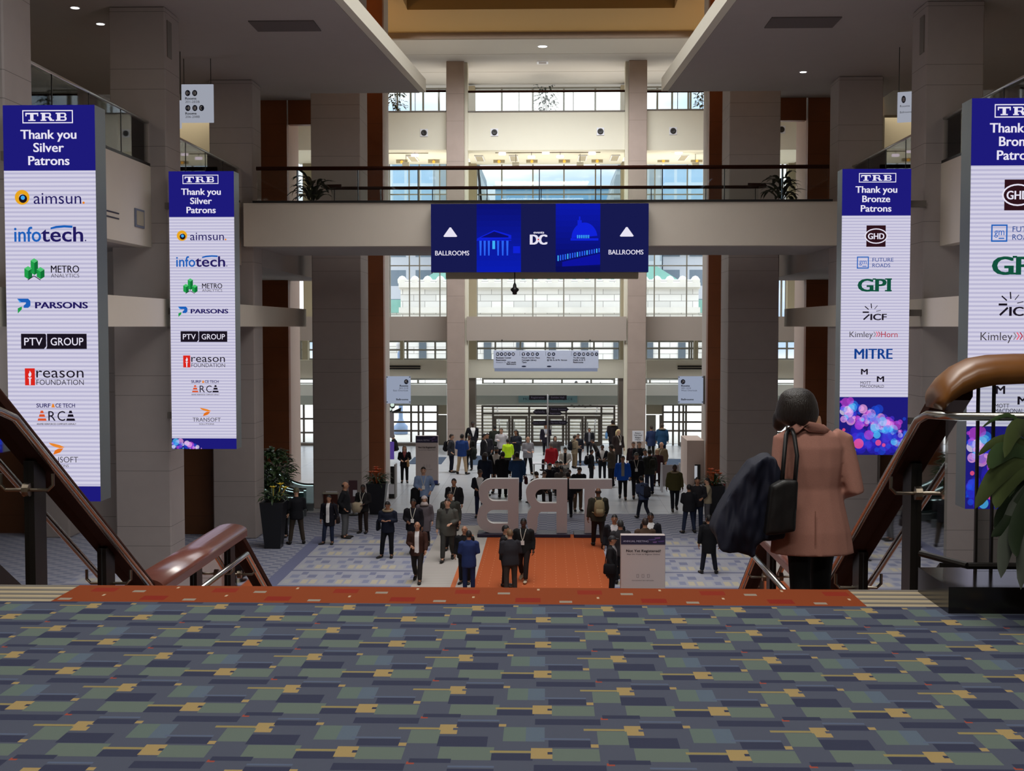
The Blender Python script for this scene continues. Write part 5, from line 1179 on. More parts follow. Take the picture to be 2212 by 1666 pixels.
for (px, lab) in ((877, 'left'), (1114, 'middle, left one'), (1253, 'middle, right one'), (1502, 'right')):
    p = at(px, 357, 68.6); root = empty('lamp_box', (p.x, 68.6, p.z)); tag(root, f'pale box lamp hung under the gallery soffit, {lab}', 'lamp', 'box lamps of the gallery')
    bevel(MB().box(-.19, .19, -.15, .15, -.15, .15).build('box', M_CREAM, root), .02, 1); MB().tube([(0, 0, .14), (0, 0, ZG+.10-p.z)], .015, 6).build('stem', M_FRAMED, root)
for (px, py, lab) in ((1036, 341, 'middle bay, leftmost'), (1110, 341, 'middle bay, second'), (1258, 340, 'middle bay, third'), (1328, 339, 'middle bay, rightmost'), (892, 343, 'left bay'), (1475, 338, 'right bay')):
    p = at(px, py, 70.1); root = empty('soffit_grille', (p.x, 70.1, ZG+.09)); tag(root, f'square white air grille in the gallery soffit, {lab}', 'grille', 'soffit grilles')
    MB().box(-.24, .24, -1.1, 1.1, -.04, 0.05).build('frame', S_WH, root); MB().box(-.19, .19, -1.0, 1.0, -.045, -.04).build('core', M_PIER, root)
for (xa, xb) in ((835, 962), (1032, 1338), (1398, 1525)):
    a, b_ = at(xa, 357, 68.6).x, at(xb, 357, 68.6).x; area_light('uplight', ((a+b_)/2, 69.6, at(1180, 352, 68.6).z-3.0), (PI, 0, 0), abs(b_-a)*.9, 3.5, 190, (1.0, .93, .78))
# slots beside the fascia and on the beams
for (x0, y0, x1, y1, Y, nm, lab) in ((832, 790, 908, 793, 69.45, 'air_slot', 'upper long black air slot on the left cream beam'), (832, 795, 908, 798, 69.45, 'air_slot', 'lower long black air slot on the left cream beam'), (1464, 790, 1523, 793, 69.45, 'air_slot', 'upper long black air slot on the right cream beam'), (1464, 795, 1523, 798, 69.45, 'air_slot', 'lower long black air slot on the right cream beam')):
    tag(pbox(MB(), x0, y0, x1, y1, Y, .06).build(nm, M_BLACK), lab, 'vent', 'black air slots')
for sx, px, py, lab in ((-9.85, 240, 456, 'left'),):
    p = onx(px, py, sx); 
    for k in (0, 1): tag(MB().box(sx-.01, sx+.012, p.y-1.2, p.y+.5, p.z-.03-k*.12, p.z+.0-k*.12).build('air_slot', M_BLACK), ('upper' if k == 0 else 'lower')+' short black air slot on the left balcony fascia', 'vent', 'black air slots')
    p = onx(300, 472, sx); root = empty('wall_box', (sx, p.y, p.z)); tag(root, 'small framed grey box on the left balcony fascia', 'box')
    MB().box(-.01, .03, -.34, .34, -.22, .22).build('frame', S_GREY, root); MB().box(.03, .04, -.26, .26, -.17, .17).build('cover', M_PIER, root)
p = onx(362, 62, -9.45)
for s_, x_ in ((-1, -9.45), (1, 9.2)):
    tag(MB().box(x_-.02, x_+.02, 31.15, 31.5, 13.6, 14.5).build('wall_vent', M_FRAMED), f'tall dark vent high on the second {"left" if s_ < 0 else "right"} column', 'vent', 'column vents')

# ================================================================== OUTSIDE THE GLASS
M_LIB = mat('library_stone', '#e9e6de', .85); g = NG(M_LIB); b = M_LIB.node_tree.nodes['Principled BSDF']
br = M_LIB.node_tree.nodes.new('ShaderNodeTexBrick'); cx_ = M_LIB.node_tree.nodes.new('ShaderNodeCombineXYZ'); P = g.pos()
M_LIB.node_tree.links.new(P[0], cx_.inputs[0]); M_LIB.node_tree.links.new(P[2], cx_.inputs[1]); M_LIB.node_tree.links.new(cx_.outputs[0], br.inputs['Vector'])
br.inputs['Scale'].default_value = 1.0; br.inputs['Brick Width'].default_value = 2.1; br.inputs['Row Height'].default_value = .62; br.inputs['Mortar Size'].default_value = .03
br.inputs['Color1'].default_value = (*hexc('#eeebe4'), 1); br.inputs['Color2'].default_value = (*hexc('#d6d4ce'), 1); br.inputs['Mortar'].default_value = (*hexc('#a3a09a'), 1)
M_LIB.node_tree.links.new(br.outputs['Color'], b.inputs['Base Color'])
M_LIBD = mat('library_cornice', '#d6d2c8', .85, noise=.15, nscale=.6); M_COPPER = mat('green_copper', '#7fb0a4', .7, noise=.2, nscale=.8)
struct(MB().box(-90, 90, 74, 240, -.35, -.02).build('ground', mat('plaza_paving', '#c9c5bd', .9)), 'pale plaza outside the entrance')
YL = 118.0; root = empty('stone_library', (0, YL, 0)); tag(root, 'white stone library across the plaza seen through the entrance windows', 'building')
def lpx(mb, x0, y0, x1, y1, Y, dp): pbox(mb, x0, y0, x1, y1, Y, dp); return mb
x0, x1, z0, z1 = px_rect(866, 604, 1508, 990, YL)
inv = Matrix.Translation(-Vector(root.location))
def lch(mb, nm, m, par=None):
    o = mb.build(nm, m, par or root); o.matrix_parent_inverse = inv if par is None else Matrix.Identity(4); return o
lch(MB().box(x0, x1, YL, YL+18, -.3, z1), 'wall', M_LIB)
for (ya, yb, pr) in ((611, 621, .7), (664, 676, .5), (621, 625, .35)):
    a, b_, c, d = px_rect(862, ya, 1512, yb, YL-.3); lch(MB().box(a, b_, YL-pr, YL, c, d), 'cornice', M_LIBD)
for k in range(24):
    px = 868 + k*27.6; p = at(px, 604, YL); lch(MB().lathe([(.42, -.35), (.45, 0), (.25, .28), (0, .38)], p.x, YL+.3, 10, z0=p.z), 'finial', M_LIBD)
for k in range(9):
    px = 905+k*70; a, b_, c, d = px_rect(px, 740, px+16, 752, YL-.1); lch(MB().box(a, b_, YL-.12, YL-.001, c-1.2, d), 'window', mat('library_window', '#5a646c', .3))
for px in (928, 1066, 1300, 1452):
    a, b_, c, d = px_rect(px, 900, px+9, 921, YL-.1); lch(MB().box(a, b_, YL-.12, YL-.001, c, d), 'window', mat('library_window', '#5a646c', .3))
for s, (xa, xb) in ((-1, (760, 868)), (1, (1506, 1640))):
    a, b_, c, d = px_rect(xa, 676, xb, 990, YL+4); lch(MB().box(a, b_, YL+4, YL+16, -.3, d), 'wing_wall', M_LIB); a, b_, c, d = px_rect(xa, 648, xb, 676, YL+4.5); lch(MB().box(a, b_, YL+3.6, YL+16, c, d), 'wing_roof', M_COPPER)
lch(MB().prism([(at(905, 606, YL).x, z1), (at(950, 580, YL).x, at(950, 572, YL).z), (at(1425, 580, YL).x, at(1425, 572, YL).z), (at(1475, 606, YL).x, z1)][::-1], 'y', YL+3, YL+16), 'hip_roof', M_COPPER)
# broad steps before the library
root = empty('stone_steps', (0, 100, 0)); tag(root, 'broad white stone steps outside, seen through the entrance doors', 'steps'); sb = MB()
for k in range(14): sb.box(-5.6, 5.6, 76.07+k*.6, 116.8, -.02 if k == 0 else k*.16, (k+1)*.16-.09); sb.box(-5.6, 5.6, 76+k*.6, 116.8, (k+1)*.16-.09, (k+1)*.16)
o = sb.build('treads', mat('step_stone', '#cfcac2', .85), root); o.matrix_parent_inverse = Matrix.Translation((0, -100, 0))
for sx in (-1, 1): o = MB().tube([(sx*2.9, 75.9, 0), (sx*2.9, 75.9, .9), (sx*3.6, 84.4, 3.14), (sx*3.6, 84.4, 2.2)], .04, 6).build('handrail', M_FRAMED, root); o.matrix_parent_inverse = Matrix.Translation((0, -100, 0))
def facade(name, base, win, wx, wz, fx=.6, fz=.6):
    m = mat(name, base, .6); g = NG(m); P = g.pos(); b = m.node_tree.nodes['Principled BSDF']
    u = g.m('FRACT', g.m('DIVIDE', P[0], wx)); v = g.m('FRACT', g.m('DIVIDE', P[2], wz))
    m.node_tree.links.new(g.mix(g.m('MULTIPLY', g.band(u, .5-fx/2, .5+fx/2), g.band(v, .5-fz/2, .5+fz/2)), hexc(base), hexc(win)), b.inputs['Base Color']); return m
F_BLUE = facade('facade_blue_glass', '#9fc0d8', '#7fb2d8', 3.2, 3.4, .88, .88); F_GREY = facade('facade_grey', '#b9bcc2', '#6f7c88', 4.5, 3.8, .72, .55); F_PALE = facade('facade_pale_glass', '#c6d8e4', '#a4c6e0', 2.2, 3.6, .8, .8); F_MET = facade('facade_metal', '#a9b3b8', '#8d9aa2', 1.4, 3.0, .55, .85)
for (xa, ya, xb, yb, Y, m_, nm, lab) in ((1070, 404, 1345, 640, 190, F_BLUE, 'office_block', 'low blue glass office block behind the library roof'), (1035, 352, 1072, 640, 165, F_MET, 'office_tower', 'grey lattice tower left of the blue glass block'), (1300, 352, 1346, 640, 165, F_MET, 'office_tower', 'grey tower right of the blue glass block'),
        (846, 352, 936, 560, 195, F_PALE, 'office_tower', 'pale glass tower behind the left bay'), (936, 345, 965, 700, 160, F_MET, 'office_tower', 'ribbed grey tower at the right of the left bay'), (838, 545, 932, 668, 165, F_GREY, 'office_block', 'grey stone office block above the left library wing'),
        (1395, 345, 1430, 700, 160, F_MET, 'office_tower', 'ribbed grey tower at the left of the right bay'), (1436, 352, 1530, 560, 195, F_PALE, 'office_tower', 'pale glass tower behind the right bay'), (1432, 548, 1600, 668, 165, F_GREY, 'office_block', 'grey office block above the right library wing')):
    a, b_, c, d = px_rect(xa, ya, xb, yb, Y)
    if nm == 'office_tower' and xa in (1035, 1300):
        sgn = 1 if xa == 1035 else -1
        pl = [(a, -.3), (b_, -.3), (b_, d if sgn < 0 else d-9), (b_-2.6 if sgn > 0 else a+2.2, d), (a, d if sgn > 0 else d-9)]
        o = MB().prism(pl[::-1], 'y', Y, Y+20)
    else: o = MB().box(a, b_, Y, Y+22, -.3, d)
    root = empty(nm, ((a+b_)/2, Y, 0)); tag(root, lab, 'building', 'buildings behind the library'); q = o.build('facade', m_, root); q.matrix_parent_inverse = Matrix.Translation(-Vector(root.location))
    q = MB().box(a-.3, b_+.3, Y-.4, Y+.2, c+ (d-c)*.985, d+.2).build('parapet', M_LIBD, root); q.matrix_parent_inverse = Matrix.Translation(-Vector(root.location))
# street lamp and bicycle stand seen in the left window
q = onz(866, 962, 0); q.z = 0; root = empty('street_lamp', (at(866, 950, 80).x, 80, 0)); tag(root, 'blue street lamp post outside the left gridded window', 'street lamp')
MB().lathe([(.45, 0), (.45, .5), (.25, .7), (.14, 1.0), (.12, 4.6), (.2, 4.8), (.2, 5.2), (.05, 5.5)], 0, 0, 14).build('post', mat('lamp_blue', '#8fa8d0', .5), root, True); MB().ball((0, 0, 5.7), .28, .28, .32, 12, 8).build('globe', S_WH, root, True)
# ================================================================== PEOPLE
V3 = Vector
def loft(mb, pts, radii, seg=12):
    """closed tube with elliptical rings; radii = list of (r_side, r_front)"""
    pts = [V3(p) for p in pts]; n = len(pts); vs = []
    for i, p in enumerate(pts):
        d = (pts[min(i+1, n-1)]-pts[max(i-1, 0)]).normalized()
        sd = V3((1, 0, 0)) - d*d.x
        sd = sd.normalized() if sd.length > .2 else d.cross(V3((0, 0, 1))).normalized()
        u = d.cross(sd); a, b_ = radii[i] if isinstance(radii[i], tuple) else (radii[i], radii[i])
        vs += [p + sd*a*math.cos(2*PI*k/seg) + u*b_*math.sin(2*PI*k/seg) for k in range(seg)]
    fs = [(i*seg+k, i*seg+(k+1) % seg, (i+1)*seg+(k+1) % seg, (i+1)*seg+k) for i in range(n-1) for k in range(seg)]
    fs += [tuple(range(seg-1, -1, -1)), tuple((n-1)*seg+k for k in range(seg))]
    mb.add(vs, fs)
ARMS = {  # elbow, wrist for the right side (x > 0), arm length about .28 + .25
    'down': ((.245, -.03, 1.13), (.255, .05, .88)), 'hang': ((.25, -.05, 1.13), (.27, -.02, .88)), 'phone': ((.235, .02, 1.14), (.10, .22, 1.18)), 'hold': ((.245, .0, 1.13), (.12, .22, 1.08)),
    'fold': ((.24, .04, 1.14), (-.02, .19, 1.14)), 'pocket': ((.29, -.09, 1.14), (.21, .04, .95)), 'fwd': ((.235, .10, 1.15), (.19, .33, 1.13)), 'back': ((.24, -.16, 1.16), (.25, -.20, .93)),
    'swing': ((.245, .07, 1.14), (.24, .20, .95)), 'lap': ((.235, .06, 1.14), (.10, .27, 1.0)), 'up': ((.24, .12, 1.2), (.08, .17, 1.40))}
TEMP = []
def temp(mb, voxel, smooth):
    me = bpy.data.meshes.new('shell'); me.from_pydata(mb.v, [], mb.f); o = bpy.data.objects.new('shell', me); COL.objects.link(o)
    m = o.modifiers.new('r', 'REMESH'); m.mode = 'VOXEL'; m.voxel_size = voxel; m.use_smooth_shade = True
    s = o.modifiers.new('s', 'SMOOTH'); s.iterations = smooth; s.factor = .5
    TEMP.append(o); return o
SKIN = {'l': '#c79a7e', 'm': '#a5765a', 'd': '#6a4632', 'b': '#4c3226', 'p': '#d8b09a'}
def cmat(h, kind='cloth'):
    return mat(f'{kind}_{h[1:]}', h, .85 if kind == 'cloth' else (.5 if kind == 'skin' else .6), spec=.2 if kind == 'cloth' else .4, noise=.12, nscale=14)
PEOPLE = []
def skeleton(stance, al, ar, lean, hz):
    J = {}
    J['hip'] = V3((0, 0, .93))
    legs = {}
    for s in (-1, 1):
        hp = V3((s*.09, 0, .90))
        if stance == 'stand': k, a, t = V3((s*.10, .02, .49)), V3((s*.105, -.01, .09)), V3((s*.13, .17, .03))
        elif stance == 'close': k, a, t = V3((s*.085, .02+s*.05, .49)), V3((s*.08, -.01+s*.08, .09)), V3((s*.10, .17+s*.08, .03))
        elif stance == 'wide': k, a, t = V3((s*.14, .02, .49)), V3((s*.19, -.01, .09)), V3((s*.24, .16, .03))
        elif stance == 'ease': k, a, t = (V3((s*.10, .02, .49)), V3((s*.10, -.01, .09)), V3((s*.13, .17, .03))) if s < 0 else (V3((s*.13, .08, .49)), V3((s*.17, .05, .09)), V3((s*.25, .21, .03)))
        elif stance == 'walk': k, a, t = (V3((s*.09, .17, .50)), V3((s*.09, .27, .10)), V3((s*.10, .44, .05))) if s < 0 else (V3((s*.09, -.02, .49)), V3((s*.09, -.30, .17)), V3((s*.10, -.17, .03)))
        elif stance == 'walk2': k, a, t = (V3((s*.09, .17, .50)), V3((s*.09, .27, .10)), V3((s*.10, .44, .05))) if s > 0 else (V3((s*.09, -.02, .49)), V3((s*.09, -.30, .17)), V3((s*.10, -.17, .03)))
        else: k, a, t = V3((s*.13, .42, .90)), V3((s*.13, .45, .50)), V3((s*.15, .62, .44))  # sit
        legs[s] = (hp, k, a, t)
    R = Matrix.Rotation(-lean, 3, 'X')
    def up(p): return J['hip'] + R @ (V3(p)-J['hip'])
    arms = {}
    for s, nm in ((-1, al), (1, ar)):
        e, w = ARMS[nm]; sh = up((s*.185, 0, 1.415)); e = up((s*e[0], e[1], e[2])); w = up((s*w[0], w[1], w[2])); arms[s] = (sh, e, w)
    return J, legs, arms, up
def torso_pts(up, rows): return [up((0, r[3] if len(r) > 3 else 0, r[0])) for r in rows], [(r[1], r[2]) for r in rows]
def make_person(loc, rz, h, label, jacket, trousers, shirt=None, skin='l', hair=('short', '#1c1512'), stance='stand', al='down', ar='down', lean=0.0, head=(0, 0), hem=.78, V=('v', 1.12), female=False, extras=(), voxel=.024, hip_w=1.0, rows=None, headoff=(0, 0, 0), fat=1.0, group='people in the lobby', bulk=1.1):
    s_ = h/1.75
    root = empty('person', loc, rz); root.scale = (s_*bulk, s_*bulk, s_); tag(root, label, 'person', group)
    J, legs, arms, up = skeleton(stance, al, ar, lean, 0)
    seat = stance == 'sit'
    # ---------------- body: one continuous surface
    b = MB()
    P, Rr = torso_pts(up, [(.84, .13, .10), (.93, .165, .115), (1.06, .14, .10), (1.22, .155, .11), (1.34, .17, .11), (1.42, .14, .085), (1.465, .065, .065), (1.56, .055, .06, .015)])
    loft(b, P, Rr)
    for s in (-1, 1):
        hp, k, a, t = legs[s]; loft(b, [hp, hp.lerp(k, .5), k, k.lerp(a, .4), a], [.09, .08, .062, .058, .042]); loft(b, [a-V3((0, .05, .03)), a.lerp(t, .5)-V3((0, 0, .015)), t], [(.035, .04), (.042, .035), (.035, .025)])
        sh, e, w = arms[s]; loft(b, [sh, sh.lerp(e, .5), e, e.lerp(w, .5), w], [.055, .05, .042, .038, .03])
        d = (w-e).normalized(); loft(b, [w-d*.01, w+d*.04, w+d*.085], [(.03, .024), (.042, .024), (.036, .016)])
    hc = up((0, .02, 1.635)) + V3(headoff); HR = Matrix.Rotation(head[0], 3, 'Z') @ Matrix.Rotation(-head[1]-lean*.6, 3, 'X')
    def hp_(p): return hc + HR @ V3(p)
    loft(b, [up((0, .01, 1.45)), hp_((0, -.01, -.09)), hp_((0, .0, -.02))], [.06, .055, .05])
    b.ball(hc, .076, .096, .115, 16, 12, rot=HR); b.ball(hp_((0, .025, -.055)), .056, .066, .062, 12, 8, rot=HR)
    tb = temp(b, voxel, 2)
    # ---------------- finer features added to the same surface: face and fingers
    fx = MB()
    fx.ball(hp_((0, .098, -.012)), .013, .017, .02, 8, 6, 0, HR); fx.ball(hp_((0, .096, -.022)), .017, .012, .009, 8, 5, 0, HR)
    for s in (-1, 1):
        fx.ball(hp_((s*.077, -.005, -.008)), .009, .02, .03, 8, 6, 0, HR); fx.ball(hp_((s*.03, .087, .012)), .012, .009, .007, 8, 5, 1, HR)
        fx.ball(hp_((s*.031, .090, .028)), .018, .006, .004, 6, 4, 2, HR)
    fx.ball(hp_((0, .088, -.058)), .024, .008, .006, 8, 4, 3, HR)
    for s in (-1, 1):
        sh, e, w = arms[s]; d = (w-e).normalized(); sd = V3((1, 0, 0)) if abs(d.x) < .6 else V3((0, 0, 1)); sd = (sd-d*sd.dot(d)).normalized()
        if abs(d.z) > .8: sd = V3((0, 1, 0)); sd = (sd-d*sd.dot(d)).normalized()
        nn = d.cross(sd); inn = nn if nn.x*s < 0 else -nn
        for q in range(4):
            b0 = w+d*.08+sd*(.027-.018*q); L = (.062, .07, .066, .052)[q]
            fx.tube([b0-d*.01, b0+d*L*.45+inn*.006, b0+d*L*.8+inn*.022, b0+d*L*.95+inn*.036], [.009, .0085, .008, .006], 6, 0)
        fx.tube([w+d*.025+sd*.03, w+d*.055+sd*.052+inn*.012, w+d*.085+sd*.058+inn*.02], [.011, .010, .007], 6, 0)
    # ---------------- trousers
    t = MB(); hw = hip_w
    P, Rr = torso_pts(up if not seat else (lambda p: V3(p)), [(.82, .13*hw, .105*hw), (.92, .178*hw, .128*hw), (1.02, .165*hw, .12*hw)]); loft(t, P, Rr)
    for s in (-1, 1):
        hp, k, a, tt = legs[s]; e2 = a+(k-a)*.06
        loft(t, [hp+V3((0, 0, .03)), hp.lerp(k, .3), hp.lerp(k, .7), k, k.lerp(e2, .5), e2], [(.092*hw, .11*hw), (.09*hw, .098*hw), (.076, .082), (.07, .074), (.066, .07), (.06, .066)])
    tt_ = temp(t, voxel, 2)
    # ---------------- jacket
    j = MB(); f_ = fat; fe = .92 if female else 1.0
    if rows is None:
        rows = [(hem, .195*f_, .155*f_, .0), (.93, .195*f_, .15*f_), (1.06, (.165 if female else .178)*f_, .137*f_), (1.22, .182*f_*fe, .145*f_), (1.34, .19*fe, .138), (1.41, .165*fe, .105), (1.455, .10, .085), (1.49, .075, .078, .008)]
    P, Rr = torso_pts(up, rows); loft(j, P, Rr, 16)
    for s in (-1, 1):
        sh, e, w = arms[s]; w2 = e+(w-e)*.93; loft(j, [sh+V3((-s*.05, 0, .005)), sh+V3((s*.012, 0, -.02)), sh.lerp(e, .5), e, e.lerp(w2, .5), w2], [.07, .078, .068, .062, .055, .048])
    tj = temp(j, voxel if not shirt else min(voxel, .016), 3)
    PEOPLE.append(dict(root=root, body=tb, feat=fx, trousers=tt_, jacket=tj, cols=(jacket, trousers, shirt, skin, hair), V=V, legs=legs, hp=hp_, HR=HR, up=up, extras=extras, female=female, arms=arms, fat=f_, rows=rows))
    return root
def finish_people():
    dg = bpy.context.evaluated_depsgraph_get()
    for p in PEOPLE:
        root = p['root']; jk, tr, shirt, sk, (hs, hcol) = p['cols']; up = p['up']; hp_ = p['hp']; HR = p['HR']
        def ev(o): return bpy.data.meshes.new_from_object(o.evaluated_get(dg))
        def put(name, me, mats, parent=root):
            me.materials.clear()
            for m in mats: me.materials.append(m)
            o = bpy.data.objects.new(name, me); COL.objects.link(o); o.parent = parent; me.name = name; return o
        skin = cmat(SKIN[sk], 'skin')
        # body + features in one mesh
        me = ev(p['body']); nv = len(me.vertices); vs = [v.co[:] for v in me.vertices]; fs = [tuple(q.vertices) for q in me.polygons]; mi = [0]*len(fs)
        fx = p['feat']; vs += fx.v; fs += [tuple(i+nv for i in f) for f in fx.f]; mi += fx.mi
        bm_ = bpy.data.meshes.new('body'); bm_.from_pydata(vs, [], fs); bpy.data.meshes.remove(me)
        o = put('body', bm_, [skin, mat('eye_dark', '#15100e', .3), cmat(hcol if hcol.startswith('#') else '#1c1512', 'hair'), mat('lip', '#8a5048', .5)])
        bm_.polygons.foreach_set('material_index', mi); bm_.polygons.foreach_set('use_smooth', [True]*len(fs))
        put('trousers', ev(p['trousers']), [cmat(tr)])
        # jacket, with the shirt that shows in its opening cut out as its own mesh
        me = ev(p['jacket']); jm = cmat(jk)
        if shirt:
            kind, z0 = p['V']; inv = [v.co.copy() for v in me.vertices]; A, B = [], []
            for q in me.polygons:
                c = sum((inv[i] for i in q.vertices), V3())/len(q.vertices)
                w = (.012 + (c.z-z0)*.26) if kind == 'v' else (.055 if kind == 'open' else .0)
                ok = c.y > .03 and abs(c.x) < w and c.z > z0 and c.z < 1.52
                (B if ok else A).append(tuple(q.vertices))
            def sub(fl):
                used = sorted({i for f in fl for i in f}); mp_ = {i: k for k, i in enumerate(used)}
                m2 = bpy.data.meshes.new('part'); m2.from_pydata([inv[i][:] for i in used], [], [tuple(mp_[i] for i in f) for f in fl]); m2.polygons.foreach_set('use_smooth', [True]*len(fl)); return m2
            put('jacket', sub(A), [jm])
            if B: put('shirt', sub(B), [cmat(shirt)])
            bpy.data.meshes.remove(me)
        else: put('jacket', me, [jm])
        # shoes
        shoe = '#b7a58a' if 'lightshoes' in p['extras'] else '#17130f'
        for s in (-1, 1):
            hp, k, a, t = p['legs'][s]; mb = MB(); d = V3((t.x-a.x, t.y-a.y, 0)).normalized(); hl = a-d*.07; zb = min(a.z-.07, t.z-.02); ht = a.z-.09
            mb.ball((a+t)/2*1.0+V3((0, 0, -.022)), .05, .15, .042, 10, 7, 0, Matrix.Rotation(math.atan2(-d.x, d.y), 3, 'Z') @ Matrix.Rotation(math.atan2(t.z+.005-(a.z-.055), .17), 3, 'X')); mb.ball(a+V3((0, -.02, -.015)), .05, .065, .06, 10, 7)
            mb.build('shoe', cmat(shoe, 'leather'), root, True)
        # hair
        hm = cmat(hcol, 'hair'); mb = MB()
        def cap(keep, rx=.083, ry=.104, rz=.122, oy=-.006, oz=.006, nu=22, nv=16):
            t = MB(); t.ball((0, 0, 0), rx, ry, rz, nu, nv)
            fl = [f for f in t.f if keep(sum((V3(t.v[i]) for i in f), V3())/len(f))]
            used = sorted({i for f in fl for i in f}); mp_ = {i: k for k, i in enumerate(used)}
            mb.add([hp_((t.v[i][0], t.v[i][1]+oy, t.v[i][2]+oz)) for i in used], [tuple(mp_[i] for i in f) for f in fl])
        if hs == 'short': cap(lambda c: c.z > -.06 and c.z > -.018+.85*c.y, .080, .102, .122)
        elif hs == 'bald': cap(lambda c: -.045 < c.z < .02 and c.y < -.01, .08, .1, .12)
        elif hs in ('long', 'bob'):
            cap(lambda c: not (c.y > .045 and c.z < .06) and c.z > -.09, .09, .112, .126)
            L = .30 if hs == 'long' else .15
            t = MB(); loft(t, [(0, -.06, .04), (0, -.07, -.05), (0, -.075, -.05-L*.4), (0, -.065, -.05-L*.8)], [(.085, .06), (.098, .06), (.095, .05), (.06, .03)], 12); mb.add([hp_(v) for v in t.v], t.f)
        elif hs == 'pony':
            cap(lambda c: c.z > -.06 and not (c.y > .035 and c.z < .055))
            t = MB(); loft(t, [(0, -.10, .03), (0, -.14, -.03), (0, -.13, -.16)], [.02, .028, .012], 8); mb.add([hp_(v) for v in t.v], t.f)
        elif hs == 'cap':
            cap(lambda c: c.z > .02, .088, .11, .128)
            mb.add([hp_(v) for v in ((-.06, .085, .045), (.06, .085, .045), (.045, .165, .03), (-.045, .165, .03), (-.06, .085, .053), (.06, .085, .053), (.045, .165, .038), (-.045, .165, .038))], [(0,3,2,1), (4,5,6,7), (0,1,5,4), (1,2,6,5), (2,3,7,6), (3,0,4,7)])
        elif hs == 'beanie': cap(lambda c: c.z > .012, .092, .114, .14)
        elif hs in ('scarf', 'hood'): cap(lambda c: not (c.y > .05 and -.10 < c.z < .06), .105, .125, .15, -.012, -.01); t = MB(); loft(t, [(0, -.01, -.08), (0, .0, -.15), (0, .0, -.20)], [(.09, .1), (.12, .11), (.15, .12)], 14); mb.add([hp_(v) for v in t.v], t.f)
        if mb.v: mb.build({'cap': 'cap', 'beanie': 'beanie', 'scarf': 'headscarf', 'hood': 'hood'}.get(hs, 'hair'), hm, root, True)
        if hs == 'cap':
            mb = MB(); cap(lambda c: -.045 < c.z < .03 and c.y < -.005, .082, .103, .122); mb.build('hair', cmat('#1c1512', 'hair'), root, True)
        # collar fur, lanyard and badge
        ex = p['extras']; ff = p['fat']
        def surf(x, z): return up((x, .155*ff-.02*max(0, (z-1.3)/.15)**1*2.2*(z > 1.3), z))
        if 'lanyard' in ex or 'badge' in ex:
            lm_ = cmat('#cfc8b8')
            MB().tube([up((-.075, .05, 1.475)), up((-.06, .13, 1.40)), up((-.035, .157*ff, 1.28)), up((-.004, .163*ff, 1.16))], .008, 5).tube([up((.075, .05, 1.475)), up((.06, .13, 1.40)), up((.035, .157*ff, 1.28)), up((.004, .163*ff, 1.16))], .008, 5).build('lanyard', lm_, root)
            o = MB().box(-.045, .045, -.003, .003, -.12, 0).build('badge', mat('badge_white', '#dcd8d2', .5), root); o.location = up((0, .17*ff, 1.16))
        if 'fur' in ex:
            t = MB(); n = 14
            t.tube([up((.13*math.cos(2*PI*k/n), -.015+.105*math.sin(2*PI*k/n), 1.47+.02*math.sin(2*PI*k/n+PI))) for k in range(n+1)], .035, 8); t.build('fur_collar', cmat('#8a7a62'), root, True)
        if 'beardless' not in ex and 'beard' in ex:
            t = MB(); t.ball((0, .045, -.075), .058, .06, .05, 12, 8); mb = MB().add([hp_(v) for v in t.v], t.f); mb.build('beard', hm, root, True)
    for o in TEMP:
        me = o.data; bpy.data.objects.remove(o); bpy.data.meshes.remove(me)
def world_of(root, p):
    s = root.scale[2]; c, d = math.cos(root.rotation_euler.z), math.sin(root.rotation_euler.z)
    return V3((root.location.x + root.scale[0]*(p[0]*c-p[1]*d), root.location.y + root.scale[0]*(p[0]*d+p[1]*c), root.location.z + s*p[2]))
def backpack(who, col, label, off=(0, 0), z=1.2, sc=1.0, group='backpacks'):
    r = empty('backpack', world_of(who, (off[0], -.235+off[1], z)), who.rotation_euler.z); r.scale = [who.scale[2]*sc]*3; tag(r, label, 'backpack', group); m = cmat(col)
    b = MB(); loft(b, [(0, 0, -.24), (0, 0, -.20), (0, -.01, 0), (0, .0, .16), (0, .02, .225)], [(.10, .06), (.15, .09), (.155, .095), (.135, .08), (.07, .04)], 14); b.build('pack', m, r, True)
    b = MB(); loft(b, [(0, -.085, -.19), (0, -.10, -.12), (0, -.095, -.02)], [(.10, .03), (.115, .035), (.10, .02)], 12); b.build('pocket', m, r, True)
    for s in (-1, 1): MB().tube([(s*.08, .05, .17), (s*.10, .13, .26), (s*.115, .28, .24), (s*.12, .375, .12), (s*.15, .33, -.05), (s*.19, .2, -.14), (s*.12, .08, -.17)], .016, 6).build('shoulder_strap', m, r, True)
    return r
def shoulder_bag(who, col, label, side=1, z=.88, w=.30, h=.26, strap=True, cat='bag', y=-.02, x=.30):
    r = empty('shoulder_bag' if strap else 'hand_bag', world_of(who, (side*x, y, z)), who.rotation_euler.z); r.scale = [who.scale[2]]*3; tag(r, label, cat, 'bags carried by people'); m = cmat(col)
    b = MB(); loft(b, [(0, 0, -h/2), (0, 0, -h*.4), (0, 0, h*.3), (0, 0, h/2)], [(.04, w*.42), (.065, w/2), (.055, w*.48), (.02, w*.4)], 12); b.build('bag_body', m, r, True)
    if strap: MB().tube([(0, -w*.35, h*.4), (-side*(x-.20)*.6, -.10, 1.25-z), (-side*(x-.13), .02, 1.52-z), (-side*(x-.20)*.6, .17, 1.25-z), (0, w*.35, h*.4)], .013, 6).build('strap', m, r, True)
    else: MB().tube([(0, -.06, h*.45), (0, -.05, h*.45+.10), (0, .05, h*.45+.10), (0, .06, h*.45)], .010, 6).build('handle', m, r, True)
    return r
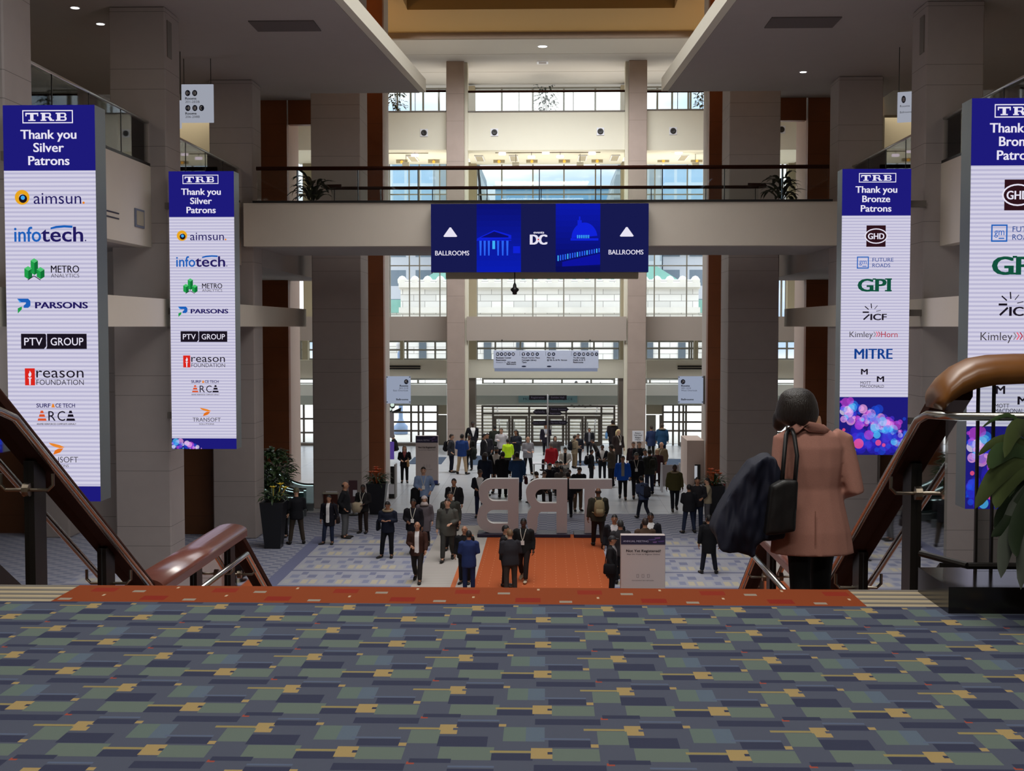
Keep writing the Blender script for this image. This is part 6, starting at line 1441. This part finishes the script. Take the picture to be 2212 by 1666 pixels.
def held_coat(who, col, label, at_=(.20, .16, 1.0), size=(.16, .12, .42)):
    r = empty('folded_coat', world_of(who, at_), who.rotation_euler.z); r.scale = [who.scale[2]]*3; tag(r, label, 'coat', 'coats carried over an arm')
    b = MB(); sx, sy, sz = size; loft(b, [(0, 0, .06), (0, 0, .02), (0, 0, -sz*.3), (.02, .02, -sz*.7), (0, 0, -sz)], [(sx*.5, sy*.5), (sx*.9, sy*.9), (sx, sy), (sx*.9, sy*.8), (sx*.6, sy*.5)], 14)
    rnd = random.Random(len(label)); b.v = [(x+rnd.uniform(-.012, .012), y+rnd.uniform(-.012, .012), z+rnd.uniform(-.02, .02)) for x, y, z in b.v]
    b.build('cloth', cmat(col), r, True); return r
def P(px, fy, hy, face, label, jacket, trousers, h=None, **k):
    """a person whose feet show at (px, fy), or whose head top shows at (px, hy)"""
    if fy:
        q = onz(px, fy, 0); hh = at(px, hy, q.y).z if h is None else h; hh = max(1.50, min(1.92, hh))
    else:
        hh = h or 1.73; q = onz(px, hy, hh)
    return make_person((q.x, q.y, 0), math.radians(face), hh, label, jacket, trousers, **k)
BK, BK2, NVY, GRY, CHR, BRN, OLV = '#16161a', '#1d1c20', '#1a2036', '#55565a', '#2a2a2e', '#3a2a22', '#3c3a28'
JN, DT = '#232a3e', '#1a191c'
# -- left group by the columns
P(613, 1161, 1058, 150, 'person in a dark hooded coat half hidden behind the left flower planter', BK, DT, hair=('hood', '#121214'))
P(641, 1176, 1055, 20, 'person in a black jacket and olive beanie seen from behind, by the left flower planter', BK, '#3a3128', hair=('beanie', '#4a4630'), stance='wide', al='hold', ar='hold')
w = P(711, 1176, 1070, 172, 'woman in an open dark coat, white top and jeans beside the bald man', '#15141c', JN, shirt='#d8d4d0', V=('open', .8), skin='m', hair=('short', '#14100e'), female=True, stance='ease', hem=.66)
shoulder_bag(w, '#241c1c', 'dark shoulder bag of the woman in white top and jeans', -1)
P(745, 1163, 1041, -95, 'bald man in a black jacket and grey trousers standing in profile', '#17181b', '#5a5a5c', skin='m', hair=('bald', '#2a2220'), stance='stand', al='pocket', ar='pocket', fat=1.12)
w = P(785, 1152, 1047, 165, 'person in a dark jacket with lanyard holding a beige coat', '#1c1a1a', '#2b211e', skin='b', hair=('short', '#0d0b0a'), al='hold', ar='hold', extras=('lanyard',))
held_coat(w, '#a3937a', 'beige coat bundled in the arms of the person beside the bald man', (.10, .26, 1.08), (.20, .12, .30))
w = P(838, 1205, 1083, 175, 'person in a navy fur-collared coat looking at a phone', '#181c2a', '#15161c', skin='m', hair=('short', '#1a1412'), al='phone', ar='phone', extras=('fur',), head=(0, .4), stance='ease')
shoulder_bag(w, '#1a1d28', 'dark duffel bag behind the person looking at a phone', 1, z=1.0, w=.42, h=.34, x=.30, y=-.14)
P(893, 1200, 1078, 178, 'man in a black coat with large white badge walking behind the man in brown leather', '#17151a', '#5e5a58', skin='d', hair=('short', '#0e0b0a'), ar='hold', al='down', extras=('badge',), stance='walk', fat=1.1)
P(917, 1182, 1072, 178, 'woman in a pale headscarf and patterned grey coat', '#5c5458', '#2a2024', skin='l', hair=('scarf', '#a89a94'), female=True, hem=.55, ar='hold', al='down', stance='walk2')
P(902, 1258, 1127, 178, 'man in a brown leather jacket and white shirt walking toward the stairs', '#3a221a', '#26211f', shirt='#d4cfcc', V=('open', .88), skin='m', hair=('bald', '#2a1e18'), stance='walk', al='swing', ar='hold')
w = P(915, 1125, 1007, 185, 'man in a light blue shirt carrying a black coat, before the registration sign', '#7c8fb0', '#16161a', skin='l', hair=('short', '#17120f'), al='pocket', ar='hold', extras=('badge',))
held_coat(w, '#121214', 'black coat over the arm of the man in a light blue shirt', (.24, .14, 1.02), (.16, .12, .55))
P(981, 1146, 1034, 172, 'man in a long black coat with pale lanyard near the stone floor edge', '#161417', DT, skin='m', hair=('short', '#15110f'), extras=('lanyard',), hem=.55, ar='hold')
P(973, 1190, 1062, 178, 'person mostly hidden behind the man in the grey parka', '#33342f', DT, skin='m', hair=('short', '#1c1512'))
P(967, 1212, 1077, 176, 'man in a grey hooded parka walking with one hand at his chest', '#4b4a44', '#33322f', shirt='#2a2624', V=('v', 1.33), skin='l', hair=('short', '#2a1d17'), stance='walk2', ar='down', al='hold', hem=.72, fat=1.08)
P(1013, 1278, 1147, 6, 'person in a bright navy blue suit seen from behind beside the orange runner', '#22305c', '#1c2648', skin='m', hair=('short', '#12100f'), al='hold', ar='hold', hem=.70)
P(1004, 1262, 1136, 172, 'man in black facing the person in the blue suit', '#161517', DT, skin='m', hair=('bald', '#2a2019'), fat=1.12)
w = P(874, 1043, 963, 185, 'woman in a black jacket and skirt holding papers and a paper bag', '#19171a', '#1a181b', skin='l', hair=('long', '#4a3624'), female=True, al='hold', ar='hold', shirt='#8a4a48', V=('v', 1.2))
shoulder_bag(w, '#a5835a', 'brown paper bag held by the woman in a black jacket', -1, z=.95, w=.24, h=.34, strap=False, x=.16, y=.27)
# -- beside the left stone pier
w = P(975, 1021, 938, -95, 'man in a grey jacket with a black backpack in profile by the left stone pier', '#34353a', '#1a1c2a', skin='l', hair=('short', '#2a1d17'), al='pocket', ar='pocket')
backpack(w, '#121216', 'black backpack on the man in a grey jacket by the left stone pier')
P(998, 1025, 938, -20, 'man in a royal blue blazer and khaki trousers seen from behind', '#26407a', '#b39a7a', skin='m', hair=('short', '#17120f'), al='hold', ar='hold', stance='wide')
w = P(1014, 1016, 939, 165, 'woman in a dark coat and tan top facing the man in the royal blue blazer', '#20221f', DT, shirt='#c09a80', V=('open', 1.0), skin='d', hair=('short', '#0f0c0b'), female=True, al='hold')
held_coat(w, '#20241f', 'dark green coat over the arm of the woman in a tan top', (-.26, .12, 1.05), (.15, .12, .5))
P(1021, 990, 909, 195, 'waiter in a black vest and white sleeves behind the left group', '#15141a', DT, shirt='#dcdad6', V=('v', 1.05), skin='b', hair=('short', '#0d0b0a'), al='back', ar='back')
q = onz(855, 938, 1.28); make_person((q.x, q.y, -.40), math.radians(110), 1.70, 'dark seated figure by the left gridded window', '#17181b', '#15151a', skin='m', hair=('short', '#17120f'), stance='sit', al='lap', ar='lap', lean=.2, hem=.86, group='seated people')
# -- behind the letters B and R
P(1037, 1118, 1015, 178, 'man in a dark blazer and white shirt beside the letter B', '#1b1c24', '#20243a', shirt='#d8d4d0', V=('v', 1.0), skin='m', hair=('cap', '#3a2a22'), ar='hold', al='hold')
P(1045, 1022, 937, -80, 'man in a dark jacket and white shirt standing in profile behind the crowd', '#1c1a1e', DT, shirt='#cfcac6', V=('v', 1.0), skin='m', hair=('short', '#14100e'))
P(1053, None, 936, 160, 'person half hidden behind the man in profile, left of the doors', '#26242a', DT, h=1.66, skin='m', hair=('short', '#1a1412'))
P(1048, 1072, 978, -20, 'long-haired woman in a navy vest with pale sleeves seen from behind', '#1f2434', '#20202a', skin='l', hair=('long', '#2a1c15'), female=True)
P(1069, 994, 919, 5, 'large person in a dark green coat seen from behind at the left doors', '#23261f', DT, skin='m', hair=('short', '#17120f'), fat=1.15)
P(1072, 1065, 961, 178, 'man in a black suit and cap facing the camera with pale shirt', '#141316', DT, shirt='#cbc4ba', V=('v', .95), skin='m', hair=('cap', '#15120f'), extras=('beard',))
P(1083, 1005, 925, 170, 'man in a pale grey polo shirt holding a phone near the doors', '#b7b2b4', '#1d1b1f', skin='l', hair=('short', '#4a3526'), al='down', ar='phone', extras=())
P(1097, 1021, 951, 20, 'person in a bright yellow safety vest half hidden behind others', '#c6ee2a', '#2a2c24', h=1.6, skin='m', hair=('short', '#17120f'))
P(1086, 1075, 976, 0, 'man in a black coat seen from behind, above the letter B', '#18171a', DT, skin='m', hair=('short', '#17120f'), hem=.62)
P(1115, 1010, 929, 150, 'person in a navy pullover looking down at a phone by the doors', '#22252f', '#2a2a2e', skin='m', hair=('long', '#241a15'), al='phone', ar='hold', female=False, fat=1.1)
w = P(1117, 1081, 975, 15, 'person in a blue jacket with white hood seen from behind', '#2a4468', '#2a2430', skin='m', hair=('short', '#14100e'), al='hold', ar='down', hem=.66, extras=('fur',))
shoulder_bag(w, '#4a1f24', 'dark red bag of the person in the blue jacket with white hood', 1, z=.72, w=.24, h=.28, x=.30, strap=False)
P(1140, 1026, 943, -150, 'white-haired man in a grey shirt and black trousers standing alone', '#8c8a8e', '#17161a', skin='l', hair=('bald', '#b8b0a8'), al='hold', ar='hold', fat=1.12, stance='wide')
P(1179, 985, 916, 180, 'man in a dark suit with lanyard walking in through the middle doors', '#201c28', '#1c1b22', shirt='#8e929c', V=('v', 1.1), skin='m', hair=('short', '#241a15'), extras=('lanyard',), al='phone', ar='down', stance='walk', hem=.72)
P(1199, 1008, 943, 190, 'woman in a grey coat walking in behind the man in red', '#4a4442', '#3a302c', skin='l', hair=('long', '#3a2820'), female=True, stance='walk2', hem=.6)
P(1241, 1012, 940, -60, 'man in a beige jacket near the right of the doors', '#8a7a62', '#7a684f', skin='m', hair=('short', '#2a1f18'), al='fwd', ar='hold')
backpack(PEOPLE[-1]['root'], '#15151a', 'black backpack on the man in a beige jacket near the doors')
P(1249, None, 937, 170, 'person in a dark jacket just behind the man in beige', '#1e2028', DT, h=1.58, skin='m', hair=('short', '#17120f'))
# -- seated group under the direction post
P(1191, None, 957, 30, 'man in a red jacket sitting on the white table, seen from behind', '#a8202a', '#2a1c1e', h=1.75, skin='m', hair=('short', '#6a6460'), stance='sit', al='down', ar='down'); PEOPLE[-1]['root'].location.z = .04
P(1221, None, 966, 178, 'person in an open white jacket and black top looking down', '#b8b2a8', '#3a3634', h=1.62, shirt='#1a181a', V=('open', .9), skin='l', hair=('short', '#17120f'), al='lap', ar='lap', head=(0, .35))
for (px, hy, fc, col, hr, lab, hh) in ((1163, 1020, 30, '#241c1c', ('short', '#2a1a14'), 'person with reddish dark hair sitting behind the letter R, leftmost of the seated group', 1.26), (1173, 1018, 200, '#4a4442', ('short', '#4a3426'), 'person in grey sitting beside the reddish-haired one behind the letter R', 1.18), (1185, 1000, 200, '#1a1a20', ('short', '#14100e'), 'man in a dark jacket leaning forward under the direction post', 1.28), (1203, 995, 180, '#24242a', ('short', '#14100e'), 'person in dark clothes sitting close to the white table on its right', 1.28), (1215, 996, 150, '#6a6660', ('short', '#100d0c'), 'black-haired person bent over in the seated group', 1.18), (1214, 1007, 10, '#55504c', ('pony', '#17120f'), 'person in a grey hoodie with a ponytail seen from behind in the seated group', 1.32), (1228, 1014, 190, '#6e6a62', ('short', '#3a2820'), 'person in a pale sweater at the right of the seated group', 1.22)):
    P(px, None, hy, fc, lab, col, '#2a2628', h=1.72, skin='l', hair=hr, stance='stand', al='lap', ar='lap', lean=.35, head=(0, .3)) if False else make_person((*[onz(px, hy, hh)[i] for i in (0, 1)], hh-1.68), math.radians(fc), 1.70, lab, col, '#2a2628', skin='l', hair=hr, stance='sit', al='lap', ar='lap', lean=.18, head=(0, .3), hem=.86, group='seated people')
SEATS = len(PEOPLE)
P(1248, 1104, 1006, 195, 'person in black with brown trousers bending forward behind the letter T', '#17171b', '#5a4636', skin='m', hair=('short', '#0f0d0c'), lean=.28, al='hold', ar='hold', head=(0, .3))
P(1227, 1118, 1020, 10, 'slim person in black seen between the letters R and T', '#16151a', '#18171c', skin='m', hair=('short', '#17120f'))
# -- right of the doors
P(1273, 985, 927, 178, 'man in a dark jacket and grey shirt walking in at the right doors', '#1a1a1f', '#1a1a1f', shirt='#6a6a6e', V=('open', .9), skin='m', hair=('short', '#2a1f18'), stance='walk')
P(1289, None, 948, 90, 'person in dark clothes crouching by the right doors', '#25211f', DT, h=1.25, skin='m', hair=('short', '#2a1a14'), lean=.4)
w = P(1277, 1044, 971, -75, 'man in a black jacket with backpack facing the pair in blazers', '#1c1c20', '#1a1a1f', skin='m', hair=('short', '#17120f'))
backpack(w, '#101014', 'black backpack on the man facing the pair in blazers')
P(1301, 1038, 961, 172, 'man in a dark blazer and white shirt holding papers', '#1b191d', '#1b1a22', shirt='#d0ccc8', V=('v', 1.0), skin='d', hair=('short', '#0f0c0b'), al='hold', ar='hold')
P(1321, 1052, 961, 60, 'man in a brown grey blazer seen from behind', '#4a4036', '#221c1c', skin='d', hair=('short', '#17120f'), al='hold', ar='hold')
w = P(1323, 980, 908, 10, 'person in a dark fur-collared coat leaving by the right doors', '#211a1c', '#1c1a22', skin='m', hair=('short', '#1c1512'), extras=('fur',), hem=.62)
shoulder_bag(w, '#5f8fc0', 'light blue bag of the person in the fur-collared coat', -1, z=.95, w=.34, h=.32, x=.30, strap=False)
P(1335, 1010, 928, -150, 'blonde woman in a dark brown coat with badge', '#2c211f', '#17161a', skin='l', hair=('long', '#c8b284'), female=True, hem=.6, extras=('badge',))
P(1345, 1079, 985, 178, 'man in a bright blue puffer jacket walking toward the camera', '#1c50b0', '#1c1a1e', shirt='#8a857c', V=('open', .95), skin='m', hair=('short', '#17120f'), stance='walk', fat=1.12, al='hang', ar='hang')
P(1374, 1076, 978, 178, 'man in black with a cap and pale lanyard beside the blue puffer jacket', '#16151a', '#1d1c20', skin='m', hair=('cap', '#3c382c'), extras=('lanyard',), stance='walk2', fat=1.08)
P(1381, 1042, 954, 180, 'man in a black jacket right under the badge return sign', '#15151a', DT, skin='l', hair=('short', '#3a2a1f'), al='hold', ar='hold', fat=1.08)
P(1368, 1038, 955, 160, 'person in dark red half hidden at the right stone pier', '#2a1a1e', DT, skin='l', hair=('short', '#3a2018'))
P(1393, 1056, 971, 178, 'man in a dark suit and light blue shirt behind the group on the right', '#24242c', DT, shirt='#a8b4cc', V=('v', 1.0), skin='m', hair=('short', '#17120f'), al='hold', ar='down')
w = P(1403, 1068, 971, 20, 'person in an olive jacket with backpack straps seen from behind', '#2c2c28', '#232638', skin='m', hair=('short', '#14100e'))
backpack(w, '#26261f', 'dark olive backpack in the group before the right pier', sc=.9)
P(1419, 1050, 970, 178, 'blonde woman in a maroon top facing the camera', '#3c2226', '#2a1a1e', skin='l', hair=('long', '#d2c09a'), female=True, hem=.62)
P(1429, 1040, 955, 140, 'bald man in a tan jacket with white lanyard', '#6b5c46', '#2a2620', skin='l', hair=('bald', '#b09a88'), extras=('lanyard',), fat=1.1)
P(1407, 990, 920, 15, 'person in a blue hooded jacket leaving by the right side door', '#243050', '#2a261f', skin='m', hair=('short', '#2a1c15'), hem=.66, fat=1.1)
P(1430, 992, 915, -10, 'person in a teal blue jacket with fur hood leaving at the right', '#1f3f5c', '#1c2030', skin='m', hair=('short', '#3a2a1f'), extras=('fur',), hem=.7, fat=1.1)
w = P(1390, 1122, 1029, 25, 'person in a blue grey jacket bending forward, walking away', '#3f4a66', '#20222e', skin='m', hair=('short', '#100d0c'), lean=.25, stance='walk', al='hold', ar='hold')
backpack(w, '#22222a', 'dark backpack on the person in the blue grey jacket', off=(0, -.03), z=1.16)
P(1457, 1104, 1004, 180, 'man in an olive bomber jacket with sheepskin collar walking toward the camera', '#4a4526', '#1a1a20', skin='b', hair=('short', '#0d0b0a'), stance='walk2', extras=('fur',), fat=1.12, al='hang', ar='hang')
w = P(1292, 1184, 1054, 5, 'man in a dark olive jacket walking away in front of the letter T', '#2b2920', '#241c1a', skin='d', hair=('bald', '#1a1412'), stance='walk', al='hang', ar='swing', fat=1.05)
backpack(w, '#7d6f52', 'beige backpack on the man walking in front of the letter T')
# -- right side
P(1488, 1152, 1047, 10, 'person in black coat and jeans seen from behind, leftmost of the planter trio', '#17171b', JN, skin='m', hair=('short', '#0f0d0c'), al='hold', ar='hold', stance='wide', fat=1.1)
P(1506, 1146, 1031, 178, 'man in a dark jacket facing the camera in the trio by the right planter', '#211f22', JN, skin='m', hair=('short', '#14100e'), al='hold', ar='hold')
w = P(1528, 1132, 1033, 95, 'man in a beige jacket and grey trousers in profile by the right planter', '#a0937a', '#5a585c', skin='l', hair=('short', '#17120f'), al='fwd', ar='hold')
P(1531, 1240, 1113, 0, 'person in a black coat walking away at the tip of the navy coat', '#131316', '#1a1c26', skin='m', hair=('short', '#100d0c'), stance='wide', al='hang', ar='hang', hem=.62)
# -- near the close registration sign
P(1327, 1248, 1112, 172, 'man in a dark suit facing the camera above the registration sign', '#1a1a1f', DT, shirt='#b8b4b4', V=('v', 1.1), skin='m', hair=('short', '#14100e'))
P(1340, 1262, 1124, 10, 'grey-haired person seen from behind between the suit and the registration sign', '#2a282a', DT, skin='m', hair=('short', '#2a2826'))
w = P(1321, 1290, 1158, -100, 'man in a dark coat and flat cap in profile left of the registration sign', '#1f1e20', DT, skin='m', hair=('cap', '#222022'), shirt='#8a8686', V=('v', 1.05), hem=.6)
shoulder_bag(w, '#141316', 'black shoulder bag of the man in the flat cap', 1, z=.86, w=.36, h=.3, x=.28)
P(1405, 1240, 1108, 170, 'man in a dark suit with white shirt behind the registration sign', '#1c1a1f', DT, shirt='#d0ccca', V=('v', 1.1), skin='d', hair=('short', '#0f0c0b'), al='hold', ar='hold')
P(1393, 1258, 1120, 5, 'person in a brown jacket seen from behind above the registration sign', '#453428', DT, skin='m', hair=('short', '#2a1a14'))
# -- on the orange runner
P(1091, 1268, 1135, -100, 'man in a black jacket with lanyard in profile on the orange runner', '#1b1a1c', '#1a1718', skin='m', hair=('short', '#14100e'), extras=('lanyard',), al='hold', ar='hold', shirt='#8a7f6a', V=('v', 1.05))
P(1103, 1284, 1145, 15, 'fair-haired man in a charcoal jacket leaning to talk, seen from behind', '#27262a', '#3a3835', skin='l', hair=('short', '#6a5238'), lean=.10, al='hold', ar='hold', fat=1.12)
P(1131, 1256, 1120, 172, 'man in a black jacket with badge and pale shoes walking on the runner', '#1a1a1a', '#241c1a', skin='b', hair=('short', '#0d0b0a'), extras=('lanyard', 'lightshoes'), stance='walk', al='down', ar='down')
# -- outside on the library steps
for (px, jc, lab) in ((1244, '#25252c', 'person in dark trousers on the steps outside, only legs visible'), (1268, '#b98a4a', 'person in a tan coat on the steps outside, right of the other')):
    q = at(px, 884, 81.75); make_person((q.x, 81.75, 1.6), math.radians(-70), 1.74, lab, jc, '#2a2c34', skin='m', stance='walk', group='people outside')

# ------------------------------------------------------------------ the woman on the stairs
WY = 7.62; WZ = Z1-.525; wx = at(1755, 1000, WY).x; WH = 1.605
ROWS = [(.655, .285, .19, -.01), (.80, .262, .18, -.01), (.95, .222, .155, -.005), (1.09, .196, .138), (1.24, .21, .145, -.01), (1.36, .215, .135, -.015), (1.42, .19, .105, -.01), (1.465, .115, .085), (1.505, .075, .078, .005)]
ARMS['carry'] = ((.255, -.07, 1.10), (.20, .20, 1.06)); ARMS['bent'] = ((.265, -.08, 1.08), (.16, .17, 1.03))
W = make_person((wx, WY, WZ), math.radians(4), WH, 'woman in a pink tweed blazer seen from behind, walking down the stairs', '#936c62', '#101012', skin='l', hair=('none', '#1b120e'), stance='close', al='carry', ar='bent', bulk=1.0, rows=ROWS, voxel=.011, hip_w=1.22, headoff=(-.10, .02, .0), head=(.15, .15), female=True, group=None, extras=())
finish_people()
for c in W.children:
    if c.name.startswith('jacket'):
        c.name = 'blazer'
        from mathutils import noise as mn
        for v in c.data.vertices:
            k = .007 if abs(v.co.x) < .2 else .011
            v.co += v.co.normalized().cross(V3((0, 0, 1)))*0 + V3((.5, -1, 0))*k*mn.noise(V3((v.co.x*9, v.co.y*6, v.co.z*5+v.co.x*3)))
        m = mat('blazer_tweed', '#a3776b', .95, noise=.22, nscale=220, bump=.25, spec=.1); c.data.materials.clear(); c.data.materials.append(m)
def wl(px, py, y): return (at(px, py, y) - Vector((wx, WY, WZ)))/(WH/1.75)
# bob hair
hb = MB(); hcx = wl(1722, 880, WY+.02)
def hpt(px, py): p = wl(px, py, WY+.02); return p
loft(hb, [hpt(1722, 838), hpt(1722, 842), hpt(1722, 852), hpt(1722, 868), hpt(1722, 886), hpt(1721, 902), hpt(1719, 914), hpt(1717, 921), hpt(1716, 924)], [(.03, .03), (.075, .072), (.108, .108), (.130, .130), (.142, .137), (.142, .132), (.130, .122), (.112, .10), (.07, .06)], 24)
loft(hb, [hpt(1700, 880)+V3((0, .03, 0)), hpt(1690, 905)+V3((0, .06, 0)), hpt(1690, 922)+V3((0, .10, 0)), hpt(1694, 932)+V3((0, .12, 0))], [.05, .055, .045, .02], 12)
o = temp(hb, .012, 4); dg = bpy.context.evaluated_depsgraph_get(); me = bpy.data.meshes.new_from_object(o.evaluated_get(dg)); bpy.data.objects.remove(o); TEMP.clear()
rnd = random.Random(2)
ho = bpy.data.objects.new('bob_hair', me); COL.objects.link(ho); ho.parent = W; me.materials.clear()
hm = mat('bob_hair_brown', '#1a110d', .42, spec=.5); g = NG(hm); wv = hm.node_tree.nodes.new('ShaderNodeTexNoise'); wv.inputs['Scale'].default_value = 40; mpn = hm.node_tree.nodes.new('ShaderNodeMapping'); mpn.inputs['Scale'].default_value = (5, 5, .25); tcn = hm.node_tree.nodes.new('ShaderNodeTexCoord')
hm.node_tree.links.new(tcn.outputs['Object'], mpn.inputs['Vector']); hm.node_tree.links.new(mpn.outputs['Vector'], wv.inputs['Vector']); bpn = hm.node_tree.nodes.new('ShaderNodeBump'); bpn.inputs['Strength'].default_value = .5; bpn.inputs['Distance'].default_value = .01
hm.node_tree.links.new(wv.outputs['Fac'], bpn.inputs['Height']); hm.node_tree.links.new(bpn.outputs['Normal'], hm.node_tree.nodes['Principled BSDF'].inputs['Normal']); me.materials.append(hm)
# blazer details: centre seam, collar edge
MB().tube([W_p for W_p in (wl(1757, 1105, WY-.17), wl(1757, 1140, WY-.18), wl(1756, 1176, WY-.19))], .003, 5).build('back_seam', mat('seam_thread', '#855c4e', .95), W)
cb = MB(); loft(cb, [wl(1702, 932, WY-.02), wl(1720, 924, WY-.085), wl(1745, 922, WY-.10), wl(1772, 926, WY-.085), wl(1790, 936, WY-.03)], [(.02, .028), (.022, .034), (.022, .036), (.022, .034), (.02, .028)], 10); cb.build('collar', mat('blazer_tweed', '#a3776b', .95), W, True)
def soft_shape(name, outline, y0, y1, voxel, smooth, m, root, noise=0.0, seed=1):
    """a soft cloth body: photo outline at its true distance, given thickness, rounded and folded"""
    pts = [at(px, py, (y0+y1)/2) for px, py in outline]; poly = [(p.x, p.z) for p in pts]
    b = MB().prism(poly, 'y', y0, y1); o = temp(b, voxel, smooth); dg = bpy.context.evaluated_depsgraph_get(); me = bpy.data.meshes.new_from_object(o.evaluated_get(dg)); bpy.data.objects.remove(o); TEMP.clear()
    from mathutils import noise as mn
    if noise:
        for v in me.vertices:
            q = V3((v.co.x*7+seed, v.co.y*3, v.co.z*2.2 - v.co.x*4)); v.co += V3((.35, 1.3, .2))*noise*mn.noise(q*1.7) + V3((0, .5, 0))*noise*mn.noise(q*5)
    me.materials.clear(); me.materials.append(m); me.polygons.foreach_set('use_smooth', [True]*len(me.polygons))
    o = bpy.data.objects.new(name, me); COL.objects.link(o)
    if root: o.parent = root; o.matrix_parent_inverse = Matrix.Translation(-Vector(root.location))
    return o
p = at(1612, 1195, WY-.02); root = empty('navy_coat', (p.x, WY-.02, p.z)); tag(root, 'dark navy coat draped over the left arm of the woman in the pink blazer', 'coat')
soft_shape('coat_body', [(1668, 980), (1643, 985), (1619, 999), (1590, 1038), (1566, 1076), (1545, 1114), (1536, 1142), (1550, 1174), (1578, 1188), (1618, 1199), (1626, 1196), (1628, 1170), (1656, 1162), (1690, 1152), (1690, 1040)][::-1], WY-.17, WY+.10, .014, 9, mat('coat_navy', '#0c1126', .75, noise=.3, nscale=14), root, .06, 3)
p = at(1690, 1150, WY-.26); root = empty('tote_bag', (p.x, WY-.26, p.z)); tag(root, 'black tote bag on the left shoulder of the woman in the pink blazer', 'bag')
soft_shape('bag_body', [(1664, 1050), (1690, 1036), (1722, 1036), (1716, 1146), (1690, 1152), (1650, 1155)], WY-.31, WY-.20, .012, 6, mat('tote_black', '#0b0a0c', .5), root, .008, 5)
for pts in (((1689, 1045, -.25), (1694, 985, -.20), (1698, 940, -.14), (1703, 929, -.06), (1704, 935, .05)), ((1717, 1045, -.28), (1722, 985, -.23), (1716, 942, -.18), (1711, 928, -.08), (1708, 935, .05))):
    o = MB().tube([at(x, y, WY+d_) for x, y, d_ in pts], .013, 8).build('strap', mat('tote_black', '#0b0a0c', .5), root, True); o.matrix_parent_inverse = Matrix.Translation(-Vector(root.location))
